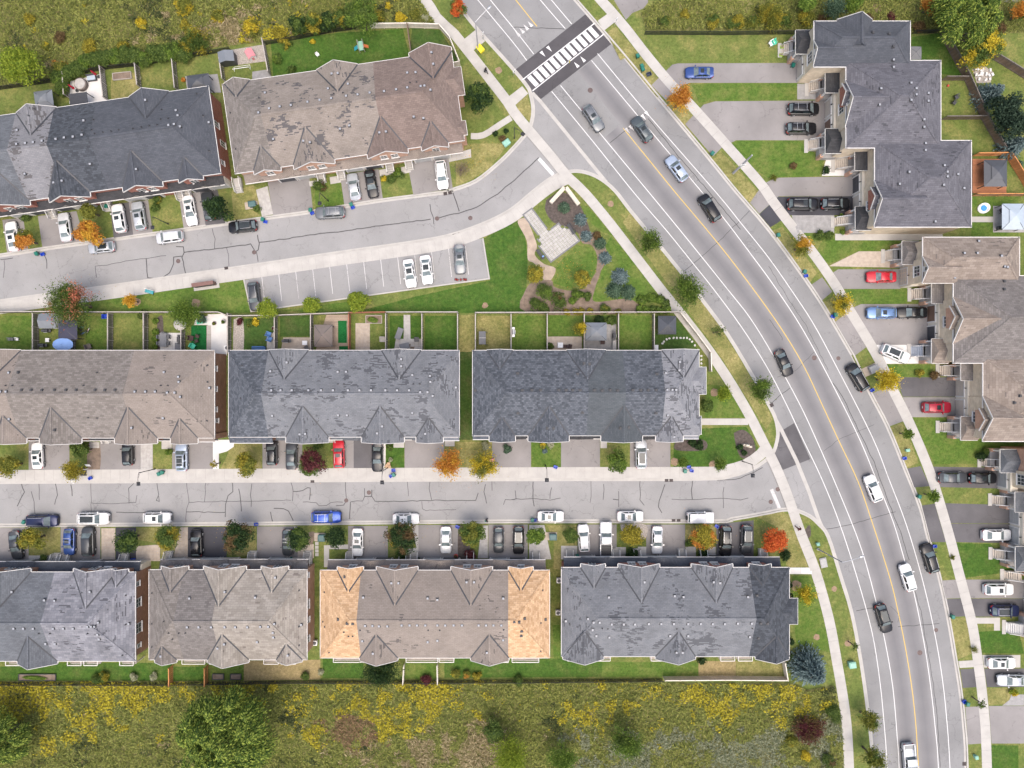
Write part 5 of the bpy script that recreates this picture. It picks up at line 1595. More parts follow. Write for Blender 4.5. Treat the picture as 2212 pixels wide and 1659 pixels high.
plain('chrome',(0.32,0.33,0.34),0.35,0.08,5,metal=0.7)
plain('plate_white',(0.66,0.67,0.68),0.5,0.08,8)
TYPES={  # length, width, roof height, x (from centre, share of length): windshield base/top, rear glass top/base; hood, belt, tail heights
 'sedan': dict(L=4.75,W=1.83,H=1.44,x=(0.215,0.055,-0.215,-0.365),z=(0.80,0.93,0.98),rails=False),
 'hatch': dict(L=4.25,W=1.77,H=1.48,x=(0.235,0.085,-0.345,-0.455),z=(0.85,0.96,0.98),rails=False),
 'suv': dict(L=4.65,W=1.86,H=1.67,x=(0.225,0.090,-0.365,-0.468),z=(0.97,1.07,1.08),rails=True),
 'big_suv': dict(L=5.0,W=1.94,H=1.76,x=(0.235,0.115,-0.385,-0.475),z=(1.05,1.14,1.14),rails=True),
 'minivan': dict(L=5.05,W=1.95,H=1.74,x=(0.300,0.140,-0.395,-0.475),z=(0.95,1.05,1.08),rails=True),
 'boxy': dict(L=4.7,W=1.88,H=1.84,x=(0.190,0.145,-0.430,-0.465),z=(1.12,1.18,1.18),rails=False),
 'pickup': dict(L=5.75,W=1.98,H=1.88,x=(0.185,0.085,-0.120,-0.155),z=(1.10,1.20,0.80),rails=False),
}
CARM={}
def car_parts(kind):
 if kind in CARM:
  return CARM[kind]
 T=TYPES[kind]
 L,Wd,Hh=T['L'],T['W'],T['H']
 xw0,xw1,xr1,xr0=[v*L for v in T['x']]
 hz,bz,tz=T['z']
 box=kind in ('boxy','pickup')
 st=[-.5,-.488,-.45,-.38,-.25,-.1,.05,.2,.3,.38,.44,.478,.5]
 rings=[]
 for s in st:
  x=s*L
  e=max(0.0,(abs(s)-0.36)/0.14)
  k=(0.10 if box else 0.22)*e**2.2
  if s>0 and not box:
   k*=1.25
  w=Wd/2*(1-k)
  if s>0:
   t=min(1,max(0,(x-xw0)/(L/2-xw0)))
   zt=bz+(hz-bz)*min(1,t*1.6)-(0.20 if not box else 0.08)*max(0,t-0.55)**1.4*2
  else:
   t=min(1,max(0,(xr0-x)/(L/2+xr0+1e-6)))
   zt=bz+(tz-bz)*min(1,t*2)
  if s in (-.5,.5):
   zt-=0.16
  zb=0.22 if abs(s)<0.44 else 0.30
  half=[(w*0.84,zb),(w*0.985,zb+0.16),(w,zt*0.62),(w*0.955,zt-0.07),(w*0.80,zt+0.0),(w*0.40,zt+0.028),(0.0,zt+0.034)]
  rings.append([(x,-y,z) for y,z in half]+[(x,y,z) for y,z in reversed(half[:-1])])
 body=MB()
 n=len(rings[0])
 vs=[p for r in rings for p in r]
 fs=[]
 for i in range(len(rings)-1):
  for k in range(n):
   k2=(k+1)%n
   fs.append((i*n+k,(i+1)*n+k,(i+1)*n+k2,i*n+k2))
 fs.append(tuple(range(n)))
 fs.append(tuple((len(rings)-1)*n+k for k in range(n))[::-1])
 body.add(vs,fs)
 wb,wt=Wd/2*0.90,Wd/2*(0.70 if not box else 0.82)
 ze=Hh-0.07
 B=[(xr0,-wb*.94,tz-.02 if kind!='pickup' else 1.0),(xw0,-wb*.96,bz-.02),(xw0,wb*.96,bz-.02),(xr0,wb*.94,tz-.02 if kind!='pickup' else 1.0)]
 Tt=[(xr1,-wt*.95,ze-.02),(xw1,-wt,ze),(xw1,wt,ze),(xr1,wt*.95,ze-.02)]
 ic=0.16
 Tc=[(xr1+ic,-wt*.74,Hh-.012),(xw1-ic,-wt*.76,Hh),(xw1-ic,wt*.76,Hh),(xr1+ic,wt*.74,Hh-.012)]
 xm=(xw0+xr0)/2-0.05
 tm=(xw1+xr1)/2
 cab=B+Tt+Tc
 body.add(cab,[(0,1,5,4),(1,2,6,5),(2,3,7,6),(3,0,4,7),(4,5,9,8),(5,6,10,9),(6,7,11,10),(7,4,8,11),(8,9,10,11)])
 if kind=='pickup':
  for sy in (-1,1):
   body.box(((xr0-L/2)/2+0.02,sy*(Wd/2-0.11),0.98),(xr0+L/2-0.1,0.14,0.36))
  body.box((-L/2+0.08,0,0.98),(0.1,Wd-0.2,0.36))
 parts={'body': shared(body,'body','paint_white',smooth=True)}
 def pane(q,inset,push):
  q=[Vector(p) for p in q]
  c=sum(q,Vector())/4
  nrm=(q[1]-q[0]).cross(q[3]-q[0]).normalized()
  cc=c-Vector((0,0,0.6))
  if nrm.dot(c-Vector((c.x*0.4,0,0.6)))<0:
   nrm=-nrm
  return [c+(p-c)*inset+nrm*push for p in q]
 ws=pane([B[1],B[2],Tt[2],Tt[1]],0.90,0.014)
 rw=pane([B[0],B[3],Tt[3],Tt[0]],0.84,0.014)
 parts['windshield']=shared(MB().slab(ws,0.008),'windshield','car_glass_light')
 parts['rear_window']=shared(MB().slab(rw,0.008),'rear_window','car_glass_light')
 sw=[]
 for sy in (0,1):
  b0,b1,t1,t0=(B[0],B[1],Tt[1],Tt[0]) if sy==0 else (B[3],B[2],Tt[2],Tt[3])
  for a,c in ((0.08,0.47),(0.52,0.93)):
   q=[Vector(b0).lerp(Vector(b1),a),Vector(b0).lerp(Vector(b1),c),Vector(t0).lerp(Vector(t1),c),Vector(t0).lerp(Vector(t1),a)]
   q=pane(q,0.86,0.014)
   nn=Vector((0,-1 if sy==0 else 1,0.3)).normalized()*0.006
   m=MB().add(q+[p+nn for p in q],[(0,1,2,3),(7,6,5,4),(0,4,5,1),(1,5,6,2),(2,6,7,3),(3,7,4,0)])
   sw.append(shared(m,'side_window','car_glass'))
 parts['side_window']=sw
 hl,tl,mr,rl=[],[],[],[]
 for sy in (-1,1):
  m=MB().add([(L/2-.62,sy*(Wd/2-.08),hz-.10),(L/2-.12,sy*(Wd/2-.36),hz-.16),(L/2-.06,sy*(Wd/2-.62),hz-.16),(L/2-.40,sy*(Wd/2-.36),hz-.035),
     (L/2-.56,sy*(Wd/2-.09),hz-.26),(L/2-.07,sy*(Wd/2-.40),hz-.32),(L/2-.02,sy*(Wd/2-.62),hz-.32),(L/2-.4,sy*(Wd/2-.36),hz-.3)],
     [(0,1,2,3),(4,7,6,5),(0,4,5,1),(1,5,6,2),(2,6,7,3),(3,7,4,0)])
  hl.append(shared(m,'headlight','lamp_clear'))
  zt=tz-0.12 if kind!='pickup' else 1.0
  m=MB().add([(-L/2+.30,sy*(Wd/2-.035),zt),(-L/2+.01,sy*(Wd/2-.22),zt+.0),(-L/2+.005,sy*(Wd/2-.46),zt-.02),(-L/2+.24,sy*(Wd/2-.20),zt+.085),
     (-L/2+.28,sy*(Wd/2-.03),zt-.17),(-L/2-.015,sy*(Wd/2-.20),zt-.17),(-L/2-.015,sy*(Wd/2-.46),zt-.14),(-L/2+.22,sy*(Wd/2-.22),zt-.14)],
     [(0,1,2,3),(4,7,6,5),(0,4,5,1),(1,5,6,2),(2,6,7,3),(3,7,4,0)])
  tl.append(shared(m,'taillight','lamp_red'))
  m=MB().box((xw0-.28,sy*(Wd/2+.09),bz+.05),(0.16,0.2,0.15)).box((xw0-.26,sy*(Wd/2-.04),bz+.0),(0.08,0.14,0.05))
  mr.append(shared(m,'mirror','paint_white'))
  m=MB().beam((xw1-.25,sy*wt*.83,Hh+.02),(xr1+.2,sy*wt*.80,Hh+.01),0.05,0.05)
  rl.append(shared(m,'roof_rail','chrome'))
 parts['headlight'],parts['taillight'],parts['mirror'],parts['roof_rail']=hl,tl,mr,rl
 parts['grille']=shared(MB().box((L/2-.015,0,hz-.30),(0.06,Wd*0.44,0.22)).box((L/2-.02,0,0.42),(0.06,Wd*.6,0.12)),'grille','plastic_black')
 parts['licence_plate']=shared(MB().box((-L/2-.01,0,0.72),(0.03,0.32,0.16)),'licence_plate','plate_white')
 parts['lower_trim']=shared(MB().box((0,0,0.26),(L*0.90,Wd*0.95,0.16)),'lower_trim','plastic_black')
 yh=xw1-xr1
 parts['sunroof']=shared(MB().box((xw1-ic-.42,0,Hh+.004),(0.62,wt*1.12,0.014)),'sunroof','car_glass')
 parts['glass_roof']=shared(MB().box((tm+0.05,0,Hh+.003),(yh-.42,wt*1.42,0.014)),'glass_roof','car_glass')
 parts['crossbar']=[shared(MB().beam((xw1-.55,-wt*.9,Hh+.07),(xw1-.55,wt*.9,Hh+.07),0.06,0.04),'crossbar','chrome'),
      shared(MB().beam((xr1+.75,-wt*.9,Hh+.07),(xr1+.75,wt*.9,Hh+.07),0.06,0.04),'crossbar','chrome')]
 parts['antenna']=shared(MB().add([(xr1+.32,-.02,Hh),(xr1+.12,-.03,Hh),(xr1+.12,.03,Hh),(xr1+.32,.02,Hh),(xr1+.13,0,Hh+.09)],[(0,1,2,3),(0,4,1),(1,4,2),(2,4,3),(3,4,0)]),'antenna','plastic_black')
 r=0.345 if kind in ('suv','big_suv','minivan') else (0.39 if box else 0.325)
 ty=MB().tube([(0,-.11,0),(0,-.10,0),(0,.10,0),(0,.11,0)],[r*.9,r,r,r*.9],16)
 rm=MB().tube([(0,-.118,0),(0,.118,0)],[r*.62,r*.62],14)
 for i in range(5):
  a=2*math.pi*i/5
  for yy in (-.122,.122):
   rm.beam((0,yy,0),(r*.62*math.cos(a),yy,r*.62*math.sin(a)),0.06,0.03)
 parts['wheel']=(shared(ty,'wheel','tyre',smooth=True),shared(rm,'rim','rim_alloy'),r,L*0.29 if not box else L*0.30)
 if kind=='pickup':
  m=MB()
  ln=xr0+L/2-.2
  for i in range(4):
   m.box((-L/2+.15+ln*(i+.5)/4,0,1.175),(ln/4-.02,Wd-.26,.03))
  parts['tonneau_cover']=shared(m,'tonneau_cover','plastic_black')
  m=MB().box(((xr0-L/2)/2,0,0.86),(xr0+L/2-.3,Wd-.36,.04))
  for i in range(7):
   m.box(((xr0-L/2)/2,-0.7+i*0.233,0.885),(xr0+L/2-.3,.08,.02))
  parts['cargo_bed']=shared(m,'cargo_bed','paint_grey')
 if kind=='boxy':
  m=MB().tube([(-L/2-.2,0,1.02),(-L/2-.02,0,1.02)],[r*.98,r*.98],18)
  parts['spare_wheel']=shared(m,'spare_wheel','tyre')
  m=MB()
  for sy in (-1,1):
   for sx in (-1,1):
    m.box((sx*L*.30,sy*(Wd/2+.02),.86),(.95,.22,.08))
  parts['fender']=shared(m,'fender','plastic_black')
 CARM[kind]=parts
 return parts
def car(kind,x,y,heading,colour,label,group=None,z=0.0,roof=None,extra=(),length=None):
 T=TYPES[kind]
 P=car_parts(kind)
 sc=(length/T['L'],1+(length/T['L']-1)*.3,1) if length else None
 p=W(x,y,z+0.8)
 root=thing('parked_car' if group!='cars driving on the avenue' else 'moving_car',label,'pickup' if kind=='pickup' else ('minivan' if kind=='minivan' else ('suv' if 'suv' in kind or kind=='boxy' else 'car')),
    (p.x,p.y,z),R(heading),group,sc)
 pm='paint_'+colour
 put('body',P['body'],root,mat=pm)
 put('windshield',P['windshield'],root)
 put('rear_window',P['rear_window'],root)
 for m in P['side_window']:
  put('side_window',m,root)
 for k in ('headlight','taillight'):
  for m in P[k]:
   put(k,m,root)
 for m in P['mirror']:
  put('mirror',m,root,mat=pm)
 for k in ('grille','licence_plate','lower_trim','antenna'):
  put(k,P[k],root)
 if T['rails'] and 'norails' not in extra:
  for m in P['roof_rail']:
   put('roof_rail',m,root)
 if 'sunroof' in extra:
  put('sunroof',P['sunroof'],root)
 if 'glass' in extra:
  put('glass_roof',P['glass_roof'],root)
 if 'bars' in extra:
  for m in P['crossbar']:
   put('crossbar',m,root)
 wm,rm,r,ax=P['wheel']
 for sx in (-1,1):
  for sy in (-1,1):
   o=put('wheel',wm,root,(sx*ax,sy*(T['W']/2-.10),r))
   put('rim',rm,o)
 if kind=='pickup':
  put('tonneau_cover' if 'cover' in extra else 'cargo_bed',P['tonneau_cover' if 'cover' in extra else 'cargo_bed'],root)
 if kind=='boxy':
  put('spare_wheel',P['spare_wheel'],root)
  put('fender',P['fender'],root)
 return root
DR,ST,LOT,AV='cars parked on driveways','cars parked along the kerbs','cars in the parking court','cars driving on the avenue'
zr=ZR+0.004
CARS=[
 ('sedan',26,510,100,'white','white sedan with sunroof on driveway at far left of the upper street',DR,0.02,('sunroof',),4.9),
 ('sedan',139,490,99,'pale_silver','silver sedan on driveway left of the bright orange tree',DR,0.02,(),None),
 ('suv',257,471,100,'white','white SUV on dark driveway right of the orange tree, left of two',DR,0.02,('sunroof','norails'),None),
 ('suv',300,466,100,'silver','silver SUV with sunroof beside a white SUV on shared driveway',DR,0.02,('sunroof',),None),
 ('sedan',410,455,-80,'white','white sedan with sunroof beside dark evergreen on charcoal roofed townhouses driveway',DR,0.02,('sunroof',),4.85),
 ('suv',450,445,99,'dark_grey','dark SUV half hidden behind the dark leaning evergreen',DR,0.02,(),None),
 ('hatch',218,534,186,'silver','silver hatchback with black roof parked at the kerb below the orange tree',ST,zr,('glass',),4.3),
 ('minivan',366,512,187,'pale_silver','pale silver minivan parked on upper street beside driveway lamp post',ST,zr,('norails',),4.4),
 ('suv',524,489,186,'black','black SUV parked on upper street below the gap between townhouse blocks',ST,zr,('glass',),4.6),
 ('big_suv',713,459,183,'grey','grey SUV with chrome rails parked on upper street below brown townhouses',ST,zr,('bars',),4.75),
 ('sedan',764,403,100,'silver','silver sedan left of a black sedan on brown townhouses driveway',DR,0.02,(),4.5),
 ('sedan',802,397,-80,'black','black sedan facing the upper street beside a silver sedan',DR,0.02,('glass',),4.5),
 ('suv',954,378,-83,'white','white SUV alone on the rightmost driveway of the brown townhouses',DR,0.02,('norails',),None),
 ('suv',549,640,-84,'dark_grey','dark grey SUV in the leftmost bay of the parking court',LOT,0.014,(),4.6),
 ('sedan',885,591,-82,'white','white sedan with black glass roof, left of the two white cars in parking court',LOT,0.014,('glass',),4.6),
 ('sedan',921,583,-84,'white','white car with black glass roof, right of the two white cars in parking court',LOT,0.014,('glass',),4.7),
 ('sedan',993,560,-87,'grey','grey sedan with sunroof in parking court near the red cones',LOT,0.014,('sunroof',),4.75),
 ('suv',1282,255,-56.5,'grey','dark grey SUV driving towards the street corner just below the crosswalk',AV,zr,('sunroof',),None),
 ('suv',1387,279,124,'teal_grey','dark teal SUV driving up towards the crosswalk, crossing white triangles',AV,zr,('sunroof',),4.5),
 ('suv',1462,364,126,'pale_blue','pale blue SUV driving up the avenue behind a dark teal SUV',AV,zr,('sunroof','norails'),None),
 ('minivan',1533,449,122,'black','black minivan driving up the avenue beside the garden plaza',AV,zr,('norails',),4.8),
 ('sedan',1694,784,-66,'black','black sedan driving down the avenue in its bend',AV,zr,(),4.5),
 ('minivan',1853,815,121,'black','black minivan parked at avenue kerb beside the bright yellow tree',ST,zr,(),4.8),
 ('suv',1886,1055,111,'white','white SUV driving up the avenue opposite the lower street mouth',AV,zr,('norails',),4.5),
 ('suv',2009,1206,107,'black','black SUV parked at the right kerb of the avenue, lower part',ST,zr,(),4.85),
 ('suv',1961,1247,107,'white','white SUV driving up the avenue beside a parked black SUV',AV,zr,('norails',),4.5),
 ('suv',1909,1336,-73,'black','black car with glass roof driving down the lower avenue',AV,zr,('glass','norails'),4.75),
 ('pickup',1965,1644,-85,'silver','silver pickup with open bed leaving the picture at the bottom of the avenue',AV,zr,(),None),
 ('sedan',1511,156,180,'blue','blue sedan on the topmost long driveway right of the avenue',DR,0.02,('sunroof',),4.6),
 ('minivan',1736,235,0,'black','black minivan with silver roof box rails, upper of two on a wide driveway',DR,0.02,('bars',),None),
 ('suv',1731,277,0,'black','black SUV below a black minivan on the same wide driveway',DR,0.02,('bars',),4.9),
 ('big_suv',1735,441,0,'black','black SUV nearest the sidewalk, parked behind another black SUV',DR,0.02,('sunroof',),5.05),
 ('suv',1805,440,0,'black','black SUV nearest the garage door, in front of another black SUV',DR,0.02,(),None),
 ('sedan',1904,598,180,'red','bright red sedan on driveway of the beige roofed townhouses',DR,0.02,(),4.75),
 ('suv',1904,676,180,'steel_blue','light blue SUV parked nose out in front of a black sedan',DR,0.02,('sunroof','norails'),4.75),
 ('sedan',1970,675,180,'black','black sedan between a light blue SUV and a brown garage door',DR,0.02,(),4.8),
 ('suv',1935,764,-23,'white','white SUV with black roof parked askew on a white concrete driveway',DR,0.03,('glass','norails'),4.75),
 ('suv',2024,880,0,'dark_red','dark red SUV on driveway of the beige townhouses',DR,0.02,('sunroof','norails'),4.6),
 ('sedan',2059,1032,0,'dark_grey','dark grey sedan behind a black car on a single dark driveway',DR,0.02,(),4.65),
 ('hatch',2124,1033,0,'black','black hatchback against the garage door, ahead of a dark grey sedan',DR,0.02,('sunroof',),4.5),
 ('sedan',2154,1156,0,'white','white sedan on the wide dark double driveway at right edge',DR,0.02,(),4.8),
 ('suv',2158,1273,0,'white','white SUV with sunroof above a navy SUV at right edge',DR,0.02,('sunroof','norails'),4.8),
 ('suv',2171,1319,0,'navy','navy SUV below a white SUV at right edge',DR,0.02,('glass',),None),
 ('sedan',2165,1433,0,'white','white sedan on pale concrete beside a silver sedan at right edge',DR,0.02,('sunroof',),4.6),
 ('sedan',2187,1470,180,'silver','silver sedan facing the avenue at right edge',DR,0.02,(),4.8),
 ('sedan',80,984,93,'white','white sedan with sunroof parked under brown eaves, leftmost above the lower street',DR,0.02,('sunroof',),4.3),
 ('hatch',275,979,91,'black','black hatchback beside the grey paver strip above the lower street',DR,0.02,(),4.0),
 ('suv',392,987,91,'pale_blue','pale blue SUV with roof bars beside a white curved walk',DR,0.02,('glass','bars'),4.6),
 ('suv',587,977,91,'black','black SUV left of a dark grey sedan under grey eaves',DR,0.02,(),4.2),
 ('sedan',629,984,90,'dark_grey','dark grey sedan right of a black SUV under grey eaves',DR,0.02,(),4.6),
 ('suv',732,981,92,'red','red SUV with sunroof right of the red and green tree',DR,0.02,('sunroof',),4.5),
 ('sedan',815,988,-90,'black','black sedan on white concrete strip facing the lower street',DR,0.02,(),4.7),
 ('suv',1385,981,91,'silver','silver SUV with dark glass roof below the dark shingled townhouses',DR,0.02,('glass',),4.65),
 ('minivan',91,1125,0,'navy','dark blue minivan parked at lower street kerb, leftmost in the line',ST,zr,(),None),
 ('big_suv',202,1120,0,'white','long white SUV with two sunroofs, second from left on lower street',ST,zr,('glass',),5.1),
 ('suv',340,1119,0,'white','white SUV with small sunroof parked right of the long white SUV',ST,zr,('sunroof','norails'),4.5),
 ('big_suv',705,1117,0,'bright_blue','bright blue SUV with roof rails parked on lower street',ST,zr,('bars',),4.8),
 ('sedan',877,1121,0,'white','white sedan parked on lower street above the brown leaved tree',ST,zr,(),4.3),
 ('sedan',1190,1116,0,'white','white sedan with sunroof parked on lower street beside green and blue bins',ST,zr,('sunroof',),4.3),
 ('sedan',1362,1116,0,'white','white sedan with sunroof parked above a golden tree, left of the boxy white off-roader',ST,zr,('sunroof',),4.3),
 ('boxy',1513,1118,0,'white','boxy white off-roader with rear spare wheel near the street mouth',ST,zr,(),4.35),
 ('sedan',33,1178,-82,'dark_grey','dark grey sedan left of the yellow green tree, bottom left driveway',DR,0.02,(),4.6),
 ('hatch',149,1171,-91,'blue','blue hatchback left of a dark grey minivan',DR,0.02,('bars','sunroof'),4.35),
 ('minivan',190,1170,92,'dark_grey','dark grey minivan right of a blue hatchback',DR,0.02,('norails',),4.75),
 ('suv',424,1173,92,'black','black SUV on a freshly sealed black driveway',DR,0.02,('norails',),4.35),
 ('hatch',621,1172,-90,'dark_grey','dark grey hatchback half covered by a dark green tree',DR,0.02,('bars',),4.3),
 ('sedan',772,1172,-91,'white','white sedan with black sunroof below the lower street, right of a transformer box',DR,0.02,('sunroof',),4.55),
 ('sedan',963,1167,-90,'pale_silver','pale silver sedan between brown tree and olive tree',DR,0.02,(),4.4),
 ('hatch',1077,1167,-90,'dark_grey','dark hatchback with silver roof, left of a black SUV',DR,0.02,(),4.15),
 ('suv',1120,1167,-90,'black','black SUV left of the small lime green tree',DR,0.02,('glass',),4.5),
 ('suv',1261,1162,94,'white','white SUV left of the silver pickup',DR,0.02,('norails',),4.4),
 ('pickup',1309,1164,90,'pale_silver','silver pickup with black bed cover on driveway below the lower street',DR,0.02,('cover',),5.6),
 ('sedan',1420,1167,-91,'pale_silver','silver sedan between two golden trees',DR,0.02,(),4.5),
 ('suv',1568,1169,-91,'black','black SUV with pale sunroof, left of two on the rightmost lower driveway',DR,0.02,('sunroof',),4.9),
 ('suv',1613,1165,-91,'dark_grey','dark grey SUV, right of two on the rightmost lower driveway',DR,0.02,('glass',),4.6),
]
for kind,x,y,h,colr,lab,grp,z,extra,ln in CARS:
 car(kind,x,y,h,colr,lab,grp,z,None,extra,ln)
# --- vegetation
LEAF={
 'green': [(0.033,0.066,0.012),(0.073,0.117,0.022),(0.138,0.193,0.040)],
 'dark_green': [(0.008,0.024,0.007),(0.020,0.046,0.012),(0.045,0.082,0.020)],
 'lime': [(0.095,0.151,0.013),(0.185,0.252,0.022),(0.302,0.358,0.039)],
 'fresh': [(0.050,0.101,0.013),(0.101,0.168,0.022),(0.190,0.269,0.045)],
 'olive': [(0.072,0.088,0.013),(0.146,0.161,0.023),(0.260,0.260,0.046)],
 'gold': [(0.132,0.120,0.014),(0.252,0.216,0.024),(0.408,0.348,0.042)],
 'yellow': [(0.290,0.210,0.012),(0.460,0.350,0.022),(0.660,0.540,0.050)],
 'orange': [(0.30,0.105,0.016),(0.46,0.19,0.030),(0.62,0.30,0.055)],
 'amber': [(0.36,0.19,0.018),(0.52,0.29,0.030),(0.66,0.40,0.05)],
 'scarlet': [(0.34,0.050,0.012),(0.50,0.095,0.020),(0.62,0.17,0.040)],
 'salmon': [(0.28,0.075,0.045),(0.40,0.13,0.075),(0.52,0.21,0.12)],
 'russet': [(0.075,0.046,0.020),(0.125,0.080,0.033),(0.19,0.13,0.055)],
 'burgundy': [(0.050,0.011,0.014),(0.090,0.022,0.026),(0.15,0.042,0.045)],
 'blue_spruce': [(0.045,0.078,0.078),(0.105,0.155,0.155),(0.22,0.29,0.29)],
 'green_spruce': [(0.022,0.050,0.028),(0.060,0.110,0.065),(0.13,0.20,0.125)],
 'pine': [(0.010,0.024,0.014),(0.026,0.050,0.030),(0.055,0.090,0.055)],
 'willow': [(0.014,0.036,0.008),(0.085,0.150,0.020),(0.40,0.47,0.085)],
 'bare': [(0.12,0.085,0.070),(0.19,0.14,0.12),(0.26,0.20,0.17)],
 'pale': [(0.20,0.22,0.12),(0.32,0.33,0.20),(0.42,0.42,0.30)],
}
for k,c in LEAF.items():
 leaf('leaf_'+k,c)
for a,b_,sc in (('green','scarlet',.30),('green','orange',.4),('green','russet',.5),('green','yellow',.5),('green','gold',.5),('orange','amber',.5),('gold','orange',.5),('olive','gold',.6),('fresh','amber',.5),
    ('dark_green','russet',.45),('olive','green',.6),('yellow','lime',.6),('dark_green','green',.7),('orange','olive',.4),('green','salmon',.22),('amber','olive',.35),('burgundy','russet',.8),('yellow','olive',.5),('lime','yellow',.5),('fresh','green',.6),('green','burgundy',.35)):
 leaf('leaf_%s_%s'%(a,b_),LEAF[a],sc,LEAF[b_],thr=(0.53,0.60) if b_ in ('salmon','scarlet') or a+b_=='greenrusset' else (0.47,0.55))
plain('bark',(0.095,0.070,0.055),0.95,0.3,6)
def quads_mesh(name,P,A,B_,mat):
 n=len(P)
 V=np.empty((n,4,3),np.float32)
 V[:,0]=P-A
 V[:,1]=P+B_*0.9
 V[:,2]=P+A
 V[:,3]=P-B_*0.9
 me=bpy.data.meshes.new(name)
 me.vertices.add(4*n)
 me.vertices.foreach_set('co',V.reshape(-1))
 me.loops.add(4*n)
 me.loops.foreach_set('vertex_index',np.arange(4*n,dtype=np.int32))
 me.polygons.add(n)
 me.polygons.foreach_set('loop_start',np.arange(0,4*n,4,dtype=np.int32))
 me.update(calc_edges=True)
 me.materials.append(M(mat))
 return me
def unit(v):
 return v/np.maximum(1e-6,np.linalg.norm(v,axis=1,keepdims=True))
def frame_from(nrm,rg):
 r=rg.normal(size=nrm.shape)
 a=unit(np.cross(nrm,r))
 return a,np.cross(nrm,a)
def crown_round(seed,n,rad,hgt,ls,clumps=16,spread=0.72,cr=(0.30,0.48)):
 rg=np.random.default_rng(seed)
 d=unit(rg.normal(size=(clumps,3)))
 d[:,2]=np.abs(d[:,2])*1.1-0.35
 rr=rg.uniform(0.35,1.0,(clumps,1))**0.6*spread
 c=d*rr
 c[0]=(0,0,0.3)
 crr=rg.uniform(*cr,clumps)
 k=rg.integers(0,clumps,n)
 u=unit(rg.normal(size=(n,3)))
 u[:,2]=np.where(u[:,2]<-0.3,-u[:,2],u[:,2])
 P=c[k]+u*(crr[k]*rg.uniform(0.55,1.08,n))[:,None]
 nrm=unit(u+rg.normal(size=(n,3))*0.55+np.array([0,0,0.35]))
 a,b=frame_from(nrm,rg)
 P=P*np.array([rad,rad,hgt])
 s=(ls*rg.uniform(0.6,1.25,n))[:,None]
 return P,a*s,b*s*0.75
def crown_loose(seed,n,rad,hgt,ls,branches=22):
 rg=np.random.default_rng(seed)
 ang=rg.uniform(0,2*np.pi,branches)
 el=rg.uniform(0.0,1.2,branches)
 ln=rg.uniform(0.6,1.05,branches)
 k=rg.integers(0,branches,n)
 t=rg.uniform(0.25,1.0,n)**0.8
 dr=np.stack([np.cos(ang)*np.cos(el),np.sin(ang)*np.cos(el),np.sin(el)],1)
 P=dr[k]*(ln[k]*t)[:,None]
 P+=rg.normal(size=(n,3))*0.15
 P[:,2]-=0.22*t**2
 nrm=unit(rg.normal(size=(n,3))*0.6+np.array([0,0,0.9]))
 b=unit(dr[k]+rg.normal(size=(n,3))*0.6)
 a=unit(np.cross(nrm,b))
 P=P*np.array([rad,rad,hgt])
 s=(ls*rg.uniform(0.6,1.3,n))[:,None]
 return P,b*s,a*s*0.55
def crown_spruce(seed,rad,hgt,levels=15,per=15,sprays=8,ls=0.20):
 rg=np.random.default_rng(seed)
 Ps,As,Bs=[],[],[]
 for l in range(levels):
  t=l/levels
  R_=rad*(1-t)**0.85+0.05
  nb=max(5,int(per*(1-t*.6)))
  for j in range(nb):
   a=2*np.pi*(j+rg.uniform(0,.9))/nb+l
   d=np.array([np.cos(a),np.sin(a),0])
   side=np.array([-d[1],d[0],0])
   rl=R_*rg.uniform(0.82,1.08)
   for s in range(sprays):
    f=(s+rg.uniform(.2,.9))/sprays
    z=hgt*(t**1.0)-hgt*0.5-0.28*rl*f**2+0.10*f
    sg=rg.choice([-1,1])
    p=d*rl*f+side*sg*0.10*rl*(1.1-f)*rg.uniform(0,1)
    dr=d+side*sg*rg.uniform(0.2,0.9)+np.array([0,0,rg.uniform(-.25,.25)])
    dr /= np.linalg.norm(dr)
    nn=np.array([0,0,1.0])+rg.normal(size=3)*.35
    q=np.cross(nn,dr)
    q /= np.linalg.norm(q)
    w=ls*rg.uniform(.7,1.2)
    Ps.append([p[0],p[1],z])
    As.append(dr*w)
    Bs.append(q*w*.42)
 return np.array(Ps),np.array(As),np.array(Bs)
def crown_willow(seed,rad,hgt,lobes=40,strands=84,per=7,ls=0.20):
 rg=np.random.default_rng(seed)
 Ps,As,Bs=[],[],[]
 for l in range(lobes):
  a0=l*2.39996+rg.uniform(-.3,.3)
  rr=rad*.80*np.sqrt((l+.5)/lobes)
  o=np.array([np.cos(a0),np.sin(a0)])*rr
  zl=hgt*.55*(1-(rr/rad)**2)+rg.uniform(-.2,.2)*hgt
  lr=rad*rg.uniform(.20,.34)
  for i in range(strands):
   a=a0+rg.normal()*1.25
   cur=rg.uniform(-.5,.5)
   z0=zl+rg.uniform(-.25,.2)
   L_=lr*rg.uniform(.6,1.25)
   for k in range(per):
    f=(k+.4)/per
    aa=a+cur*f
    p=o+np.array([np.cos(aa),np.sin(aa)])*L_*f
    z=z0-hgt*.42*f**2
    dr=np.array([np.cos(aa),np.sin(aa),-1.0*f])
    dr /= np.linalg.norm(dr)
    q=np.cross(np.array([0,0,1.0])+rg.normal(size=3)*.5,dr)
    q /= np.linalg.norm(q)
    w=ls*rg.uniform(.7,1.3)
    Ps.append([p[0],p[1],z])
    As.append(dr*w)
    Bs.append(q*w*.38)
 return np.array(Ps),np.array(As),np.array(Bs)
_crowns={}
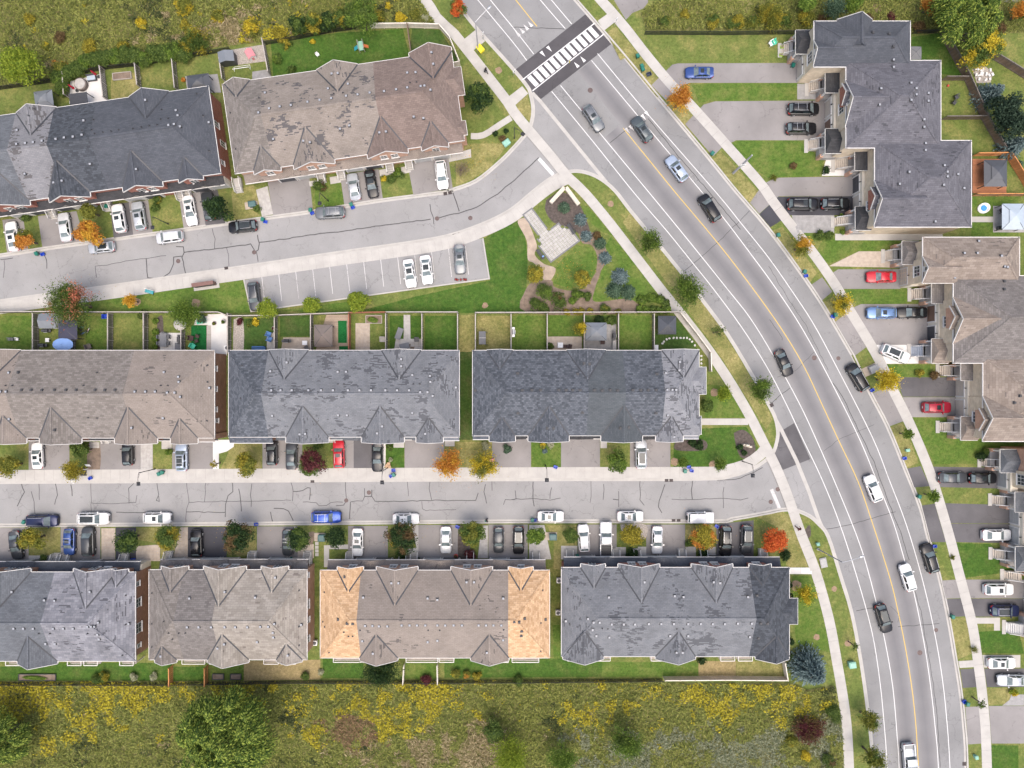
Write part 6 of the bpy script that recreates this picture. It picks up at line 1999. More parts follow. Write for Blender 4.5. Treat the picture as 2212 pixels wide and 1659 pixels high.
def crown_mesh(kind,size,var):
 key=(kind,size,var)
 if key in _crowns:
  return _crowns[key]
 sd=abs(hash((kind,var)))%1000 if False else (sum(map(ord,kind))*7+int(size*10)*13+var*101)
 if kind=='round':
  q=crown_round(sd,int(760*size**1.7)+320,size,size*.95,0.145,12+int(size*4))
 elif kind=='dense':
  q=crown_round(sd,int(960*size**1.7)+360,size,size*.9,0.135,18+int(size*4),0.66,(0.34,0.5))
 elif kind=='tall':
  q=crown_round(sd,int(760*size**1.7)+300,size,size*1.9,0.17,20)
 elif kind=='loose':
  q=crown_loose(sd,int(900*size**1.6)+340,size,size*.9,0.135,34)
 elif kind=='sparse':
  q=crown_loose(sd,int(150*size**1.6)+80,size,size,0.13,14)
 elif kind=='column':
  q=crown_round(sd,int(900*size)+300,size,size*2.1,0.13,22,0.6,(0.4,0.5))
 elif kind=='spruce':
  q=crown_spruce(sd,size,size*1.9,12+int(size*2),12+int(size*3),5+int(size*2),0.15+0.035*size)
 elif kind=='wide_spruce':
  q=crown_spruce(sd,size,size*1.35,14+int(size*2),14+int(size*3),6+int(size*2),0.15+0.035*size)
 elif kind=='willow':
  q=crown_willow(sd,size,size*1.3,40 if size<6 else 78,84 if size<6 else 96)
 elif kind=='shrub':
  q=crown_round(sd,int(620*size**1.5)+160,size,size*.8,0.115,12,0.6,(0.36,0.52))
 elif kind=='twigs':
  q=crown_loose(sd,int(300*size)+150,size,size*.8,0.22,30)
  q=(q[0],q[1],q[2]*0.16)
 me=quads_mesh('crown',*q,'leaf_green')
 _crowns[key]=me
 return me
_trunks={}
def trunk_mesh(h,size,var):
 key=(round(h,1),round(size,1),var)
 if key in _trunks:
  return _trunks[key]
 rg=random.Random(var*31+int(h*10))
 mb=MB()
 r0=0.05+0.045*size
 mb.tube([(0,0,0),(rg.uniform(-.05,.05),rg.uniform(-.05,.05),h*.5),(0,0,h*.9),(0.02,0,h*1.15)],[r0*1.25,r0,r0*.7,r0*.3],8)
 for i in range(6):
  a=i*1.05+rg.uniform(0,.6)
  z=h*rg.uniform(.62,.9)
  ln=size*rg.uniform(.45,.75)
  mb.tube([(0,0,z),(math.cos(a)*ln*.5,math.sin(a)*ln*.5,z+ln*.32),(math.cos(a)*ln,math.sin(a)*ln,z+ln*.42)],[r0*.45,r0*.3,r0*.12],5)
 me=shared(mb,'trunk','bark')
 _trunks[key]=me
 return me
VAR=[0]
def tree(name,kind,x,y,r,mat,label,cat='tree',group=None,h=None,asp=(1,1),zc=None):
 r=r*(1.14 if kind in ('round','dense','tall') else 1.2 if kind in ('spruce','wide_spruce','loose') else 1.12)
 rm=r/PPM
 if zc is None:
  zc=h if h is not None else {'shrub': rm*.55,'spruce': rm*.98,'wide_spruce': rm*.72,'column': rm*1.9,'willow': rm*1.15,'twigs': rm*.5}.get(kind,1.6+rm*.85)
 p=W(x,y,zc)
 VAR[0]+=1
 v=VAR[0]%3
 if kind=='column':
  v=VAR[0]%2
 size=min((0.4,0.6,0.8,1.0,1.3,1.6,2.0,2.4,2.9,3.4,4.2,5.2,7.0),key=lambda s: abs(math.log(s/max(.2,rm))))
 sc=rm*(1-zc/H)/size
 root=thing(name,label,cat,(p.x,p.y,0),VAR[0]*2.399,group)
 ca=-VAR[0]*2.399
 me=crown_mesh(kind,size,v)
 cr=put('crown' if cat=='tree' else 'foliage',me,root,(0,0,zc),(0,0,0 if asp==(1,1) else ca),(sc*asp[0],sc*asp[1],sc),'leaf_'+mat)
 if kind in ('shrub','twigs'):
  put('stem',trunk_mesh(max(.2,zc),0.3,v),root)
 elif kind in ('spruce','wide_spruce'):
  put('trunk',trunk_mesh(zc*1.7,size*.5,v),root)
 else:
  put('trunk',trunk_mesh(max(.5,zc),size,v),root)
 return root
BT,YT,PT,MT='boulevard trees along the avenue','front yard trees','garden plaza plants','meadow bushes'
TREES=[
 ('maple_tree','round',189,506,28,'orange_amber','bright orange maple beside silver sedan driveway on the upper street','tree',YT),
 ('maple_tree','round',53,518,21,'orange_olive','small rusty orange tree beside the leftmost white sedan','tree',YT),
 ('ornamental_tree','dense',192,457,18,'olive','olive green ball tree at the wall above the orange maple','tree',YT),
 ('evergreen_tree','tall',472,452,25,'dark_green','dark green evergreen leaning over a dark SUV','tree',YT),
 ('maple_tree','loose',155,655,47,'green_salmon','large maple half red half green over the left back fence','tree',None),
 ('young_tree','loose',281,649,13,'amber','tiny yellow sapling left of the mailboxes','tree',None),
 ('young_tree','loose',398,676,31,'fresh','light green airy tree leaning over back fence near white patio','tree',None),
 ('young_tree','round',578,666,22,'lime','lime green tree at the lower edge of parking court, first from left','tree','lime trees along the parking court'),
 ('young_tree','round',674,659,19,'lime','lime green tree at the lower edge of parking court, middle of three','tree','lime trees along the parking court'),
 ('young_tree','round',773,650,23,'lime','lime green tree at the lower edge of parking court, third from left','tree','lime trees along the parking court'),
 ('maple_tree','round',18,1006,23,'olive_gold','yellow green tree at left edge above the lower street','tree',YT),
 ('young_tree','loose',158,1017,20,'gold','small golden leaning tree beside the sign post above lower street','tree',YT),
 ('young_tree','sparse',464,1003,9,'gold','tiny yellow sapling beside the curved white walk','tree',YT),
 ('maple_tree','round',536,1003,27,'olive_gold','yellow green round tree left of the two dark cars above lower street','tree',YT),
 ('maple_tree','round',677,1000,30,'green_burgundy','half green half red brown tree left of the red SUV','tree',YT),
 ('maple_tree','loose',971,1002,29,'orange_amber','orange tree at the right edge of grey townhouses front yard','tree',YT),
 ('maple_tree','loose',1044,1007,26,'yellow_olive','gold green tree beside the pink toy at dark townhouses','tree',YT),
 ('maple_tree','round',1331,998,25,'fresh_green','bright green tree between two driveways of the dark townhouses','tree',YT),
 ('young_tree','loose',1474,999,11,'fresh','small lime sapling beside the blue boxes on corner lawn','tree',YT),
 ('young_tree','loose',1555,1003,13,'fresh','small lime sapling right of the blue boxes on corner lawn','tree',YT),
 ('young_tree','loose',1563,850,16,'lime','lime sapling beside pale townhouse unit near the avenue','tree',YT),
 ('maple_tree','round',66,1167,26,'olive_gold','yellow green tree between dark sedan and blue hatchback','tree',YT),
 ('maple_tree','dense',274,1167,28,'dark_green_green','dark green tree over a black driveway, left of a pair','tree',YT),
 ('maple_tree','dense',362,1163,27,'green_gold','green tree with yellow spots, right of a pair beside curved walk','tree',YT),
 ('maple_tree','round',510,1160,33,'dark_green_russet','dark brownish green tree right of the black SUV driveway','tree',YT),
 ('maple_tree','dense',642,1164,28,'dark_green_green','dark green tree covering a dark hatchback','tree',YT),
 ('maple_tree','dense',724,1161,23,'dark_green','dark green tree right of the green transformer box','tree',YT),
 ('maple_tree','round',867,1163,33,'dark_green_russet','large brown green tree below the parked white sedan','tree',YT),
 ('maple_tree','round',1020,1155,28,'olive_green','olive tree above a deep red shrub','tree',YT),
 ('maple_tree','round',1157,1157,20,'fresh','bright lime green tree right of two black cars','tree',YT),
 ('maple_tree','dense',1233,1155,17,'green','small green ball tree left of a white SUV','tree',YT),
 ('maple_tree','dense',1365,1158,25,'gold','golden round tree right of the silver pickup','tree',YT),
 ('maple_tree','dense',1521,1158,28,'gold_orange','large golden tree below the boxy white off-roader','tree',YT),
 ('maple_tree','dense',1672,1166,27,'scarlet','bright red orange tree at the lower street corner','tree',YT),
 ('maple_tree','round',987,17,19,'green_scarlet','orange and green tree by the avenue at the top','tree',BT),
 ('evergreen_tree','tall',1035,212,30,'dark_green_green','tall dark green tree beside brown townhouses end wall','tree',None),
 ('maple_tree','loose',1470,213,26,'orange_amber','orange tree on the sidewalk below the blue sedan','tree',BT),
 ('maple_tree','loose',1733,532,20,'amber_olive','yellow orange tree on boulevard beside grey paver drive','tree',BT),
 ('maple_tree','loose',1819,656,20,'yellow_olive','yellow green tree on boulevard left of the light blue SUV','tree',BT),
 ('maple_tree','loose',1917,820,23,'yellow','bright yellow tree beside a parked black minivan','tree',BT),
 ('young_tree','loose',1961,938,11,'fresh','small green sapling on boulevard below the dark red SUV','tree',BT),
 ('young_tree','loose',2015,1072,12,'fresh','small green sapling on sidewalk below two dark cars','tree',BT),
 ('young_tree','twigs',2058,1204,6,'olive','thin bare sapling beside the right sidewalk near parked black SUV','tree',BT),
 ('young_tree','twigs',2104,1402,9,'olive','thin nearly bare sapling over the right sidewalk','tree',BT),
 ('young_tree','sparse',2120,1519,12,'green','sparse green sapling over right sidewalk near a blue bin','tree',BT),
 ('young_tree','loose',1403,523,23,'fresh_green','green tree on left boulevard, first below the garden plaza','tree',BT),
 ('young_tree','loose',1482,630,33,'fresh_green','wide green tree overhanging the left sidewalk of the avenue','tree',BT),
 ('young_tree','sparse',1551,716,16,'green','thin green tree at kerb beside the white fence corner','tree',BT),
 ('young_tree','loose',1641,841,26,'fresh_green','green tree on left boulevard above the lower street mouth','tree',BT),
 ('young_tree','sparse',1846,1396,9,'green','small leaning sapling at left kerb of lower avenue','tree',BT),
 ('young_tree','loose',1878,1556,20,'olive_green','olive sapling at left kerb, upper of two at bottom','tree',BT),
 ('young_tree','loose',1886,1637,25,'olive_green','olive sapling at left kerb, lower of two at bottom','tree',BT),
 ('young_tree','loose',1739,1285,20,'lime_yellow','lime yellow sapling beside the charcoal corner unit','tree',YT),
 ('young_tree','twigs',2772-1106+5,385,8,'olive','bare sapling beside the street lamp on right boulevard','tree',BT),
 ('spruce_tree','spruce',1757,1452,43,'blue_spruce','big blue spruce at the end of the white fence','tree',None),
 ('spruce_tree','wide_spruce',1219,447,12,'green_spruce','small green spruce between the two low stone walls','tree',PT),
 ('spruce_tree','wide_spruce',1255,473,13.5,'blue_spruce','blue spruce right of the paved plaza, topmost of four','tree',PT),
 ('spruce_tree','wide_spruce',1267,509,11.5,'blue_spruce','small blue spruce left of a brown shrub beside plaza','tree',PT),
 ('spruce_tree','wide_spruce',1297,524,13.5,'green_spruce','greenish spruce below a brown shrub beside plaza','tree',PT),
 ('spruce_tree','wide_spruce',1308,556,13.5,'blue_spruce','pale blue spruce, lowest of four beside plaza lawn','tree',PT),
 ('spruce_tree','wide_spruce',1341,597,19,'blue_spruce','blue spruce, top of the cluster of three','tree',PT),
 ('spruce_tree','wide_spruce',1328,626,18,'green_spruce','grey green spruce, left of the cluster of three','tree',PT),
 ('spruce_tree','wide_spruce',1358,630,17,'green_spruce','grey green spruce, right of the cluster of three','tree',PT),
 ('spruce_tree','spruce',2145,200,31,'blue_spruce','blue spruce behind the brown fence at upper right','tree',None),
 ('pine_tree','tall',2163,238,30,'pine','dark pine below a blue spruce at upper right, upper of two','tree',None),
 ('pine_tree','tall',2186,272,32,'pine','dark pine at right edge, lower of two','tree',None),
 ('spruce_tree','spruce',2196,312,29,'blue_spruce','blue spruce at right edge above the orange fence','tree',None),
 ('spruce_tree','wide_spruce',2203,354,10,'green_spruce','small green spruce at right edge beside orange fence','tree',None),
 ('pine_tree','loose',1802,18,21,'green_spruce','blue green conifer above the dark stepped townhouses','tree',None),
 ('ornamental_tree','dense',1157,591,20,'olive_gold','round golden green tree left of the plaza lawn','tree',PT),
 ('ornamental_tree','dense',1257,603,19,'olive_gold','round yellow green tree below the plaza lawn','tree',PT),
 ('willow_tree','willow',488,1588,92,'willow','large willow with trailing branches in the bottom meadow','tree',None),
 ('willow_tree','willow',-8,1600,60,'willow','willow cut off by the left edge in bottom meadow','tree',None),
 ('willow_tree','willow',2085,32,64,'willow','pale willow behind the brown fences at upper right','tree',None),
 ('maple_tree','round',2119,106,42,'green_yellow','yellow topped green tree between two brown fences','tree',None),
 ('maple_tree','round',44,146,42,'lime','broad yellow green tree in upper left meadow','tree',None),
 ('wild_tree','loose',824,1445,37,'dark_green','dark green tree behind the tan ended townhouses','tree',None),
 ('wild_tree','loose',1100,1632,36,'lime','lime wild tree in bottom meadow, leftmost of three','tree',None),
 ('wild_tree','loose',1216,1638,30,'fresh','light green wild tree in bottom meadow, middle of three','tree',None),
 ('wild_tree','loose',1356,1602,33,'fresh_green','fresh green wild tree in bottom meadow, right of three','tree',None),
 ('wild_tree','round',1065,1580,24,'green','bushy green tree among tan reeds in bottom meadow','tree',None),
 ('wild_tree','round',783,34,38,'fresh_green','light green tree above the long back lawn at top','tree',None),
 ('wild_tree','round',1744,8,20,'fresh','lime tree at top edge left of the conifer','tree',None),
 ('wild_tree','round',1843,6,20,'fresh','lime tree at top edge right of the conifer','tree',None),
 ('wild_tree','loose',2009,12,16,'green_orange','small orange tinted tree at top edge left of the willow','tree',None),
 ('wild_tree','loose',2205,25,18,'green_orange','orange tinted tree in the top right corner','tree',None),
 ('young_tree','loose',1253,709,13,'yellow_olive','small yellow tree in the yard with paved patio','tree',None),
 ('young_tree','round',1528,875,15,'green','green bush tree against the pale townhouse unit','tree',None),
]
for n_,k,x,y,r,mt,lab,cat,grp in TREES:
 tree(n_,k,x,y,r,mt,lab,cat,grp)
SHRUBS=[
 (63,42,15,'gold','golden round bush alone near top left corner'),(306,50,14,'yellow_olive','yellow bush in the middle of upper left meadow'),(398,14,22,'yellow_olive','large yellow bush at top edge of upper left meadow'),
 (471,37,17,'yellow_olive','yellow bush right of the largest yellow one in upper meadow'),(399,54,13,'gold','small gold bush below the large yellow bush'),(99,101,11,'yellow_olive','small yellow bush right of the broad yellow green tree'),
 (196,103,20,'gold','gold bush above the hedge behind charcoal townhouses'),(130,80,14,'russet','brownish bush in upper left meadow'),(266,100,14,'gold','gold bush just above the middle of the hedge'),
 (420,92,27,'green_gold','green gold bush left of the grey shed'),(543,60,22,'yellow_olive','yellow bush above the sandbox yard'),(605,75,18,'gold','gold bush right of the sandbox yard'),
 (866,38,15,'yellow','bright yellow bush beside the white fence'),(840,12,9,'yellow','small bright yellow bush at top edge'),(820,35,16,'olive_gold','olive bush left of the bright yellow bush'),
 (895,30,14,'olive_gold','olive bush at the top end of the white fence'),(920,38,9,'pale','pale feathery shrub beside the sidewalk at top'),
 (130,148,20,'orange_olive','rusty shrub at the left end of the hedge'),(995,365,18,'bare','bare twiggy shrub at the street corner below brown townhouses'),
 (1070,289,6.5,'dark_green','clipped dark ball shrub at corner garden, left one'),(1094,283,6.5,'dark_green','clipped dark ball shrub at corner garden, right one'),
 (1289,508,11,'russet','brown shrub between two blue spruces'),(1176,632,22,'fresh_green','large green shrub left of the reddish shrub below plaza'),(1158,658,18,'green','green shrub at the lower left corner of plaza bed'),
 (1175,668,14,'green','green shrub against fence, lower left of plaza bed'),(1207,651,21,'green_russet','green shrub with red flowers in plaza bed'),(1247,636,15,'fresh_green','green shrub below the yellow green round tree'),
 (1236,650,11,'fresh','small light green shrub in middle of plaza bed'),(1267,640,12,'green','green shrub right of middle in plaza bed'),(1225,672,9,'gold','gold tinted low shrub along fence, first of five'),
 (1243,673,9,'gold','gold tinted low shrub along fence, second of five'),(1256,672,8,'gold','gold tinted low shrub along fence, third of five'),(1274,672,8,'gold','gold tinted low shrub along fence, fourth of five'),
 (1307,667,14,'olive_green','low spreading shrub along fence, fifth of five and widest'),(1336,674,8,'olive_gold','yellowish low shrub left of the clipped hedge balls'),
 (1016,1198,15,'burgundy','deep red shrub below the olive tree'),(868,1197,16,'dark_green_green','dark green shrub below the large brown green tree'),(853,1176,9,'yellow_olive','yellow shrub at the foot of the brown green tree'),
 (1365,1196,16,'dark_green','dark green shrub below golden tree right of pickup'),(1518,1195,14,'dark_green','dark green shrub below the largest golden tree'),(1489,1172,10,'green','green low shrub left of the largest golden tree'),
 (1697,1200,14,'dark_green','dark green shrub below the red orange tree'),(920,1468,14,'burgundy','burgundy round shrub behind brown townhouses by the meadow'),
 (1745,1572,30,'burgundy_russet','large dark red sumac patch in bottom right meadow'),(1741,1632,14,'yellow','bright yellow bush beside the red sumac'),(1803,1540,22,'green','green bush between sumac and sidewalk'),
 (1790,1645,18,'green_russet','reddish green bush at bottom edge beside sidewalk'),(1710,1600,16,'olive_gold','olive bush left of the red sumac'),
 (1662,36,26,'olive_gold','olive gold bush at left of dark stepped townhouses, behind fence'),(1693,45,20,'green_gold','green bush squeezed left of the dark stepped townhouses'),(1738,38,22,'olive_gold','olive bush above the first porch of stepped townhouses'),
 (1775,40,12,'russet','red brown bush above stepped townhouses roof, left of peak'),(1876,40,11,'russet','small red bush right of the roof peak'),(1925,38,14,'burgundy_russet','dark red bush above the right part of stepped roof'),
 (2030,40,16,'olive_gold','olive bush left of the pale willow'),(1985,58,14,'russet','brown bush above the cantilever umbrella yard'),(2160,60,16,'russet','brown bush right of the pale willow'),
 (1436,45,14,'olive_green','small green shrub near the black fence, left end'),(1480,30,11,'gold','gold sapling shrub above the black fence'),(1540,45,18,'green_gold','green shrub behind the black fence'),(1590,50,22,'green_gold','wider green shrub behind the black fence'),(1625,48,18,'olive_green','olive shrub behind the black fence, right end'),
 (2190,1498,10,'lime_yellow','bright lime shrub at right edge below silver sedan'),(1495,955,12,'dark_green','dark green shrub along the pale unit wall, left'),(1510,962,12,'dark_green','dark green shrub along the pale unit wall, right'),
 (1598,965,8,'dark_green','upright dark evergreen in the corner rock bed, upper'),(1606,978,8,'dark_green','upright dark evergreen in the corner rock bed, lower'),
 (1095,970,11,'green_spruce','bluish shrub between grey and dark townhouses'),(1172,962,8,'yellow_olive','yellow shrub on small lawn of dark townhouses'),(1189,960,9,'pale','pale cream shrub on small lawn of dark townhouses'),
 (1177,974,6,'blue_spruce','tiny blue shrub on small lawn of dark townhouses'),(841,967,8,'green','green shrub right of the black sedan on white strip'),(844,994,6,'pale','pale shrub beside cardboard boxes'),
 (688,962,12,'green','green shrub at wall left of the red SUV'),(363,975,9,'fresh_green','green shrub beside grey paver strip'),(95,1207,11,'green','green shrub on patio slabs in bottom left'),
 (1050,963,10,'pale','dry pale shrub at left corner of dark townhouses'),(690,402,17,'green_russet','dark green red shrub in front of brown townhouses steps'),(846,386,13,'green','green shrub by brown townhouses steps, left'),
 (862,374,13,'fresh_green','green shrub by brown townhouses steps, right'),(830,386,8,'yellow_olive','yellow shrub by brown townhouses steps'),(340,430,12,'green_gold','shrub at wall left of the white sedan'),(335,448,10,'green','low green shrub left of lamp on upper street'),
 (55,470,12,'green','green shrub beside the leftmost white sedan garage'),(556,450,9,'green','clipped green shrub below the teal box'),(1655,495,0,'green',''),(1770,508,12,'green','green ground shrub left end below grey paver drive'),(1790,509,12,'green','green ground shrub right end below grey paver drive'),
 (1785,367,10,'dark_green','dark shrub beside white concrete path at stepped townhouses'),(1714,358,8,'russet','small rusty shrub on green lawn of stepped townhouses'),(2120,985,14,'dark_green','dark green shrub along porch ramp at right'),(2132,975,12,'green','green shrub beside porch at right edge'),
 (1986,807,10,'olive_gold','yellowish shrub below the skewed white SUV, left'),(2018,811,12,'russet','russet shrub below the skewed white SUV, right'),(1998,525,0,'green',''),(1818,467,6,'fresh','small clipped shrub beside red flowers on porch, upper'),(1820,501,6,'fresh','small clipped shrub beside porch steps, lower'),
 (230,1440,0,'green',''),(225,1462,14,'green_gold','shrub at black fence behind bottom left townhouses'),(210,1466,14,'green','green shrub patch at black fence, bottom left'),(290,1462,10,'pale','pale shrub at black fence behind bottom left block'),(330,1462,10,'pale','pale shrub at black fence, second from left'),
 (660,1460,12,'green','green weedy shrub behind the sand roofed block'),(693,1452,7,'pale','white flowered shrub beside tan unit back lawn'),(985,1454,12,'yellow_olive','yellow flower bush behind brown townhouses, left'),(1008,1456,11,'orange_olive','orange flower bush behind brown townhouses, middle'),(1030,1460,11,'gold','gold flower bush behind brown townhouses, right'),
 (1120,1470,14,'green','green weeds at black fence below tan unit'),(1517,1427,10,'dark_green','dark green shrub under eaves at straw coloured yard'),(330,690,0,'green',''),(308,680,12,'green','green vine shrub in corner of middle back yard'),
 (520,695,9,'burgundy','deep red shrub in flower bed behind charcoal unit'),(540,698,9,'olive_green','green shrub in flower bed behind charcoal unit'),(552,697,8,'yellow','yellow flower pot shrub behind charcoal unit'),(436,690,12,'green_spruce','blue green hosta patch beside white patio'),
 (1294,692,13,'dark_green','dark shrub row behind metal gazebo, left'),(1318,693,12,'green','green shrub row behind metal gazebo, right'),(1187,745,10,'green','vine shrub beside paved patio'),
 (1085,300,9,'russet','brown shrub beside the transformer at corner garden'),(620,95,12,'green_gold','weedy green shrub at left end of long back lawn'),(600,128,13,'fresh_green','light green weeds along fence of long back lawn'),(630,150,10,'green','low green weeds near house on long back lawn'),
 (675,90,6,'yellow','small yellow plant on long back lawn'),(300,172,7,'pale','pale flowering plant by raised garden bed'),(397,172,6,'orange','small orange plant beside the dark metal gazebo'),
]
for x,y,r,mt,lab in SHRUBS:
 if r:
  kd='twigs' if mt=='bare' else ('loose' if r>24 else 'shrub')
  tree('shrub',kd,x,y,r,mt,lab,'shrub',None,h=(r/PPM)*.6 if kd=='loose' else None)
ORD=['first','second','third','fourth','fifth','sixth','seventh','eighth','ninth','tenth','eleventh','twelfth','thirteenth','fourteenth','fifteenth']
for i,(x,y,r) in enumerate(((128,168,18),(148,158,19),(168,148,18),(187,133,17),(207,128,18),(228,126,17),(250,122,17),(270,117,18),(292,122,19),(312,128,17),(333,115,19),(352,118,20),(375,112,21),(398,120,17),(136,190,17))):
 tree('hedge_shrub','dense',x,y,r,'green' if i%3 else 'fresh_green','%s leafy shrub from the left in hedge behind upper left yards'%ORD[i],'shrub','hedge behind the upper left yards',h=1.1)
for i,(x,y,r) in enumerate(((648,57,19),(680,52,19),(710,49,18),(738,40,18),(758,48,14))):
 tree('cedar_tree','tall',x,y,r,'green_gold' if i%2 else 'dark_green_green','%s cedar from the left in the row above the long back lawn'%ORD[i],'tree','cedars above the long back lawn',h=2.0)
for i,(x,y,r) in enumerate(((1387,648,11),(1408,644,11),(1427,648,11),(1438,655,9),(1381,668,9),(1396,668,8),(1409,668,8),(1424,670,9),(1441,667,11))):
 tree('hedge_shrub','dense',x,y,r,'fresh_green','%s clipped green ball of %s hedge row beside the white fence corner'%(ORD[i if i<4 else i-4],'upper' if i<4 else 'lower'),'shrub','clipped hedge balls',h=.5)
for i,(x,y) in enumerate(((335,694),(336,717),(334,733),(334,750))):
 tree('hedge_shrub','shrub',x,y,8,'fresh','%s small round shrub from the top along weathered yard fence'%ORD[i],'shrub','round shrubs along the yard fence')
for i,(x,y) in enumerate(((163,966),(172,978),(186,972),(180,964))):
 tree('cedar_tree','column',x,y,10,'green','%s narrow green cedar from the left, lying over the driveway edge'%ORD[i],'shrub','cedars beside the lower street driveway',h=1.6)
for i,(x,y) in enumerate(((1704,1262,),(1705,1287),(1704,1415),(1708,1385))):
 tree('cedar_tree','column',x,y,7,'dark_green','%s small dark cedar from the top along charcoal corner unit'%ORD[i],'shrub','cedars along the corner unit',h=.9)
# --- wild meadow growth
def in_poly(P,poly):
 x,y=P[:,0],P[:,1]
 r=np.zeros(len(P),bool)
 n=len(poly)
 j=n-1
 for i in range(n):
  xi,yi=poly[i]
  xj,yj=poly[j]
  c=((yi>y)!=(yj>y)) & (x<(xj-xi)*(y-yi)/(yj-yi+1e-12)+xi)
  r ^= c
  j=i
 return r
def vnoise(P,scale,seed):
 rg=np.random.default_rng(seed)
 g_=rg.random((256,256))
 q=P*scale+500
 i=np.floor(q).astype(int)
 f=q-i
 f=f*f*(3-2*f)
 i %= 255
 a=g_[i[:,0],i[:,1]]*(1-f[:,0])+g_[i[:,0]+1,i[:,1]]*f[:,0]
 b=g_[i[:,0],i[:,1]+1]*(1-f[:,0])+g_[i[:,0]+1,i[:,1]+1]*f[:,0]
 return a*(1-f[:,1])+b*f[:,1]
def scatter(poly,dens,seed):
 rg=np.random.default_rng(seed)
 pw=np.array(w2(poly))
 lo,hi=pw.min(0),pw.max(0)
 n=int(dens*np.prod(hi-lo))
 P=rg.uniform(lo,hi,(n,2))
 return P[in_poly(P,pw)],rg
for nm,cols in (('weed_green',[(0.085,0.109,0.021),(0.165,0.186,0.040),(0.282,0.289,0.077)]),('weed_tan',[(0.159,0.127,0.062),(0.265,0.214,0.112),(0.412,0.341,0.201)]),
    ('weed_grey',[(0.094,0.115,0.059),(0.177,0.194,0.112),(0.282,0.294,0.194)]),('weed_gold',[(0.194,0.177,0.014),(0.318,0.277,0.021),(0.483,0.418,0.038)]),('weed_brown',[(0.118,0.077,0.040),(0.194,0.127,0.066),(0.294,0.201,0.106)]),
    ('weed_dark_gap',[(0.022,0.034,0.010),(0.045,0.062,0.018),(0.085,0.10,0.032)]),('weed_mauve',[(0.153,0.142,0.189),(0.236,0.212,0.294),(0.329,0.306,0.377)])):  # darkest weed tone: dark clumps, and shade painted into the gaps between plants
 leaf(nm,cols,trans=0.25)
def tufts(name,P,rg,mat,hgt,ln,wd,label,up=0.5):
 n=len(P)
 if n==0:
  return
 a=rg.uniform(0,2*np.pi,n)
 tilt=rg.uniform(0.1,1.0,n)
 d=np.stack([np.cos(a),np.sin(a),tilt*up*1.6],1)
 d=unit(d)
 s=unit(np.stack([-np.sin(a),np.cos(a),rg.normal(size=n)*.5],1))
 l=(ln*rg.uniform(.6,1.4,n))[:,None]
 z=hgt*rg.uniform(.25,1.0,n)*(.35+1.3*vnoise(P,.45,5))
 C=np.concatenate([P,z[:,None]],1)
 me=quads_mesh(name,C,d*l,s*wd*rg.uniform(.7,1.4,n)[:,None],mat)
 o=bpy.data.objects.new(name,me)
 COL.objects.link(o)
 tag(o,label,None,None,'stuff')
for mi,(pl,where) in enumerate(zip(MEADOWS,('in the upper left meadow','in the bottom meadow','behind the upper right townhouses'))):
 P,rg=scatter(pl,34 if mi!=1 else 36,40+mi)
 hue=vnoise(P,.13,3+mi)*.65+vnoise(P,.5,9+mi)*.35
 y_s=CY-P[:,1]*PPM
 x_s=CX+P[:,0]*PPM
 if mi==1:
  gold=np.clip((1640-y_s)/130,0,1)*(.85+.5*np.clip((620-x_s)/500,0,1))*1.0
  tan=np.clip((y_s-1540)/60,0,1)*np.exp(-((x_s-1020)/260)**2)*.6+.22
  brown=np.exp(-((x_s-760)/80)**2-((y_s-1570)/35)**2)*0.8+.16
  grey=np.clip((y_s-1530)/70,0,1)*np.clip((x_s-1100)/250,0,1)*.9+.15
 elif mi==0:
  gold=.12+.5*np.exp(-((x_s-560)/120)**2-((y_s-70)/40)**2)
  tan=.24+.45*np.exp(-((x_s-480)/140)**2-((y_s-70)/45)**2)
  brown=np.full(len(P),.14)
  grey=np.full(len(P),.18)
 else:
  gold=np.full(len(P),.08)
  tan=np.full(len(P),.10)
  brown=np.full(len(P),.12)
  grey=np.full(len(P),.10)
 gold=gold*(.3+1.25*vnoise(P,.1,171+mi))
 green=np.full(len(P),.8 if mi<2 else 1.0)
 names=['weed_green','weed_gold','weed_tan','weed_brown','weed_grey','weed_mauve','weed_dark_gap']
 sc=[green,gold*1.1+.1,tan,brown,grey,np.full(len(P),.02+(.05 if mi==1 else 0)),np.full(len(P),.36)]
 val=np.stack([s*(0.18+vnoise(P,.2,60+k+mi*7)**2*1.1+vnoise(P,.75,80+k)**2*1.5+rg.random(len(P))**2*.55) for k,s in enumerate(sc)],1)
 pick=val.argmax(1)
 words={'weed_green': ('meadow_grass','green meadow grass '),'weed_gold': ('goldenrod','yellow goldenrod '),'weed_tan': ('dry_grass','dry tan grass '),'weed_brown': ('dry_weeds','brown dead weeds '),'weed_grey': ('reed_grass','grey green reeds '),'weed_dark_gap': ('dark_gap_weeds','dark green weeds and painted gap shade '),'weed_mauve': ('aster_flowers','mauve wild asters ')}
 for k,wn_ in enumerate(names):
  Q=P[pick==k]
  tufts(words[wn_][0],Q,rg,wn_,.75 if wn_!='weed_gold' else .95,.30 if wn_!='weed_gold' else .19,.075 if wn_!='weed_gold' else .12,words[wn_][1]+where)
pts=[]
for x,y,r in ((189,506,40),(53,518,30),(971,1002,45),(1044,1007,40),(1365,1158,40),(1521,1158,40),(1672,1166,45),(510,1160,45),(867,1163,45),(677,1000,40),(1470,213,40),(1733,532,30),(1917,820,40),(1020,350,50),(1230,585,60),(155,655,60),(66,1167,40),(362,1163,40),(1820,655,30)):
 k=int(r*3.2)
 a=nrg.uniform(0,2*np.pi,k)
 d=np.abs(nrg.normal(size=k))*r*.6
 pts.append(np.array([W(x+dd*math.cos(aa),y+dd*math.sin(aa)).xy for aa,dd in zip(a,d)]))
P=np.concatenate(pts)
a=nrg.uniform(0,2*np.pi,len(P))
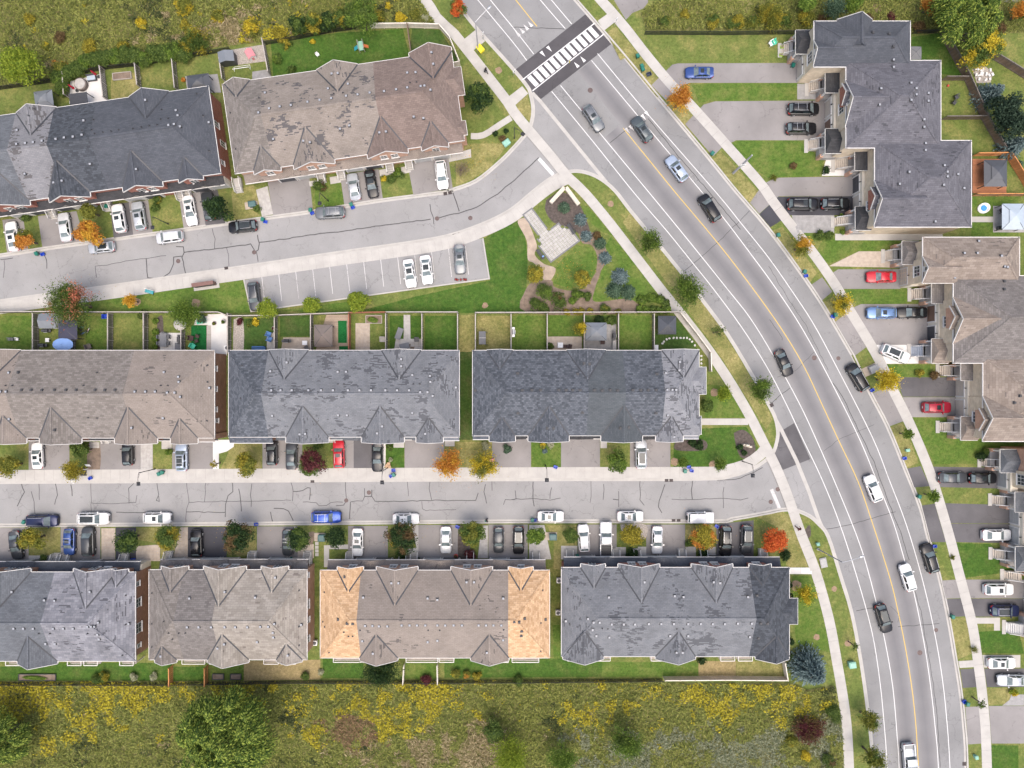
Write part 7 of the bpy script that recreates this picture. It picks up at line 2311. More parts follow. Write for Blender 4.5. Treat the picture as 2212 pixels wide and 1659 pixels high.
C=np.concatenate([P,np.full((len(P),1),.035)],1)
A=np.stack([np.cos(a),np.sin(a),nrg.normal(size=len(P))*.1],1)*.055
B2=np.stack([-np.sin(a),np.cos(a),nrg.normal(size=len(P))*.1],1)*.05
o=bpy.data.objects.new('fallen_leaves',quads_mesh('fallen_leaves',C,A,B2,'leaf_gold_orange'))
COL.objects.link(o)
tag(o,'yellow and orange leaves fallen on lawns and kerbs',None,None,'stuff')
# --- fences
wood('fence_weathered',(0.125,0.112,0.100),0.35)
wood('fence_rail_pale',(0.36,0.33,0.30),0.15)
wood('fence_white',(0.60,0.56,0.49),0.10)
wood('fence_brown',(0.150,0.105,0.078),0.25)
wood('fence_orange',(0.42,0.185,0.065),0.18)
wood('fence_red',(0.26,0.105,0.062),0.25)
wood('deck_wood',(0.30,0.235,0.18),0.25)
wood('deck_orange',(0.30,0.125,0.060),0.22)
plain('chain_black',(0.012,0.013,0.014),0.6,0.2,5)
FENCE={}
def fence_meshes(mat,cap,hgt,solid):
 k=(mat,cap,hgt,solid)
 if k not in FENCE:
  p=MB()
  n=17 if not solid else 14
  for i in range(n):
   x=(i+.5)/n
   p.box((x,0.02 if i%2 or solid else -0.03,hgt/2+.02),((0.86 if not solid else .97)/n,0.022,hgt-.1))
  r=MB().box((.5,0,.35),(1,.05,.09)).box((.5,0,hgt-.3),(1,.05,.09)).box((.5,0,hgt+.015),(1,.14,.045))
  q=MB().box((0,0,(hgt+.1)/2),(.1,.1,hgt+.1)).add([(-.08,-.08,hgt+.1),(.08,-.08,hgt+.1),(.08,.08,hgt+.1),(-.08,.08,hgt+.1),(0,0,hgt+.2)],[(0,3,2,1),(0,1,4),(1,2,4),(2,3,4),(3,0,4)])
  FENCE[k]=(shared(p,'board_panel',mat),shared(r,'rail',cap),shared(q,'fence_post',cap))
 return FENCE[k]
def fence(label,pts,mat='fence_weathered',cap='fence_rail_pale',hgt=1.75,group='back yard fences',solid=False,step=2.3):
 P=[Vector(p) for p in w2(pts)]
 pm,rm,qm=fence_meshes(mat,cap,hgt,solid)
 root=thing('wooden_fence',label,'fence',(P[0].x,P[0].y,0),0,group)
 o0=P[0]
 for a,b_ in zip(P[:-1],P[1:]):
  d=b_-a
  n=max(1,round(d.length/step))
  ang=math.atan2(d.y,d.x)
  for i in range(n):
   s=a+d*(i/n)-o0
   o=put('board_panel',pm,root,(s.x,s.y,0),(0,0,ang),(d.length/n,1,1))
   put('rail',rm,o)
   put('fence_post',qm,root,(s.x,s.y,0),(0,0,ang))
 e=P[-1]-o0
 put('fence_post',qm,root,(e.x,e.y,0))
 return root
_ch=[]
def chain_fence(label,pts,hgt=1.3):
 P=[Vector(p) for p in w2(pts)]
 if not _ch:
  m=MB()
  n=22
  for i in range(-9,n):
   for s in (0,1):
    x0,x1=i/n,(i+9)/n
    a,b_=max(0,x0),min(1,x1)
    if b_<=a:
     continue
    za,zb=hgt*(a-x0)/(x1-x0),hgt*(b_-x0)/(x1-x0)
    if s:
     za,zb=hgt-za,hgt-zb
    m.beam((a,0,za+.03),(b_,0,zb+.03),.012,.012)
  r=MB().tube([(0,0,hgt),(1,0,hgt)],.03,6).tube([(0,0,.06),(1,0,.06)],.015,5)
  q=MB().tube([(0,0,0),(0,0,hgt+.06)],.04,8)
  _ch.extend([shared(m,'wire_mesh','chain_black'),shared(r,'rail','chain_black'),shared(q,'fence_post','chain_black')])
 root=thing('chain_link_fence',label,'fence',(P[0].x,P[0].y,0))
 for a,b_ in zip(P[:-1],P[1:]):
  d=b_-a
  n=max(1,round(d.length/2.6))
  ang=math.atan2(d.y,d.x)
  for i in range(n):
   s=a+d*(i/n)-P[0]
   o=put('wire_mesh',_ch[0],root,(s.x,s.y,0),(0,0,ang),(d.length/n,1,1))
   put('rail',_ch[1],o)
   put('fence_post',_ch[2],root,(s.x,s.y,0))
 return root
fence('long weathered fence behind brown and taupe townhouses yards',[(-40,676),(85,675),(243,676),(480,676),(499,684)])
fence('weathered fence behind the charcoal and grey units yards',[(500,684),(600,683),(678,680),(757,677)])
fence('reddish stained fence at the top of the narrow paved yard',[(759,677),(836,676)],'fence_red','fence_red')
fence('weathered fence behind the right end of grey townhouses',[(838,676),(990,676)])
fence('weathered fence behind the dark shingled townhouses',[(1028,677),(1464,676)])
for i,x in enumerate((85,164,245,321,401,500)):
 fence('%s dividing fence from the left between brown townhouse yards'%ORD[i],[(x,679),(x,764)],group='yard dividing fences')
for i,x in enumerate((600,677,837,914,990)):
 fence('%s dividing fence from the left between grey townhouse yards'%ORD[i],[(x,685 if x<650 else 680),(x,764)],group='yard dividing fences')
fence('reddish dividing fence beside the putting green deck',[(758,680),(758,764)],'fence_red','fence_red',group='yard dividing fences')
for i,x in enumerate((1028,1104,1181,1260,1333,1409)):
 fence('%s dividing fence from the left behind dark townhouses'%ORD[i],[(x,680),(x,764)],group='yard dividing fences')
fence('white privacy fence slanting along the avenue sidewalk',[(1466,678),(1499,720),(1530,762),(1531,802)],'fence_white','fence_white',solid=True)
for i,l in enumerate(([(148,166),(151,212)],[(227,152),(235,218)],[(302,147),(307,192)],[(381,137),(387,198)],[(482,136),(488,178)])):
 fence('%s dividing fence from the left behind charcoal townhouses'%ORD[i],l,group='yard dividing fences')
fence('dividing fence between sandbox yard and long back lawn',[(573,93),(586,164)],group='yard dividing fences')
fence('white privacy fence at the top corner beside the avenue sidewalk',[(803,62),(885,61),(950,63),(972,88),(994,142),(981,145)],'fence_white','fence_white',solid=True)
fence('brown dividing fence at the right end of long back lawn',[(882,62),(890,120)],'fence_brown','fence_brown',group='yard dividing fences')
chain_fence('black chain link fence along the upper left meadow',[(-40,200),(60,186),(115,178),(150,165),(230,150),(300,143),(390,128),(480,113),(500,109)])
chain_fence('black chain link fence above the long back lawn',[(576,97),(650,84),(720,70),(800,60)])
chain_fence('black chain link fence between bottom yards and meadow',[(-40,1474),(375,1474),(620,1470),(870,1470),(1110,1469),(1430,1466)])
chain_fence('black chain link fence at upper right beside the empty lot',[(1392,75),(1560,76),(1715,74)])
chain_fence('black chain link fence behind the stepped townhouses',[(1970,73),(2036,72)])
fence('long white privacy fence along the bottom meadow',[(1432,1461),(1560,1460),(1694,1461),(1688,1424)],'fence_white','fence_white',solid=True)
for i,(l,m) in enumerate((([(374,1436),(374,1474)],'fence_orange'),([(450,1436),(450,1474)],'fence_orange'),([(875,1430),(873,1470)],'fence_white'),([(946,1430),(947,1470)],'fence_white'))):
 fence(('left orange cedar divider behind the sand roofed block','right orange cedar divider behind the sand roofed block','left pale divider behind the brown roofed block','right pale divider behind the brown roofed block')[i],l,m,m,1.6)
fence('tall dark brown fence stepping diagonally behind upper right yards',[(2034,86),(2081,172),(2118,257),(2160,330)],'fence_brown','fence_weathered',2.0,solid=True)
fence('brown fence running to the right edge behind pile of stones',[(2050,74),(2091,97),(2145,130),(2230,182)],'fence_brown','fence_weathered',2.0,solid=True)
fence('short brown divider under the cantilever umbrella yard',[(2033,174),(2080,174)],'fence_brown','fence_weathered')
fence('short brown divider below the folding chair yard',[(2033,259),(2117,258)],'fence_brown','fence_weathered')
fence('new orange cedar fence around the deck with dark gazebo',[(2099,338),(2170,337),(2200,385),(2222,425)],'fence_orange','fence_orange',1.9,solid=True)
fence('orange cedar fence below the deck at right edge',[(2098,424),(2205,424)],'fence_brown','fence_orange',1.7,solid=True)
for bi,spans in ((5,((-8,36),(128,158),(164,194),(243,273))),(6,((380,430),(440,462),(560,592),(598,630))),(7,((713,783),(792,822),(873,943),(946,978),(1070,1098),(1106,1165))),(8,((1228,1290),(1293,1322),(1412,1443),(1446,1480),(1565,1596),(1604,1635)))):
 for a,c in spans:
  BLK[bi].rear_deck(a,c)
# --- street furniture
plain('steel',(0.40,0.41,0.42),0.4,0.08,3,metal=0.6)
plain('pole_black',(0.022,0.023,0.027),0.5,0.15,3)
plain('pole_concrete',(0.34,0.34,0.35),0.8,0.1,3)
plain('bin_blue',(0.012,0.055,0.42),0.45,0.1,4)
plain('bin_green',(0.006,0.13,0.095),0.45,0.1,4)
plain('bin_navy',(0.02,0.03,0.06),0.5,0.1,4)
plain('box_teal',(0.055,0.115,0.115),0.55,0.1,3)
plain('box_green',(0.22,0.42,0.33),0.55,0.08,3)
plain('box_grey',(0.30,0.30,0.29),0.6,0.1,3)
plain('sign_yellow',(0.75,0.62,0.03),0.5,0.05,3)
plain('sign_white',(0.80,0.80,0.78),0.5,0.05,3)
plain('mail_brown',(0.145,0.075,0.062),0.55,0.1,4)
plain('stone_cream',(0.50,0.45,0.37),0.85,0.1,2,fine=0.1)
plain('metal_dark',(0.040,0.042,0.048),0.5,0.15,4)
plain('metal_roof_dark',(0.062,0.067,0.078),0.45,0.08,2)
plain('metal_roof_grey',(0.150,0.165,0.185),0.45,0.06,2)
plain('metal_roof_pale',(0.34,0.40,0.46),0.4,0.06,2)
plain('fabric_navy',(0.040,0.042,0.070),0.85,0.08,2)
plain('fabric_brown',(0.150,0.125,0.112),0.85,0.08,2)
plain('fabric_blue',(0.20,0.33,0.62),0.85,0.06,2)
plain('fabric_red',(0.42,0.012,0.030),0.85,0.1,3)
plain('fabric_grey',(0.16,0.165,0.175),0.85,0.08,2)
plain('cushion_blue',(0.070,0.16,0.36),0.85,0.1,4)
plain('plastic_mint',(0.05,0.50,0.33),0.5,0.08,4)
plain('plastic_pink',(0.60,0.24,0.26),0.5,0.08,4)
plain('plastic_teal',(0.03,0.28,0.33),0.5,0.08,4)
plain('plastic_orange',(0.52,0.15,0.05),0.5,0.08,4)
plain('plastic_white',(0.72,0.72,0.72),0.5,0.06,4)
plain('plastic_lime',(0.35,0.55,0.05),0.5,0.08,4)
plain('water_blue',(0.05,0.25,0.60),0.15,0.1,4)
plain('wicker',(0.060,0.036,0.034),0.8,0.25,12)
plain('cardboard',(0.42,0.28,0.17),0.85,0.1,4)
plain('skin',(0.42,0.25,0.18),0.6,0.08,6)
plain('cloth_black',(0.014,0.015,0.018),0.9,0.2,6)
plain('cloth_red',(0.11,0.012,0.018),0.9,0.2,6)
plain('cloth_grey',(0.12,0.12,0.13),0.9,0.2,6)
plain('hair_dark',(0.012,0.010,0.009),0.7,0.2,8)
bb=MB()
bb.add([(-.24,-.18,0),(.24,-.18,0),(.24,.18,0),(-.24,.18,0),(-.30,-.23,.38),(.30,-.23,.38),(.30,.23,.38),(-.30,.23,.38),(-.26,-.19,.36),(.26,-.19,.36),(.26,.19,.36),(-.26,.19,.36),(-.21,-.15,.06),(.21,-.15,.06),(.21,.15,.06),(-.21,.15,.06)],
 [(0,3,2,1),(0,1,5,4),(1,2,6,5),(2,3,7,6),(3,0,4,7),(4,5,9,8),(5,6,10,9),(6,7,11,10),(7,4,8,11),(8,9,13,12),(9,10,14,13),(10,11,15,14),(11,8,12,15),(12,13,14,15)])
BLUEBOX=shared(bb,'tub','bin_blue')
RIM=shared(MB().box((0,-.22,.37),(.64,.05,.05)).box((0,.22,.37),(.64,.05,.05)).box((-.30,0,.37),(.05,.40,.05)).box((.30,0,.37),(.05,.40,.05)),'rim','bin_blue')
gb=MB().add([(-.2,-.22,.05),(.2,-.22,.05),(.2,.22,.05),(-.2,.22,.05),(-.25,-.28,.72),(.25,-.28,.72),(.25,.28,.72),(-.25,.28,.72)],[(0,3,2,1),(0,1,5,4),(1,2,6,5),(2,3,7,6),(3,0,4,7),(4,5,6,7)])
GBIN=shared(gb,'bin_body','bin_green')
gl=MB().add([(-.28,-.31,.73),(.28,-.31,.73),(.28,.31,.73),(-.28,.31,.73),(-.22,-.25,.82),(.22,-.25,.82),(.22,.25,.82),(-.22,.25,.82)],[(0,3,2,1),(0,1,5,4),(1,2,6,5),(2,3,7,6),(3,0,4,7),(4,5,6,7)]).box((0,-.34,.7),(.4,.04,.05))
GLID=shared(gl,'lid','bin_green')
GWH=shared(MB().tube([(-.24,-.2,.09),(-.19,-.2,.09)],.09,10).tube([(.19,-.2,.09),(.24,-.2,.09)],.09,10),'wheel','tyre')
def bins(items):
 for x,y,k,lab in items:
  p=W(x,y,.3)
  z=ZR+.02 if lab.startswith('~') else 0.03
  lab=lab.lstrip('~')
  a=rng.uniform(-.6,.6)
  if k=='b':
   o=thing('recycling_box','blue recycling box '+lab,'recycling box',(p.x,p.y,z),a,'blue recycling boxes')
   put('tub',BLUEBOX,o)
   put('rim',RIM,o)
  else:
   o=thing('green_bin','green compost bin '+lab,'bin',(p.x,p.y,z),a,'green compost bins')
   put('bin_body',GBIN,o)
   put('lid',GLID,o)
   put('wheel',GWH,o)
bins([(80,548,'g','~on upper street kerb below leftmost white sedan'),(91,549,'b','~on upper street kerb below leftmost white sedan'),(232,446,'g','at garage left of the white SUV'),
 (568,474,'g','~on upper street kerb right of the black SUV'),(573,479,'b','~on upper street kerb right of the black SUV'),(671,454,'g','~at the nose of grey SUV on upper street'),(674,460,'b','~at the nose of grey SUV on upper street'),
 (759,442,'g','~behind the grey SUV on upper street'),(762,448,'b','~behind the grey SUV on upper street'),(195,1033,'b','below the basketball hoop'),(345,1023,'g','on sidewalk right of street lamp, left one'),(352,1020,'g','on sidewalk right of street lamp, right one'),
 (850,1016,'b','right of the black sedan on white strip'),(845,1028,'b','on sidewalk below the cardboard boxes'),(851,1025,'g','on sidewalk below the cardboard boxes'),(1200,1009,'b','right of street lamp below dark townhouses'),
 (1479,1017,'g','beside small sapling at corner lawn'),(1488,1009,'b','on corner lawn, upper of two'),(1494,1017,'b','on corner sidewalk, lower of two'),(553,1133,'b','~at lower street kerb right of the black driveway'),
 (53,1127,'g','~behind the dark blue minivan'),(1150,1123,'g','~behind the white sedan on lower street'),(1155,1124,'b','~behind the white sedan on lower street'),(1548,1137,'b','beside the largest golden tree'),
 (988,1138,'b','right of the pale silver sedan driveway'),(1470,1203,'b','at garage right of the silver sedan between golden trees'),(1247,1200,'g','at garage below the white SUV left of pickup'),(630,1207,'g','at garage below the dark hatchback'),
 (288,1209,'b','at the end of black driveway under the dark green tree'),(1377,122,'g','on boulevard near crosswalk, topmost of three'),(1386,144,'g','on boulevard near crosswalk, middle of three'),(1388,151,'g','on boulevard near crosswalk, lowest of three'),
 (1538,332,'g','at driveway end behind pale blue SUV'),(1680,508,'g','at kerb left of the yellow orange tree'),(1737,587,'g','at kerb left of the red sedan driveway'),(1741,596,'b','at kerb left of the red sedan driveway'),
 (1799,684,'b','at kerb left of the light blue SUV driveway'),(1803,680,'g','at kerb left of the light blue SUV driveway'),(1884,843,'b','at the nose of parked black minivan'),(1954,990,'b','on boulevard above the two dark cars'),
 (1984,1072,'g','on boulevard below the two dark cars'),(2019,1180,'b','at the nose of parked black SUV on avenue'),(2056,1331,'g','at kerb left of the navy SUV driveway'),(2083,1516,'b','on boulevard near bottom right'),(2088,1519,'g','on boulevard near bottom right'),
 (1712,142,'g','at garage wall of the topmost driveway')])
o=thing('storage_tub','dark blue open tub on boulevard near the crosswalk','tub',W(1401,162,0),.4)
put('tub',BLUEBOX,o,scale=(1.2,1.3,1.1),mat='bin_navy')
put('rim',RIM,o,scale=(1.2,1.3,1.1),mat='bin_navy')
def arm_lamp(label,base,head,hgt,mat='steel',sign=None):
 p=W(*base)
 o=thing('street_lamp',label,'street lamp',p,0,'tall avenue lamps')
 h=W(*head,hgt+.4)-p
 MB().tube([(0,0,0),(0,0,.25),(0,0,.3),(0,0,hgt)],[.2,.2,.12,.07],10).build('pole','pole_concrete',o)
 MB().tube([(0,0,hgt-.05),(h.x*.4,h.y*.4,hgt+.3),(h.x*.8,h.y*.8,hgt+.42),(h.x,h.y,hgt+.4)],.05,8).build('arm',mat,o)
 d=Vector((h.x,h.y)).normalized()
 hd=MB().lathe([(.05,0),(.17,.03),(.19,.08),(.14,.15),(.04,.18)],(0,0,0),12,2.2,1.0).build('lamp_head',mat,o)
 hd.location=(h.x-d.x*.1,h.y-d.y*.1,hgt+.3)
 hd.rotation_euler=(0,0,math.atan2(d.y,d.x))
 if sign:
  s=MB().box((0,-.12,2.7),(.75,.03,.75)).build('warning_sign',sign,o)
  s.rotation_euler=(0,0,R(-25))
  MB().box((0,-.14,2.7),(.34,.01,.08)).box((0,-.14,2.7),(.08,.012,.34)).build('sign_mark','metal_dark',s)
 return o
arm_lamp('tall pale lamp reaching over the avenue above the bus stop pad',(1033,108),(1058,15),9.3)
arm_lamp('tall lamp with yellow warning sign reaching over the lower avenue',(1766.5,1186),(1863,1202),9.0,'steel','sign_yellow')
p=W(1584,374)
o=thing('utility_pole','leaning looking concrete pole with white sign on right boulevard','pole',p)
MB().tube([(0,0,0),(0,0,9.4)],[.2,.11],12).build('pole','pole_concrete',o)
MB().box((0,0,0),(.75,.04,.9)).build('sign_board','sign_white',o).location=(0,-.22,5.0)
MB().box((0,0,0),(.45,.012,.09)).box((0,0,.2),(.5,.012,.09)).build('sign_mark','metal_dark',o).location=(0,-.246,5.0)
LAMP={}
lp=MB().tube([(0,0,0),(0,0,.5),(0,0,.55),(0,0,5.3)],[.11,.11,.07,.05],10)
la=MB().tube([(0,0,5.1),(0,.35,5.45),(0,1.0,5.55),(0,1.7,5.4)],.035,7).tube([(0,0,4.7),(0,.5,5.2),(0,.9,5.53)],.018,6)
lh=MB().add([(-.3,1.4,5.36),(.3,1.4,5.36),(.3,2.0,5.36),(-.3,2.0,5.36),(-.08,1.62,5.58),(.08,1.62,5.58),(.08,1.78,5.58),(-.08,1.78,5.58)],[(0,3,2,1),(0,1,5,4),(1,2,6,5),(2,3,7,6),(3,0,4,7),(4,5,6,7)])
ll=MB().add([(-.24,1.46,5.35),(.24,1.46,5.35),(.24,1.94,5.35),(-.24,1.94,5.35),(-.14,1.56,5.05),(.14,1.56,5.05),(.14,1.84,5.05),(-.14,1.84,5.05)],[(4,5,6,7),(0,1,5,4),(1,2,6,5),(2,3,7,6),(3,0,4,7),(0,3,2,1)])
LP,LA,LH,LL=shared(lp,'pole','pole_black'),shared(la,'arm','pole_black'),shared(lh,'lamp_shade','pole_black'),shared(ll,'lamp_glass','window_glass')
for x,y,a,lab in ((335,1013,180,'beside the grey paver strip on lower street'),(838,1010,180,'beside cardboard boxes on lower street'),(1178,1005,180,'at small lawn of dark townhouses on lower street'),(1603,996,180,'at the curved corner of lower street'),
     (364,484,180,'on lawn left of the white sedan on upper street'),(709,434,180,'on lawn left of the silver sedan on upper street'),(1111,299,230,'at the upper street corner garden')):
 o=thing('street_lamp','black street lamp with square lantern '+lab,'street lamp',W(x,y),R(a),'black side street lamps')
 put('pole',LP,o)
 put('arm',LA,o)
 h_=put('lamp_shade',LH,o)
 put('lamp_glass',LL,h_)
def post_sign(label,x,y,mat,w=.6,h=.75,z=2.1,a=0.0,text=None):
 o=thing('road_sign',label,'sign',W(x,y),R(a),'road signs')
 MB().tube([(0,0,0),(0,0,z+h/2)],.04,8).build('post','steel',o)
 s=MB().box((0,-.06,z),(w,.03,h)).build('sign_plate',mat,o)
 MB().box((0,-.08,z+.1),(w*.5,.01,h*.12)).box((0,-.08,z-.1),(w*.3,.01,h*.3)).build('sign_mark','metal_dark',s)
 return o
post_sign('white sign post at the left end of the crosswalk',1110,165,'sign_white',a=50)
post_sign('white sign post at the right end of the crosswalk',1327,56,'sign_white',a=50)
post_sign('small sign post on the bus stop pad',1044,85,'sign_white',.4,.6,2.2,50)
post_sign('small yellow flexible sign post in the middle of the crosswalk',1229,137,'sign_yellow',.25,.8,.7,50)
o=thing('newspaper_box','yellow grit box beside the bus stop pad','box',W(1038,109),R(-50))
MB().add([(-.55,-.35,.1),(.55,-.35,.1),(.55,.35,.1),(-.55,.35,.1),(-.6,-.4,.8),(.6,-.4,.8),(.6,.4,.8),(-.6,.4,.8)],[(0,3,2,1),(0,1,5,4),(1,2,6,5),(2,3,7,6),(3,0,4,7),(4,5,6,7)]).build('box_body','sign_yellow',o)
MB().add([(-.65,-.45,.82),(.65,-.45,.82),(.65,.45,.82),(-.65,.45,.82),(-.55,0,1.05),(.55,0,1.05)],[(0,3,2,1),(0,1,5,4),(2,3,4,5),(1,2,5),(3,0,4)]).build('lid','sign_yellow',o)
def utility(label,x,y,w,d,h,mat,a=0.0,pad=True):
 o=thing('utility_box',label,'utility box',W(x,y),R(a))
 MB().box((0,0,h/2+.08),(w,d,h)).box((0,-d/2-.02,h/2),(w*.8,.03,h*.7)).build('cabinet',mat,o)
 MB().add([(-w/2-.06,-d/2-.06,h+.08),(w/2+.06,-d/2-.06,h+.08),(w/2+.06,d/2+.06,h+.08),(-w/2-.06,d/2+.06,h+.08),(-w/2+.1,-d/2+.1,h+.18),(w/2-.1,-d/2+.1,h+.18),(w/2-.1,d/2-.1,h+.18),(-w/2+.1,d/2-.1,h+.18)],
   [(0,3,2,1),(0,1,5,4),(1,2,6,5),(2,3,7,6),(3,0,4,7),(4,5,6,7)]).build('lid',mat,o)
 if pad:
  MB().box((-.35,0,.04),(w+1.0,d+.35,.08)).build('pad','paver_beige',o)
 return o
utility('teal transformer box on beige pad beside two dark green trees',697,1160,1.0,1.0,.9,'box_teal')
utility('teal transformer box on beige pad left of small green ball tree',1194,1158,1.1,.9,.9,'box_teal')
utility('teal transformer box beside pale paver drive on upper street',548,443,1.1,.8,.9,'box_teal',8)
utility('pale green transformer box in the corner garden',1094,311,1.1,.8,.7,'box_green',35,False)
utility('pale green transformer box on left boulevard of lower avenue',1837,1433,1.0,.9,.8,'box_green',8,False)
utility('grey transformer on pad beside the bright yellow tree',1884,797,1.4,1.1,.8,'box_grey',25)
utility('flat grey utility vault lid on left boulevard',1778,1215,1.0,1.5,.12,'box_grey',12,False)
utility('small white utility pedestal on right boulevard above blue box',1957,972,.5,.35,.6,'box_green',10,False)
utility('small green pedestal near bottom right corner',2104,1632,.4,.5,.7,'box_green',10,False)
utility('white pedestal on left boulevard near warning sign lamp',1764,1174,.4,.4,.6,'box_green',10,False)
o=thing('mailbox_cluster','row of five brown community mailboxes on concrete pad','mailboxes',W(446,616),R(8))
MB().box((0,0,.05),(4.2,1.4,.1)).build('pad','concrete',o)
for i in range(5):
 c=MB().box((-1.4+i*.7,0,.95),(.66,.55,1.3)).build('mail_cabinet','mail_brown',o)
 MB().box((-1.4+i*.7,-.29,1.0),(.5,.03,.9)).build('mail_doors','metal_dark',c)
 MB().box((-1.4+i*.7,0,1.63),(.7,.62,.06)).build('roof_cap','mail_brown',c)
cn=MB().lathe([(.15,.03),(.05,.68),(.03,.70)],(0,0,0),12)
cb=MB().box((0,0,.015),(.4,.4,.03))
CN,CBM=shared(cn,'cone','plastic_pink'),shared(cb,'cone_base','metal_dark')
MATS['cone_red']=plain('cone_red',(0.42,0.05,0.04),.6,.1,5)
for i,(x,y) in enumerate(((984,603),(988,604),(995,603.5),(1002,603),(1006,603.5))):
 o=thing('traffic_cone','%s red cone from the left in parking court front of grey sedan'%ORD[i],'cone',W(x,y,.3).xy.to_3d()+Vector((0,0,.014)),0,'red cones in the parking court')
 put('cone',CN,o,mat='cone_red')
 put('cone_base',CBM,o)
o=thing('basketball_hoop','portable basketball hoop at the sidewalk beside small golden tree','basketball hoop',W(182,1024))
MB().box((0,.3,.15),(.8,1.1,.3)).build('base','plastic_black',o)
MB().tube([(0,.2,.2),(0,0,2.4),(0,-.5,3.0)],.06,8).build('pole','pole_black',o)
MB().box((0,-.6,3.3),(1.3,.04,.85)).build('backboard','sign_white',o)
MB().tube([(.22*math.cos(t*.524),-.9+.22*math.sin(t*.524),3.05) for t in range(13)],.02,6).build('rim','sign_white',o)
o=thing('yard_sign','white yard sign board beside the small golden tree','sign',W(190,1012))
MB().tube([(0,0,0),(0,0,1.7)],.05,6).tube([(0,0,1.6),(.8,0,1.6)],.04,6).build('post','sign_white',o)
s=MB().box((.5,-.02,1.1),(.75,.04,.6)).build('board','sign_white',o)
s.rotation_euler=(R(-35),0,0)
ax,bx=Vector((.6,.8)),Vector((.8,-.6))
pc=Vector((1106+380/4,414.75+430/4))
plz=thing('plaza_paving','paved garden plaza of pale stones with dark border',None,(*W(pc.x,pc.y).xy,0))
plz['kind']='structure'
def pz(a,b_):
 q=pc+ax*(a/4)+bx*(b_/4)
 return W(q.x,q.y).xy-plz.location.xy
def pzq(a0,a1,b0,b1):
 return [tuple(pz(a,b_)) for a,b_ in ((a0,b0),(a0,b1),(a1,b1),(a1,b0))]
cells=[]
S=27.0
for i in range(-5,5):
 for j in range(-7,8):
  a,b_=i*S,j*S
  inside=(-115<=a<=100 and -150<=b_<=150) and not (a<-80 and (b_>90)) and not (a<-40 and b_>130) and not (a<-60 and b_<-120)
  if inside:
   cells.append((a,b_))
for i in range(-13,-4):
 for j in (-3,-2,-1):
  cells.append((i*S,j*S))
cells=list(dict.fromkeys(cells))
bord=set()
cs={(round(a/S),round(b_/S)) for a,b_ in cells}
for (i,j) in cs:
 for di in (-1,0,1):
  for dj in (-1,0,1):
   if (i+di,j+dj) not in cs:
    bord.add((i+di,j+dj))
for (i,j) in sorted(cs):
 a,b_=i*S,j*S
 if rng.random()<.35:
  for h in (0,1):
   MB().prism(pzq(a+h*S/2+.8,a+(h+1)*S/2-.8,b_+.8,b_+S-.8),0,.03+rng.uniform(-.004,.004)).build('paving_stone','paver_pale',plz)
 else:
  MB().prism(pzq(a+.8,a+S-.8,b_+.8,b_+S-.8),0,.03+rng.uniform(-.004,.004)).build('paving_stone','paver_pale',plz)
for (i,j) in sorted(bord):
 a,b_=i*S,j*S
 t=12
 a0,a1,b0,b1=a,a+S,b_,b_+S
 if (i+1,j) in cs: a0=a+S-t
 elif (i-1,j) in cs: a1=a+t
 if (i,j+1) in cs: b0=b_+S-t
 elif (i,j-1) in cs: b1=b_+t
 if a0==a and a1==a+S and b0==b_ and b1==b_+S:
  ii=[(di,dj) for di in (-1,1) for dj in (-1,1) if (i+di,j+dj) in cs]
  if ii:
   di,dj=ii[0]
   a0,a1=(a+S-t,a+S) if di>0 else (a,a+t)
   b0,b1=(b_+S-t,b_+S) if dj>0 else (b_,b_+t)
 MB().prism(pzq(a0,a1,b0,b1),0,.036).build('border_stone','paver_border',plz)
for nm,a,b_ in (('left',(1190,437),(1219,405)),('right',(1223,405),(1250,441))):
 A,B_=W(*a,.9).xy,W(*b_,.9).xy
 o=thing('stone_wall','low cream stone entrance wall, %s arm of the corner pair'%nm,'wall',(A.x,A.y,0),0,'low stone entrance walls')
 d=B_-A
 n=7
 an=math.atan2(d.y,d.x)
 for i in range(n):
  c=d*((i+.5)/n)
  for k in range(2):
   MB().box((c.x,c.y,.2+k*.4),(d.length/n-.02,.5,.39),an).build('stone_block','stone_cream',o)
 MB().box((d.x/2,d.y/2,.88),(d.length+.1,.62,.12),an).build('coping','stone_cream',o)
bench_s=MB()
for i in range(4):
 bench_s.box((0,-.18+i*.13,.45),(1.9,.1,.04))
bench_b=MB()
for i in range(3):
 bench_b.box((0,.34,.58+i*.14),(1.9,.04,.1))
bench_l=MB().box((0,0,.22),(.06,.55,.44)).box((0,.32,.65),(.06,.06,.5))
BS,BB,BL=shared(bench_s,'seat','metal_dark'),shared(bench_b,'backrest','metal_dark'),shared(bench_l,'leg','metal_dark')
for x,y,a,lab in ((1233,496,-36-20,'dark metal bench at the upper right edge of the plaza'),(1168,550,125,'dark metal bench at the lower left edge of the plaza')):
 o=thing('park_bench',lab,'bench',W(x,y,.03),R(a),'plaza benches')
 put('seat',BS,o)
 put('backrest',BB,o)
 put('leg',BL,o,(-.8,0,0))
 put('leg',BL,o,(.8,0,0))
o=thing('park_bench','teal and white bench on grass left of the mailboxes','bench',W(325,631),R(-15))
put('seat',BS,o,mat='plastic_teal',scale=(.75,1,1))
put('backrest',BB,o,mat='sign_white',scale=(.75,1,1))
put('leg',BL,o,(-.6,0,0))
put('leg',BL,o,(.6,0,0))
o=thing('backpack','blue bag lying on the lower left plaza bench','bag',W(1173,554,.5),.5)
MB().lathe([(.05,0),(.18,.03),(.2,.15),(.12,.3),(.04,.34)],(0,0,0),10,1.1,.8).build('bag_body','fabric_blue',o)
MB().tube([(-.1,.12,.1),(-.12,.22,.2),(-.08,.12,.3)],.02,6).build('strap','metal_dark',o)
o=thing('rock_feature','white stone slabs standing in the corner rock bed','rocks',W(1613,962))
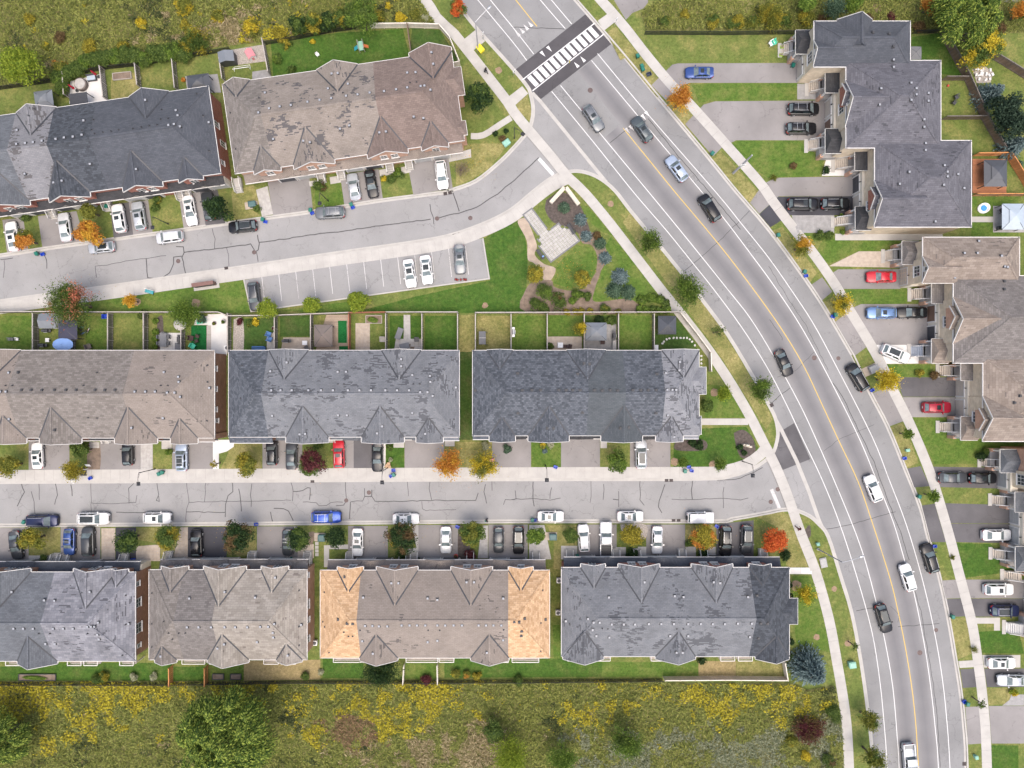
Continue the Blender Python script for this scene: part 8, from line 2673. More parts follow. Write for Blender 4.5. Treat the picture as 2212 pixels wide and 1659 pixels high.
for i,(dx,dy,s,a) in enumerate(((0,0,1.0,.3),(.5,-.2,.8,.9),(-.5,.1,.7,.1))):
 MB().add([(-.5*s,-.25*s,0),(.5*s,-.25*s,0),(.45*s,.25*s,0),(-.45*s,.3*s,0),(-.3*s,-.1*s,.7*s),(.35*s,-.15*s,.5*s),(.3*s,.1*s,.6*s),(-.3*s,.15*s,.8*s)],[(0,3,2,1),(0,1,5,4),(1,2,6,5),(2,3,7,6),(3,0,4,7),(4,5,6,7)]).build('rock','stone_cream',o).location=(dx,dy,0)
# --- yard paving and yard things
slabs('patio','pale slab patio under the dining table',[(346,719),(400,719),(400,766),(346,766)],6,5,'concrete_white')
flat('white_patio',[(449,679),(480,678),(490,684),(490,768),(449,768)],'concrete_white',.03)
flat('artificial_turf',[(413,703),(446,703),(446,768),(413,768)],'turf_plastic',.02)
flat('artificial_turf',[(491,683),(499,686),(499,742),(491,742)],'turf_plastic',.02)
flat('white_patio',[(424,688),(449,682),(449,702),(418,702)],'concrete_white',.026)
flat('patio',[(612,729),(676,729),(676,768),(605,768)],'paver_beige',.03)
flat('patio',[(577,727),(599,712),(599,768),(576,768)],'paver_pale',.03)
slabs('patio','narrow yard patio of beige square slabs',[(768,698),(799,698),(799,766),(768,766)],5,9,'paver_beige')
slabs('garden_path','pale stone garden path between two grass strips',[(872,680),(886,680),(887,732),(872,732)],2,7,'paver_pale')
slabs('patio','beige slab patio with cluttered furniture',[(855,732),(912,732),(912,766),(850,766)],7,4,'paver_pale')
slabs('patio','square stone patio with white fire table',[(1182,727),(1257,727),(1257,766),(1182,766)],10,5,'paver_beige')
slabs('patio','stone patio around the grey metal gazebo',[(1263,702),(1331,700),(1331,766),(1263,766)],9,7,'paver_grey')
flat('white_patio',[(152,176),(226,158),(233,222),(150,224)],'concrete_white',.03)
flat('sandbox_ground',[(498,108),(572,96),(578,132),(502,142)],'gravel',.03)
flat('patio',[(545,155),(582,150),(586,170),(545,176)],'paver_grey',.03)
flat('patio',[(400,165),(470,160),(478,200),(405,200)],'paver_grey',.026)
slabs('paver_drive','grey interlocking paver drive below two black SUVs',[(1710,465),(1802,465),(1802,503),(1722,503)],14,6,'paver_grey')
slabs('paver_walk','beige paver walk above the red sedan',[(1790,575),(1855,543),(1926,543),(1926,578)],12,5,'paver_beige')
slabs('paver_walk','silver paver strip beside the pale blue SUV driveway',[(304,955),(330,955),(330,1017),(304,1017)],4,9,'paver_pale')
slabs('paver_walk','pale paver walk left of the empty brown townhouses driveway',[(553,410),(578,402),(590,463),(566,468)],4,9,'paver_pale')
slabs('paver_walk','beige paver apron right of the grey minivan',[(219,1141),(249,1141),(249,1212),(219,1212)],4,9,'paver_beige')
slabs('paver_walk','beige paver court below two green trees',[(294,1180),(346,1176),(346,1212),(294,1212)],7,5,'paver_beige')
slabs('paver_walk','curved looking beige walk left of the black SUV',[(390,1139),(406,1139),(406,1212),(372,1212)],3,10,'paver_beige')
slabs('paver_walk','beige paver landing beside the dark hatchback',[(643,1180),(678,1175),(678,1206),(643,1206)],5,4,'paver_beige')
slabs('paver_walk','pale paver walk right of small lime tree',[(1143,1134),(1176,1134),(1191,1208),(1143,1208)],6,12,'paver_pale')
slabs('paver_walk','pale paver strip left of the dark hatchback with silver roof',[(1040,1135),(1054,1135),(1054,1206),(1032,1206)],2,10,'paver_pale')
slabs('patio','pale entry slabs left of the white SUV',[(1212,1179),(1247,1179),(1247,1208),(1212,1208)],5,4,'paver_pale')
slabs('entry_slabs','entry slabs left of golden tree beside pickup',[(1330,1182),(1352,1182),(1352,1205),(1330,1205)],3,3,'concrete_slab')
slabs('entry_slabs','entry slabs right of golden tree beside pickup',[(1378,1181),(1396,1181),(1396,1204),(1378,1204)],3,3,'concrete_slab')
slabs('entry_slabs','entry slabs left below the largest golden tree',[(1481,1181),(1503,1181),(1503,1202),(1481,1202)],3,3,'concrete_slab')
slabs('entry_slabs','entry slabs right below the largest golden tree',[(1530,1181),(1546,1181),(1546,1204),(1530,1204)],2,3,'concrete_slab')
slabs('entry_slabs','entry slabs at bottom left townhouse door',[(62,1200),(130,1200),(130,1211),(62,1211)],8,1,'concrete_slab')
slabs('entry_slabs','two rows of entry slabs left of silver sedan at brown townhouses',[(667,392),(700,387),(702,398),(669,403)],4,2,'concrete_slab')
slabs('entry_slabs','entry slab block nearest the silver sedan at brown townhouses',[(712,383),(734,379),(737,394),(714,398)],3,2,'concrete_slab')
slabs('entry_slabs','entry slab block right of the black sedan',[(819,367),(843,363),(845,377),(821,381)],3,2,'concrete_slab')
slabs('entry_slabs','entry slab block left of the white SUV driveway',[(862,363),(885,357),(888,372),(864,377)],3,2,'concrete_slab')
slabs('entry_slabs','entry slabs right of the white SUV at townhouse corner',[(968,334),(1017,322),(1018,340),(970,350)],6,2,'concrete_slab')
slabs('entry_slabs','entry slabs under eaves beside narrow cedars',[(193,955),(215,955),(215,968),(193,968)],3,2,'concrete_slab')
slabs('entry_slabs','entry slabs under eaves left of pale blue SUV',[(349,953),(371,953),(371,970),(349,970)],3,2,'concrete_slab')
slabs('entry_slabs','entry slabs under grey eaves above small green lawn',[(850,952),(873,952),(873,967),(850,967)],3,2,'concrete_slab')
slabs('entry_slabs','entry slabs right of the empty grey townhouses driveway',[(961,952),(982,952),(982,964),(961,964)],3,1,'concrete_slab')
slabs('entry_slabs','entry slabs under dark eaves left of bright green tree',[(1297,952),(1311,952),(1311,968),(1297,968)],2,2,'concrete_slab')
flat('concrete_walk',[(460,950),(506,950),(505,965),(490,975),(473,980),(473,1017),(460,1017)],'concrete_white',.03)
flat('concrete_walk',[(700,1178),(752,1176),(752,1186),(711,1186),(711,1225),(700,1225)],'concrete',.03)
flat('concrete_walk',[(889,1134),(904,1134),(904,1210),(872,1208),(880,1186),(900,1183)],'concrete',.028)
flat('concrete_walk',[(1804,505),(2036,505),(2036,519),(1804,519)],'concrete',.03)
flat('concrete_walk',[(1775,380),(1784,345),(1840,345),(1840,380)],'concrete_white',.03)
flat('concrete_walk',[(1722,181),(1765,181),(1765,215),(1722,215)],'paver_grey',.03)
flat('concrete_walk',[(2098,468),(2145,468),(2145,480),(2098,480)],'concrete',.03)
flat('patio',[(2145,445),(2215,445),(2215,502),(2145,502)],'concrete_grey',.03)
flat('concrete_walk',[(2106,1334),(2160,1334),(2160,1362),(2147,1362),(2147,1347),(2106,1347)],'concrete',.028)
slabs('step_slabs','square slab strip crossing the right boulevard',[(2070,1428),(2102,1426),(2104,1441),(2073,1443)],4,2,'concrete_slab')
flat('paver_walk',[(2185,1500),(2212,1500),(2212,1524),(2165,1524),(2180,1512)],'paver_grey',.03)
for i,y in enumerate((1174,1182,1190,1198)):
 tag(MB().box((0,0,.03),(.55,.5,.06)).build('stepping_stone','concrete'),'%s stepping stone from the top between sand and tan roofed blocks'%ORD[i],'stepping stone','square stepping stones').location=W(684.5,y)
ring=[(1431,742),(1434,738),(1440,733),(1446,731),(1455,730),(1462,730),(1470,730),(1477,730),(1484,730),(1490,733),(1495,738),(1501,746),(1508,756)]
stm=shared(MB().lathe([(.19,0),(.2,.03),(.17,.05)],(0,0,0),8,1.0,.8),'stepping_stone','concrete_white')
for i,(x,y) in enumerate(ring):
 tag(put('stepping_stone',stm,None,W(x,y,.01),(0,0,i)),'%s small white stepping stone from the left below dark gazebo'%ORD[i],'stepping stone','white stepping stones below the gazebo')
for i,y in enumerate((769,777,785,793,801)):
 tag(put('stepping_stone',stm,None,W(1515,y,.01),(0,0,i)),'%s small white stepping stone from the top beside pale unit'%ORD[i],'stepping stone','white stepping stones beside the pale unit')
def deck(name,label,poly,mat,z=.25,n=24):
 A,B_,C_,D_=[Vector(p) for p in w2(poly)]
 o=thing(name,label,'deck',(A.x,A.y,0))
 m=MB()
 for i in range(n):
  a,b_=i/n+.004,(i+1)/n-.004
  q=[A.lerp(D_,a),B_.lerp(C_,a),B_.lerp(C_,b_),A.lerp(D_,b_)]
  m.prism([(p-A)[:] for p in q],z-.05,z)
 m.build('deck_boards',mat,o)
 MB().prism([(p-A)[:] for p in (A,B_,C_,D_)],0,z-.06).build('deck_frame',mat,o)
 return o
deck('wooden_deck','weathered plank deck around the putting green',[(706,680),(757,680),(757,766),(680,766)],'deck_wood')
flat('putting_green',[(731,693),(750,693),(750,741),(731,741)],'turf_plastic',.262,None)
flat('putting_green',[(733,748),(755,748),(755,766),(733,766)],'turf_plastic',.262,None)
deck('wooden_deck','red brown deck under the dark two tier gazebo',[(2099,344),(2172,344),(2172,418),(2099,418)],'deck_orange')
deck('wooden_deck','grey plank strip beside the white patio',[(447,703),(456,703),(456,766),(447,766)],'fence_rail_pale',.12,14)
def gazebo(label,x,y,wu,du,mat,a=0.0,tiers=2,zr=2.15,ribs=0,post='metal_dark'):
 zt=zr+.3
 w,d=wu/PPM*(1-zt/H),du/PPM*(1-zt/H)
 p=W(x,y,zt)
 o=thing('gazebo',label,'gazebo',(p.x,p.y,0),R(a))
 def hipq(w,d,z0,z1,f):
  q=[(-w/2,-d/2,z0),(w/2,-d/2,z0),(w/2,d/2,z0),(-w/2,d/2,z0)]
  t=[(-w/2*f,-d/2*f,z1),(w/2*f,-d/2*f,z1),(w/2*f,d/2*f,z1),(-w/2*f,d/2*f,z1)]
  return q+t
 f4=[(0,1,5,4),(1,2,6,5),(2,3,7,6),(3,0,4,7),(4,5,6,7),(0,3,2,1)]
 if tiers==2:
  MB().add(hipq(w,d,zr,zr+.45,.42),f4).build('roof',mat,o)
  up=MB().add(hipq(w*.5,d*.5,zr+.52,zr+.82,.06),f4).build('upper_roof',mat,o)
  MB().box((0,0,zr+.47),(w*.40,d*.40,.14)).build('vent_frame','metal_dark',o)
 else:
  MB().add(hipq(w,d,zr,zr+.75,.05),f4).build('roof',mat,o)
 rb=MB()
 for sx,sy in ((-1,-1),(1,-1),(1,1),(-1,1)):
  rb.beam((sx*w/2,sy*d/2,zr+.015),(sx*w*.21 if tiers==2 else 0,sy*d*.21 if tiers==2 else 0,(zr+.46) if tiers==2 else zr+.75),.06,.04)
 rb.build('hip_trim','metal_dark',o)
 if ribs:
  rr=MB()
  for i in range(1,ribs):
   t=-w/2+w*i/ribs
   k=abs(t)/(w/2)
   for s in (-1,1):
    rr.beam((t,s*d/2,zr+.03),(t,s*d/2*k,zr+.03+.75*(1-k)),.04,.03)
  rr.build('roof_ribs',mat,o)
 for sx,sy in ((-1,-1),(1,-1),(1,1),(-1,1)):
  MB().box((sx*(w/2-.2),sy*(d/2-.2),zr/2),(.1,.1,zr)).build('post',post,o)
 MB().box((0,d/2-.2,zr-.06),(w-.3,.08,.12)).box((0,-d/2+.2,zr-.06),(w-.3,.08,.12)).box((w/2-.2,0,zr-.06),(.08,d-.5,.12)).box((-w/2+.2,0,zr-.06),(.08,d-.5,.12)).build('beam',post,o)
 return o
gazebo('pale grey two tier gazebo in the far left back yard',92,212,40,36,'metal_roof_grey',8)
gazebo('dark metal gazebo against the charcoal townhouses',427,176,48,34,'metal_roof_dark',7)
gazebo('navy fabric canopy beside the grey shed',144,712,41,42,'fabric_navy',0,1)
gazebo('brown fabric gazebo on the plank deck',697,725,40,48,'fabric_brown',0,1)
gazebo('grey metal gazebo with black ribs on stone patio',1288,716,46,39,'metal_roof_grey',0,2)
gazebo('dark ribbed metal gazebo beside the white slanting fence',1442,702,39,40,'metal_roof_dark',0,1,ribs=10)
gazebo('dark grey two tier gazebo on the red brown deck',2153,373,50,58,'metal_roof_dark',0)
gazebo('pale blue two tier gazebo at right edge',2191,467,48,56,'metal_roof_pale',0)
def shed(label,x,y,wu,du,mat,a=0.0,wall='box_grey'):
 w,d=wu/PPM*.98,du/PPM*.98
 o=thing('garden_shed',label,'shed',W(x,y,1.8).xy.to_3d(),R(a))
 MB().box((0,0,.9),(w-.15,d-.15,1.8)).build('wall',wall,o)
 for s in (-1,1):
  MB().slab([(-w/2,s*d/2,1.8),(w/2,s*d/2,1.8),(w/2,0,2.3),(-w/2,0,2.3)],.05).build('roof',mat,o)
 for s in (-1,1):
  MB().add([(s*(w/2-.08),-d/2+.08,1.78),(s*(w/2-.08),d/2-.08,1.78),(s*(w/2-.08),0,2.24)],[(0,1,2)]).build('gable',wall,o)
 for s in (-.4,.4):
  MB().box((w/2-.05,s*d*.5,.9),(.04,d*.36,1.6)).build('door',wall,o)
 return o
shed('grey metal garden shed with open pale doors in back yard',103,693,38,33,'metal_roof_grey',0,'plastic_white')
shed('slate blue garden shed beside the sandbox yard',488,122,24,34,'metal_roof_grey',98,'metal_dark')
o=thing('pergola','dark flat awning against house beside white patio','awning',W(170,214,2.2).xy.to_3d(),R(7))
for i in range(9):
 MB().box((0,-.8+i*.21,2.25),(2.9,.19,.06)).build('roof_slat','metal_dark',o)
for sx in (-1,1):
 for sy in (-1,1):
  MB().box((sx*1.35,sy*.85,1.1),(.1,.1,2.2)).build('post','metal_dark',o)
def umbrella(label,x,y,ru,mat,asp=1.0,n=8,z=2.3,square=False):
 p=W(x,y,z)
 o=thing('patio_umbrella',label,'umbrella',(p.x,p.y,0))
 r=ru/PPM*.98
 k=4 if square else n
 vs=[(0,0,z+.35)]
 for i in range(k*2):
  a=math.pi*i/k+math.pi/k/1
  rr=r*(1.414 if square else 1)*(1.0 if i%2==0 else (.72 if square else .965))
  if square:
   a+=math.pi/4-math.pi/k
  vs.append((rr*math.cos(a),rr*asp*math.sin(a),z-.1+(0 if i%2==0 else .03)))
 fs=[(0,1+i,1+(i+1)%(2*k)) for i in range(2*k)]
 vs2=[(v[0]*.99,v[1]*.99,v[2]-.03) for v in vs]
 m=MB().add(vs+vs2,fs+[(2*k+1+f[0],2*k+1+f[2],2*k+1+f[1]) for f in fs])
 m.build('canopy',mat,o)
 MB().tube([(0,0,0),(0,0,z+.4)],.03,8).build('pole','metal_dark',o)
 rb=MB()
 for i in range(0,2*k,2):
  rb.beam((0,0,z+.34),(vs[1+i][0],vs[1+i][1],vs[1+i][2]+.015),.03,.02)
 rb.build('rib','metal_dark' if square else mat,o)
 MB().lathe([(.35,0),(.35,.06),(.06,.12)],(0,0,0),12).build('base','metal_dark',o)
 return o
umbrella('light blue open umbrella below the navy canopy',135,744,23,'fabric_blue',.62)
umbrella('square grey cantilever umbrella beside stepped townhouses',1977,114,14,'fabric_grey',1.0,square=True)
for x,y,lab in ((214,166,'closed red umbrella beside the blue bench on white patio'),(167,196,'closed red umbrella at the lower left of white patio')):
 o=thing('patio_umbrella',lab,'umbrella',W(x,y),.3,'closed red umbrellas')
 MB().tube([(0,0,0),(0,0,2.5)],.03,8).build('pole','metal_dark',o)
 MB().lathe([(.22,1.1),(.17,1.4),(.15,2.0),(.05,2.5)],(0,0,0),10).build('canopy','fabric_red',o)
 MB().lathe([(.3,0),(.3,.06),(.06,.1)],(0,0,0),12).build('base','metal_dark',o)
o=thing('hot_tub','round grey wicker hot tub on white patio','hot tub',W(173,181,.7).xy.to_3d())
MB().lathe([(.95,0),(1.02,.1),(1.0,.75),(.85,.82),(.82,.6)],(0,0,0),28).build('shell','fabric_brown',o,smooth=True)
MB().lathe([(.86,.80),(.84,.86),(.3,.9),(.02,.9)],(0,0,0),24).build('cover','paver_pale',o,smooth=True)
ch={'seat': MB().box((0,0,.42),(.55,.55,.08)),'backrest': MB().box((0,.27,.72),(.55,.08,.55)),'armrest': MB().box((0,0,.62),(.06,.5,.05)),'leg': MB().box((0,0,.2),(.05,.05,.4))}
CHM={k: shared(v,k,'wicker') for k,v in ch.items()}
def chair(label,x,y,a,mat,group=None,s=1.0,z=0.03):
 o=thing('patio_chair',label,'chair',W(x,y,z),R(a),group,(s,s,s))
 put('seat',CHM['seat'],o,mat=mat)
 put('backrest',CHM['backrest'],o,mat=mat)
 for sx in (-1,1):
  put('armrest',CHM['armrest'],o,(sx*.3,0,0),mat=mat)
  for sy in (-1,1):
   put('leg',CHM['leg'],o,(sx*.24,sy*.24,0),mat=mat)
 return o
def table(label,x,y,w,d,mat,a=0.0,h=.74,z=0.03,cat='table'):
 o=thing('patio_table',label,cat,W(x,y,z),R(a))
 MB().box((0,0,h),(w,d,.05)).box((0,0,h-.06),(w*.9,d*.9,.06)).build('table_top',mat,o)
 for sx in (-1,1):
  for sy in (-1,1):
   MB().box((sx*(w/2-.1),sy*(d/2-.1),h/2),(.06,.06,h)).build('leg',mat,o)
 return o
def grill(label,x,y,a=0.0,mat='metal_dark',z=0.03):
 o=thing('barbecue_grill',label,'grill',W(x,y,z),R(a))
 MB().box((0,0,.45),(.75,.5,.7)).build('cabinet',mat,o)
 MB().tube([(-.4,0,.92),(.4,0,.92)],.27,12).build('lid',mat,o)
 for s in (-1,1):
  MB().box((s*.6,0,.82),(.38,.45,.04)).build('side_shelf',mat,o)
 MB().beam((-.3,-.3,.98),(.3,-.3,.98),.04).build('handle','steel',o)
 return o
table('grey dining table on the pale slab patio',357,735,1.1,2.2,'fabric_grey')
for i,(x,y,a) in enumerate(((348,728,90),(348,742,90),(366,728,-90),(366,742,-90),(357,722,0))):
 chair('dark chair at the grey dining table, %s of five'%('upper left','lower left','upper right','lower right','top')[i],x,y,a,'fabric_grey','dining chairs on the slab patio')
grill('covered dark grill right of the grey dining table',391,734,90)
table('low dark lounge platform right of the dining table',388,748,1.2,1.1,'fabric_grey',0,.4)
for i,(x,y,a,s) in enumerate(((416,731,80,1.3),(429,727,-20,.95),(427,737,-160,.95))):
 chair('brown wicker chair on the artificial turf, %s of three'%('left and largest','upper right','lower right')[i],x,y,a,'wicker','wicker chairs on artificial turf',s)
chair('mint green plastic chair on artificial turf',420,748,60,'plastic_mint',None,1.25)
o=thing('lounge_chair','mint green lounger on white patio corner','lounger',W(438,695,.03),R(10))
for i in range(8):
 MB().box((-.8+i*.2,0,.3+max(0,i-4)*.09),(.16,.6,.04)).build('slat','plastic_mint',o)
for sx in (-.7,.6):
 for sy in (-.25,.25):
  MB().box((sx,sy,.15),(.05,.05,.3)).build('leg','plastic_mint',o)
o=thing('round_trampoline','round grey net umbrella frame beside the airy green tree','umbrella',W(389,700,1.5).xy.to_3d())
MB().lathe([(1.05,1.55),(.7,1.85),(.1,2.05)],(0,0,0),16).build('canopy','paver_pale',o)
MB().tube([(0,0,0),(0,0,2.05)],.04,8).build('pole','metal_dark',o)
MB().lathe([(.35,0),(.35,.06),(.06,.12)],(0,0,0),12).build('base','metal_dark',o)
def pot(label,x,y,r,mat='metal_dark',plant='leaf_green',z=0.03):
 o=thing('flower_pot',label,'flower pot',W(x,y,z))
 MB().lathe([(r*.7,0),(r,.35),(r*.9,.35),(r*.85,.3)],(0,0,0),12).build('pot',mat,o)
 put('plant',crown_mesh('shrub',.4,0),o,(0,0,.45),(0,0,0),(r*2.4,r*2.4,r*2.2),plant)
pot('round grey planter on the white patio',484,695,.38,'box_grey','leaf_green')
pot('dark planter in the middle of white patio',464,699,.32,'wicker','leaf_olive')
pot('red flower pot on stepped townhouses porch, upper',1838,469,.3,'metal_dark','leaf_scarlet')
pot('red flower pot on stepped townhouses porch, lower',1839,484,.3,'metal_dark','leaf_scarlet')
pot('magenta flower pot beside the blue loungers',592,709,.3,'box_grey','leaf_burgundy')
pot('orange planter on driveway beside deep red shrub',985,1200,.35,'cone_red','leaf_russet')
pot('yellow flower pot in bed behind charcoal unit',552,690,.3,'sign_yellow','leaf_yellow')
pot('pink flower pot at sand roofed block door',643,1208,.25,'plastic_pink','leaf_salmon')
pot('dark flower pot at garage right of pale silver sedan',905,1205,.25,'metal_dark','leaf_dark_green')
for i,(x,y) in enumerate(((583,722),(585,733))):
 chair('blue cushioned chair beside the yard fence, %s one'%('upper','lower')[i],x,y,160,'cushion_blue','blue cushioned chairs',1.3)
o=thing('garden_sofa','blue cushioned garden sofa against charcoal unit','sofa',W(561,755,.03))
MB().box((0,0,.3),(1.9,.8,.3)).build('seat','cushion_blue',o)
MB().box((0,.42,.6),(1.9,.16,.6)).build('backrest','cushion_blue',o)
for s in (-1,1):
 MB().box((s*1.0,0,.45),(.12,.85,.5)).build('armrest','cushion_blue',o)
grill('covered black grill on beige patio below the fence',622,737,0)
table('small white table on beige patio',660,741,.8,.7,'plastic_white',0,.5)
chair('folding dark chair beside small white table',664,752,30,'fabric_grey')
chair('beige lounge chair beside the paved narrow yard',828,734,0,'paver_pale',None,1.4)
table('grey leaning table top on grass',863,721,.95,1.9,'fabric_grey',-20,.45)
table('dark patio table on the cluttered beige patio',875,748,1.6,.9,'fabric_grey',12)
table('white folding table against grey eaves',872,753,1.2,.5,'plastic_white',5,.6)
chair('black round backed chair on cluttered beige patio',901,734,0,'metal_dark',None,1.2)
o=thing('porch_swing','dark canopy swing bench in the dry yard','swing',W(1042,730,1.5).xy.to_3d())
MB().box((0,0,1.75),(1.1,2.1,.06)).build('canopy','metal_roof_dark',o)
MB().box((.05,0,1.79),(1.12,.08,.03)).build('canopy_strap','box_grey',o)
MB().box((.1,0,.5),(.55,1.6,.08)).build('seat','fabric_grey',o)
for s in (-1,1):
 MB().beam((0,s*1.0,1.75),(.8,s*1.0,0),.06).beam((0,s*1.0,1.75),(-.5,s*1.0,0),.06).build('frame','metal_dark',o)
o=thing('fire_table','white square fire table on square stone patio','table',W(1210,746,.03))
MB().box((0,0,.3),(.7,.7,.5)).build('base','plastic_white',o)
MB().box((0,0,.58),(.85,.85,.07)).build('table_top','plastic_white',o)
chair('dark chair right of the white fire table',1231,749,80,'wicker',None,1.1)
table('low brown bench between fire table and dark chair',1220,748,.9,.5,'wicker',0,.35)
grill('black grill right of the grey metal gazebo',1325,726,90)
grill('stainless grill at left edge of the second dark townhouse yard',1109,718,90,'steel')
table('long pale cabinet at the right of grey metal gazebo',1326,745,.6,1.6,'paver_pale',0,.8)
chair('dark chair beside grey metal gazebo',1301,740,0,'wicker',None,1.1)
o=thing('storage_bench','white storage box against dark eaves beside stepping stones','box',W(1416,752))
MB().box((0,0,.3),(.6,.9,.6)).build('box_body','plastic_white',o)
MB().box((0,0,.63),(.66,.96,.06)).build('lid','plastic_white',o)
o=thing('storage_bench','slate blue cushioned bench box beside closed red umbrella','bench',W(201,171),R(8))
MB().box((0,0,.25),(1.4,.8,.45)).build('box_body','metal_dark',o)
MB().box((0,0,.53),(1.3,.7,.12)).build('cushion','slate' if 'slate' in MATS else 'metal_roof_pale',o)
MB().box((0,.42,.7),(1.4,.12,.5)).build('backrest','metal_dark',o)
o=thing('play_tower','wooden play tower with teal and orange slides on long back lawn','playset',W(780,100,.6).xy.to_3d(),R(10))
for sx in (-1,1):
 for sy in (-1,1):
  MB().box((sx*.4,sy*.7,.75),(.09,.09,1.5)).build('post','fence_rail_pale',o)
MB().box((0,0,.8),(.85,1.5,.06)).build('platform','box_green',o)
for sx in (-1,1):
 for k in range(4):
  MB().box((sx*.43,0,.9+k*.16),(.03,1.4,.1)).build('side_board','fence_rail_pale',o)
MB().slab([(-.45,-.3,.8),(-1.25,-.3,.05),(-1.25,.3,.05),(-.45,.3,.8)],.08).build('slide','plastic_teal',o)
MB().slab([(.45,-.25,.75),(1.1,-.25,.1),(1.1,.25,.1),(.45,.25,.75)],.08).build('climbing_ramp','plastic_orange',o)
o=thing('playhouse','pink plastic playhouse in the sandbox yard','playhouse',W(541,117,.8).xy.to_3d(),R(30))
MB().box((0,0,.5),(1.1,1.3,1.0)).build('wall','plastic_white',o)
for s in (-1,1):
 MB().slab([(s*.65,-.75,1.0),(s*.65,.75,1.0),(0,.75,1.5),(0,-.75,1.5)],.06).build('roof','plastic_pink',o)
MB().box((0,-.67,.4),(.4,.03,.8)).build('door','plastic_pink',o)
o=thing('swing_frame','white goal frame on small yard below the sandbox','goal',W(524,152),R(8))
MB().tube([(-1.3,0,0),(-1.3,0,.9),(1.3,0,.9),(1.3,0,0)],.05,8).build('frame','plastic_white',o)
MB().beam((-1.3,.7,.03),(1.3,.7,.03),.05).beam((-1.3,.7,.03),(-1.3,0,.03),.05).beam((1.3,.7,.03),(1.3,0,.03),.05).build('ground_bar','plastic_white',o)
chair('small toy car seat beside bare patch on long back lawn',687,120,40,'plastic_white',None,.8,0)
o=thing('paddling_pool','white and blue oval paddling pool at upper right yard','pool',W(2124,450),R(20))
MB().lathe([(.85,0),(.95,.15),(.88,.3),(.75,.28),(.7,.08),(.02,.08)],(0,0,0),22,1.15,.9).build('pool_ring','plastic_white',o,smooth=True)
MB().lathe([(.02,.18),(.5,.18),(.5,.2),(.02,.2)],(0,0,0),18).build('water','water_blue',o)
o=thing('stone_pile','pile of pale paving blocks on bare patch at upper right','stones',W(2122,158))
for i in range(16):
 MB().box((rng.uniform(-1.5,1.9),rng.uniform(-1.3,1.0),rng.uniform(.1,.3)),(rng.uniform(.35,.6),rng.uniform(.25,.4),.22),rng.uniform(0,3)).build('stone_block','concrete_white',o)
flat('bare_patch',[(2100,150),(2125,142),(2145,155),(2140,178),(2110,180)],'gravel',.02)
for x,y,a,lab in ((2063,212,20,'dark folding chair on grass behind stepped townhouses, upper'),(2058,224,50,'dark folding chair on grass behind stepped townhouses, lower')):
 chair(lab,x,y,a,'metal_dark','folding chairs on grass',1.1)
chair('dark chair beside the pale blue gazebo',2160,456,-60,'wicker',None,1.2)
grill('dark grill beside the pale blue gazebo',2157,494,0)
o=thing('plastic_ball','red ball on grass behind stepped townhouses','ball',W(2048,185,.2))
MB().lathe([(.02,-.2),(.14,-.15),(.2,0),(.14,.15),(.02,.2)],(0,0,0),14).build('ball_skin','cone_red',o,smooth=True)
for i,(x,y,m) in enumerate(((1664,97,'plastic_white'),(1670,95,'plastic_mint'))):
 chair(('white plastic garden chair','white and mint plastic garden chair')[i]+' on lawn left of stepped townhouses',x,y,30,m,'chairs on the upper right lawn',1.2,0)
for i,(x,y) in enumerate(((1688,103),(1686,120))):
 o=thing('lime_planter','lime green planter at first porch steps, %s one'%('upper','lower')[i],'planter',W(x,y))
 MB().box((0,0,.2),(.5,.4,.4)).build('box_body','plastic_lime',o)
 MB().box((0,0,.42),(.42,.32,.03)).build('soil','soil',o)
for i,(x,y,w,d,a,lab) in enumerate(((265,165,3.0,1.1,6,'raised garden bed in dry upper left yard'),(808,690,2.6,1.3,0,'raised vegetable bed below the reddish fence'),(472,1461,1.8,.9,0,'left black edged bed behind sand roofed block'),(510,1461,1.7,.9,0,'right black edged bed behind sand roofed block'),(82,1462,6.0,1.0,0,'long planted bed behind bottom left townhouses'))):
 o=thing('raised_bed',lab,'garden bed',W(x,y),R(a))
 MB().box((0,d/2,.15),(w,.08,.3)).box((0,-d/2,.15),(w,.08,.3)).box((w/2,0,.15),(.08,d,.3)).box((-w/2,0,.15),(.08,d,.3)).build('frame','fence_rail_pale' if i<2 else 'metal_dark',o)
 MB().box((0,0,.1),(w-.1,d-.1,.2)).build('soil','soil',o)
 if i in (1,4):
  put('plants',crown_mesh('shrub',.8,1),o,(0,0,.3),(0,0,0),(w/1.7,d/1.7,.4),'leaf_fresh')
def bike(label,x,y,a,mat):
 o=thing('bicycle',label,'bicycle',W(x,y),R(a),'bicycles against the yard fence')
 for sx in (-.52,.52):
  MB().tube([(sx+.33*math.cos(t*.3927),.0,.34+.33*math.sin(t*.3927)) for t in range(17)],.022,6).build('wheel','tyre',o)
 MB().tube([(-.52,0,.34),(-.15,0,.85),(.42,0,.85),(.52,0,.34)],.025,6).tube([(-.15,0,.85),(-.05,0,.32),(.42,0,.85)],.025,6).tube([(-.52,0,.34),(-.05,0,.32)],.02,6).build('frame',mat,o)
 MB().box((-.18,0,.92),(.25,.14,.06)).build('saddle','metal_dark',o)
 MB().tube([(.38,-.28,1.0),(.42,0,.95),(.38,.28,1.0)],.02,6).build('handlebar','metal_dark',o)
 o.rotation_euler=(R(35),0,R(a))
for i,(x,y,a,m) in enumerate(((178,703,20,'plastic_teal'),(184,709,-10,'metal_dark'),(181,716,30,'cushion_blue'),(190,712,70,'plastic_white'))):
 bike('%s bicycle leaning at the second dividing fence'%('teal','dark','blue','white')[i],x,y,a,m)
chair('brown wooden lawn chair in the bicycle yard',196,749,110,'fabric_brown',None,1.3,0)
table('small white table beside the blue umbrella',106,735,.6,.65,'plastic_white',0,.5)
grill('round black grill below the white small table',98,746,0)
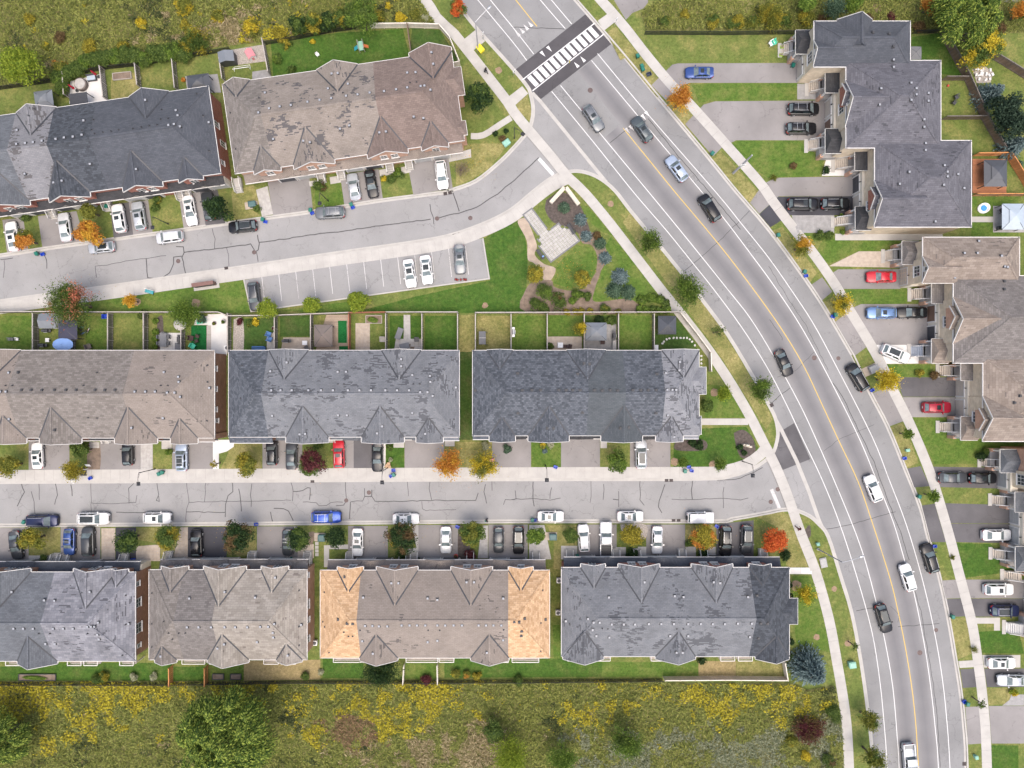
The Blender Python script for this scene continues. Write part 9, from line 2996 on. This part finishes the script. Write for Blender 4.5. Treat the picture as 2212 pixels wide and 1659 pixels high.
grill('covered black grill below the grey shed',106,715,0)
for i,(x,y,m) in enumerate(((23,733,'fabric_grey'),(29,733,'fabric_grey'),(40,733,'plastic_white'))):
 chair(('grey seat on lawn at left edge, left of pair','grey seat on lawn at left edge, right of pair','white seat on lawn at left edge')[i],x,y,0,m,None,.8,0)
o=thing('storage_tub','blue plastic tub beside north fence in bicycle yard','tub',W(229,684))
put('tub',BLUEBOX,o,scale=(1.5,1.5,1.2))
put('rim',RIM,o,scale=(1.5,1.5,1.2))
for x,y,lab in ((682,1386,'between the sand and tan roofed blocks'),(1205,1321,'left of the patchy grey roofed block'),(494,752,'on white patio beside brick end wall'),(1207,1252,'near the front of gap left of patchy grey block')):
 o=thing('air_conditioner','white air conditioner unit '+lab,'air conditioner',W(x,y))
 MB().box((0,0,.4),(.75,.75,.75)).build('cabinet','plastic_white',o)
 MB().lathe([(.3,.78),(.3,.8),(.22,.81)],(0,0,0),18).build('fan_grille','metal_dark',o)
for i,(x,y,s) in enumerate(((840,1001,.5),(836,1006,.6),(841,1008,.45))):
 o=thing('cardboard_box','cardboard box on kerbside pile beside street lamp, %s one'%('top','left','lower right')[i],'cardboard box',W(x,y,.03),i,'cardboard boxes by the lamp')
 MB().box((0,0,s*.35),(s,s*.8,s*.7)).build('carton','cardboard',o)
 MB().slab([(-s*.5,-s*.4,s*.72),(s*.5,-s*.4,s*.72),(s*.5,-s*.7,s*.85),(-s*.5,-s*.7,s*.85)],.01).build('flap','cardboard',o)
o=thing('ride_on_toy','pink ride-on toy on driveway beside gold green tree','toy',W(1063,994),.3)
MB().box((0,0,.25),(.8,.45,.25)).box((-.2,0,.45),(.35,.4,.2)).build('toy_body','plastic_pink',o)
for sx in (-.28,.28):
 for sy in (-.24,.24):
  MB().tube([(sx,sy-.04,.12),(sx,sy+.04,.12)],.12,10).build('wheel','tyre',o)
# --- people
def person(label,x,y,a,top,legs,stride=.25,hair='hair_dark',z=0.03,bag=None):
 p=W(x,y,.8)
 o=thing('person',label,'person',(p.x,p.y,z),R(a))
 me=bpy.data.meshes.new('body')
 J={'pel': (0,0,.95,.13),'wst': (0,0,1.10,.13),'chs': (0.02,0,1.32,.15),'nck': (.02,0,1.50,.055),'hd0': (.04,0,1.60,.085),'hd1': (.05,0,1.71,.075)}
 for s,n in ((-1,'r'),(1,'l')):
  f=stride*s
  J.update({'hip'+n: (0,s*.10,.90,.095),'kne'+n: (f*.6+.04,s*.10,.50,.065),'ank'+n: (f,s*.10,.09,.045),'toe'+n: (f+.17,s*.11,.035,.035),
    'sho'+n: (.01,s*.19,1.42,.065),'elb'+n: (-f*.5,s*.25,1.14,.045),'wri'+n: (-f*.8+.08,s*.23,.92,.033),'hnd'+n: (-f*.8+.12,s*.22,.84,.03)})
 keys=list(J)
 E=[('pel','wst'),('wst','chs'),('chs','nck'),('nck','hd0'),('hd0','hd1')]
 for n in 'rl':
  E+=[('pel','hip'+n),('hip'+n,'kne'+n),('kne'+n,'ank'+n),('ank'+n,'toe'+n),('chs','sho'+n),('sho'+n,'elb'+n),('elb'+n,'wri'+n),('wri'+n,'hnd'+n)]
 me.from_pydata([J[k][:3] for k in keys],[(keys.index(a_),keys.index(b_)) for a_,b_ in E],[])
 for m_ in (top,legs,'skin',hair):
  me.materials.append(M(m_))
 b_=bpy.data.objects.new('body',me)
 COL.objects.link(b_)
 b_.parent=o
 md=b_.modifiers.new('skin','SKIN')
 sv=me.skin_vertices[0].data
 for i,k in enumerate(keys):
  sv[i].radius=(J[k][3],J[k][3])
 sv[0].use_root=True
 sb=b_.modifiers.new('sub','SUBSURF')
 sb.levels=sb.render_levels=1
 tr=MB().tube([(0,0,.98),(0,0,.90)],[.165,.17],12)
 for s in (-1,1):
  f=stride*s
  tr.tube([(0,s*.09,.95),(f*.6+.04,s*.10,.50),(f,s*.10,.12)],[.115,.085,.07],10)
 tr.build('trousers',legs,o,smooth=True)
 jk=MB().tube([(0,0,.92),(0,0,1.1),(.02,0,1.32),(.02,0,1.47)],[.17,.165,.19,.10],12)
 for s in (-1,1):
  f=stride*s
  jk.tube([(.01,s*.17,1.43),(-f*.5,s*.25,1.14),(-f*.8+.08,s*.23,.93)],[.085,.065,.05],8)
 jk.build('jacket',top,o,smooth=True)
 MB().lathe([(.03,1.80),(.08,1.79),(.105,1.72),(.10,1.63),(.07,1.60)],(.03,0,0),12).build('hair',hair,o,smooth=True)
 MB().lathe([(.05,1.50),(.085,1.58),(.09,1.66),(.06,1.74)],(.055,0,0),12).add([(.14,-.02,1.63),(.14,.02,1.63),(.17,0,1.61),(.14,0,1.67)],[(0,1,2),(0,2,3),(1,3,2),(0,3,1)]).build('face','skin',o,smooth=True)
 for s in (-1,1):
  f=stride*s
  h=MB().box((-f*.8+.12,s*.22,.84),(.05,.035,.1))
  for k in range(4):
   h.tube([(-f*.8+.10+k*.018,s*.22,.80),(-f*.8+.11+k*.018,s*.215,.75-(.012 if k in (1,2) else 0)),(-f*.8+.12+k*.018,s*.205,.715-(.012 if k in (1,2) else 0))],[.009,.008,.006],5)
  h.tube([(-f*.8+.15,s*.21,.85),(-f*.8+.18,s*.20,.80)],[.01,.008],5)
  h.build('hand','skin',o)
  MB().box((f+.07,s*.105,.04),(.28,.095,.08)).build('shoe','cloth_black',o)
 if bag:
  MB().box((-.2,0,1.25),(.15,.28,.4)).build('rucksack',bag,o)
 return o
person('person in black walking on sidewalk right of brown townhouses',1049,152,-50,'cloth_black','cloth_black',.28)
person('person in dark red jacket walking on sidewalk at lower street mouth',1725,1142,115,'cloth_red','cloth_red',.28)
person('person in black and teal standing at kerb beside olive tree',1051,1124,20,'cloth_black','cloth_grey',.08,z=ZR+.02,bag='bin_green')
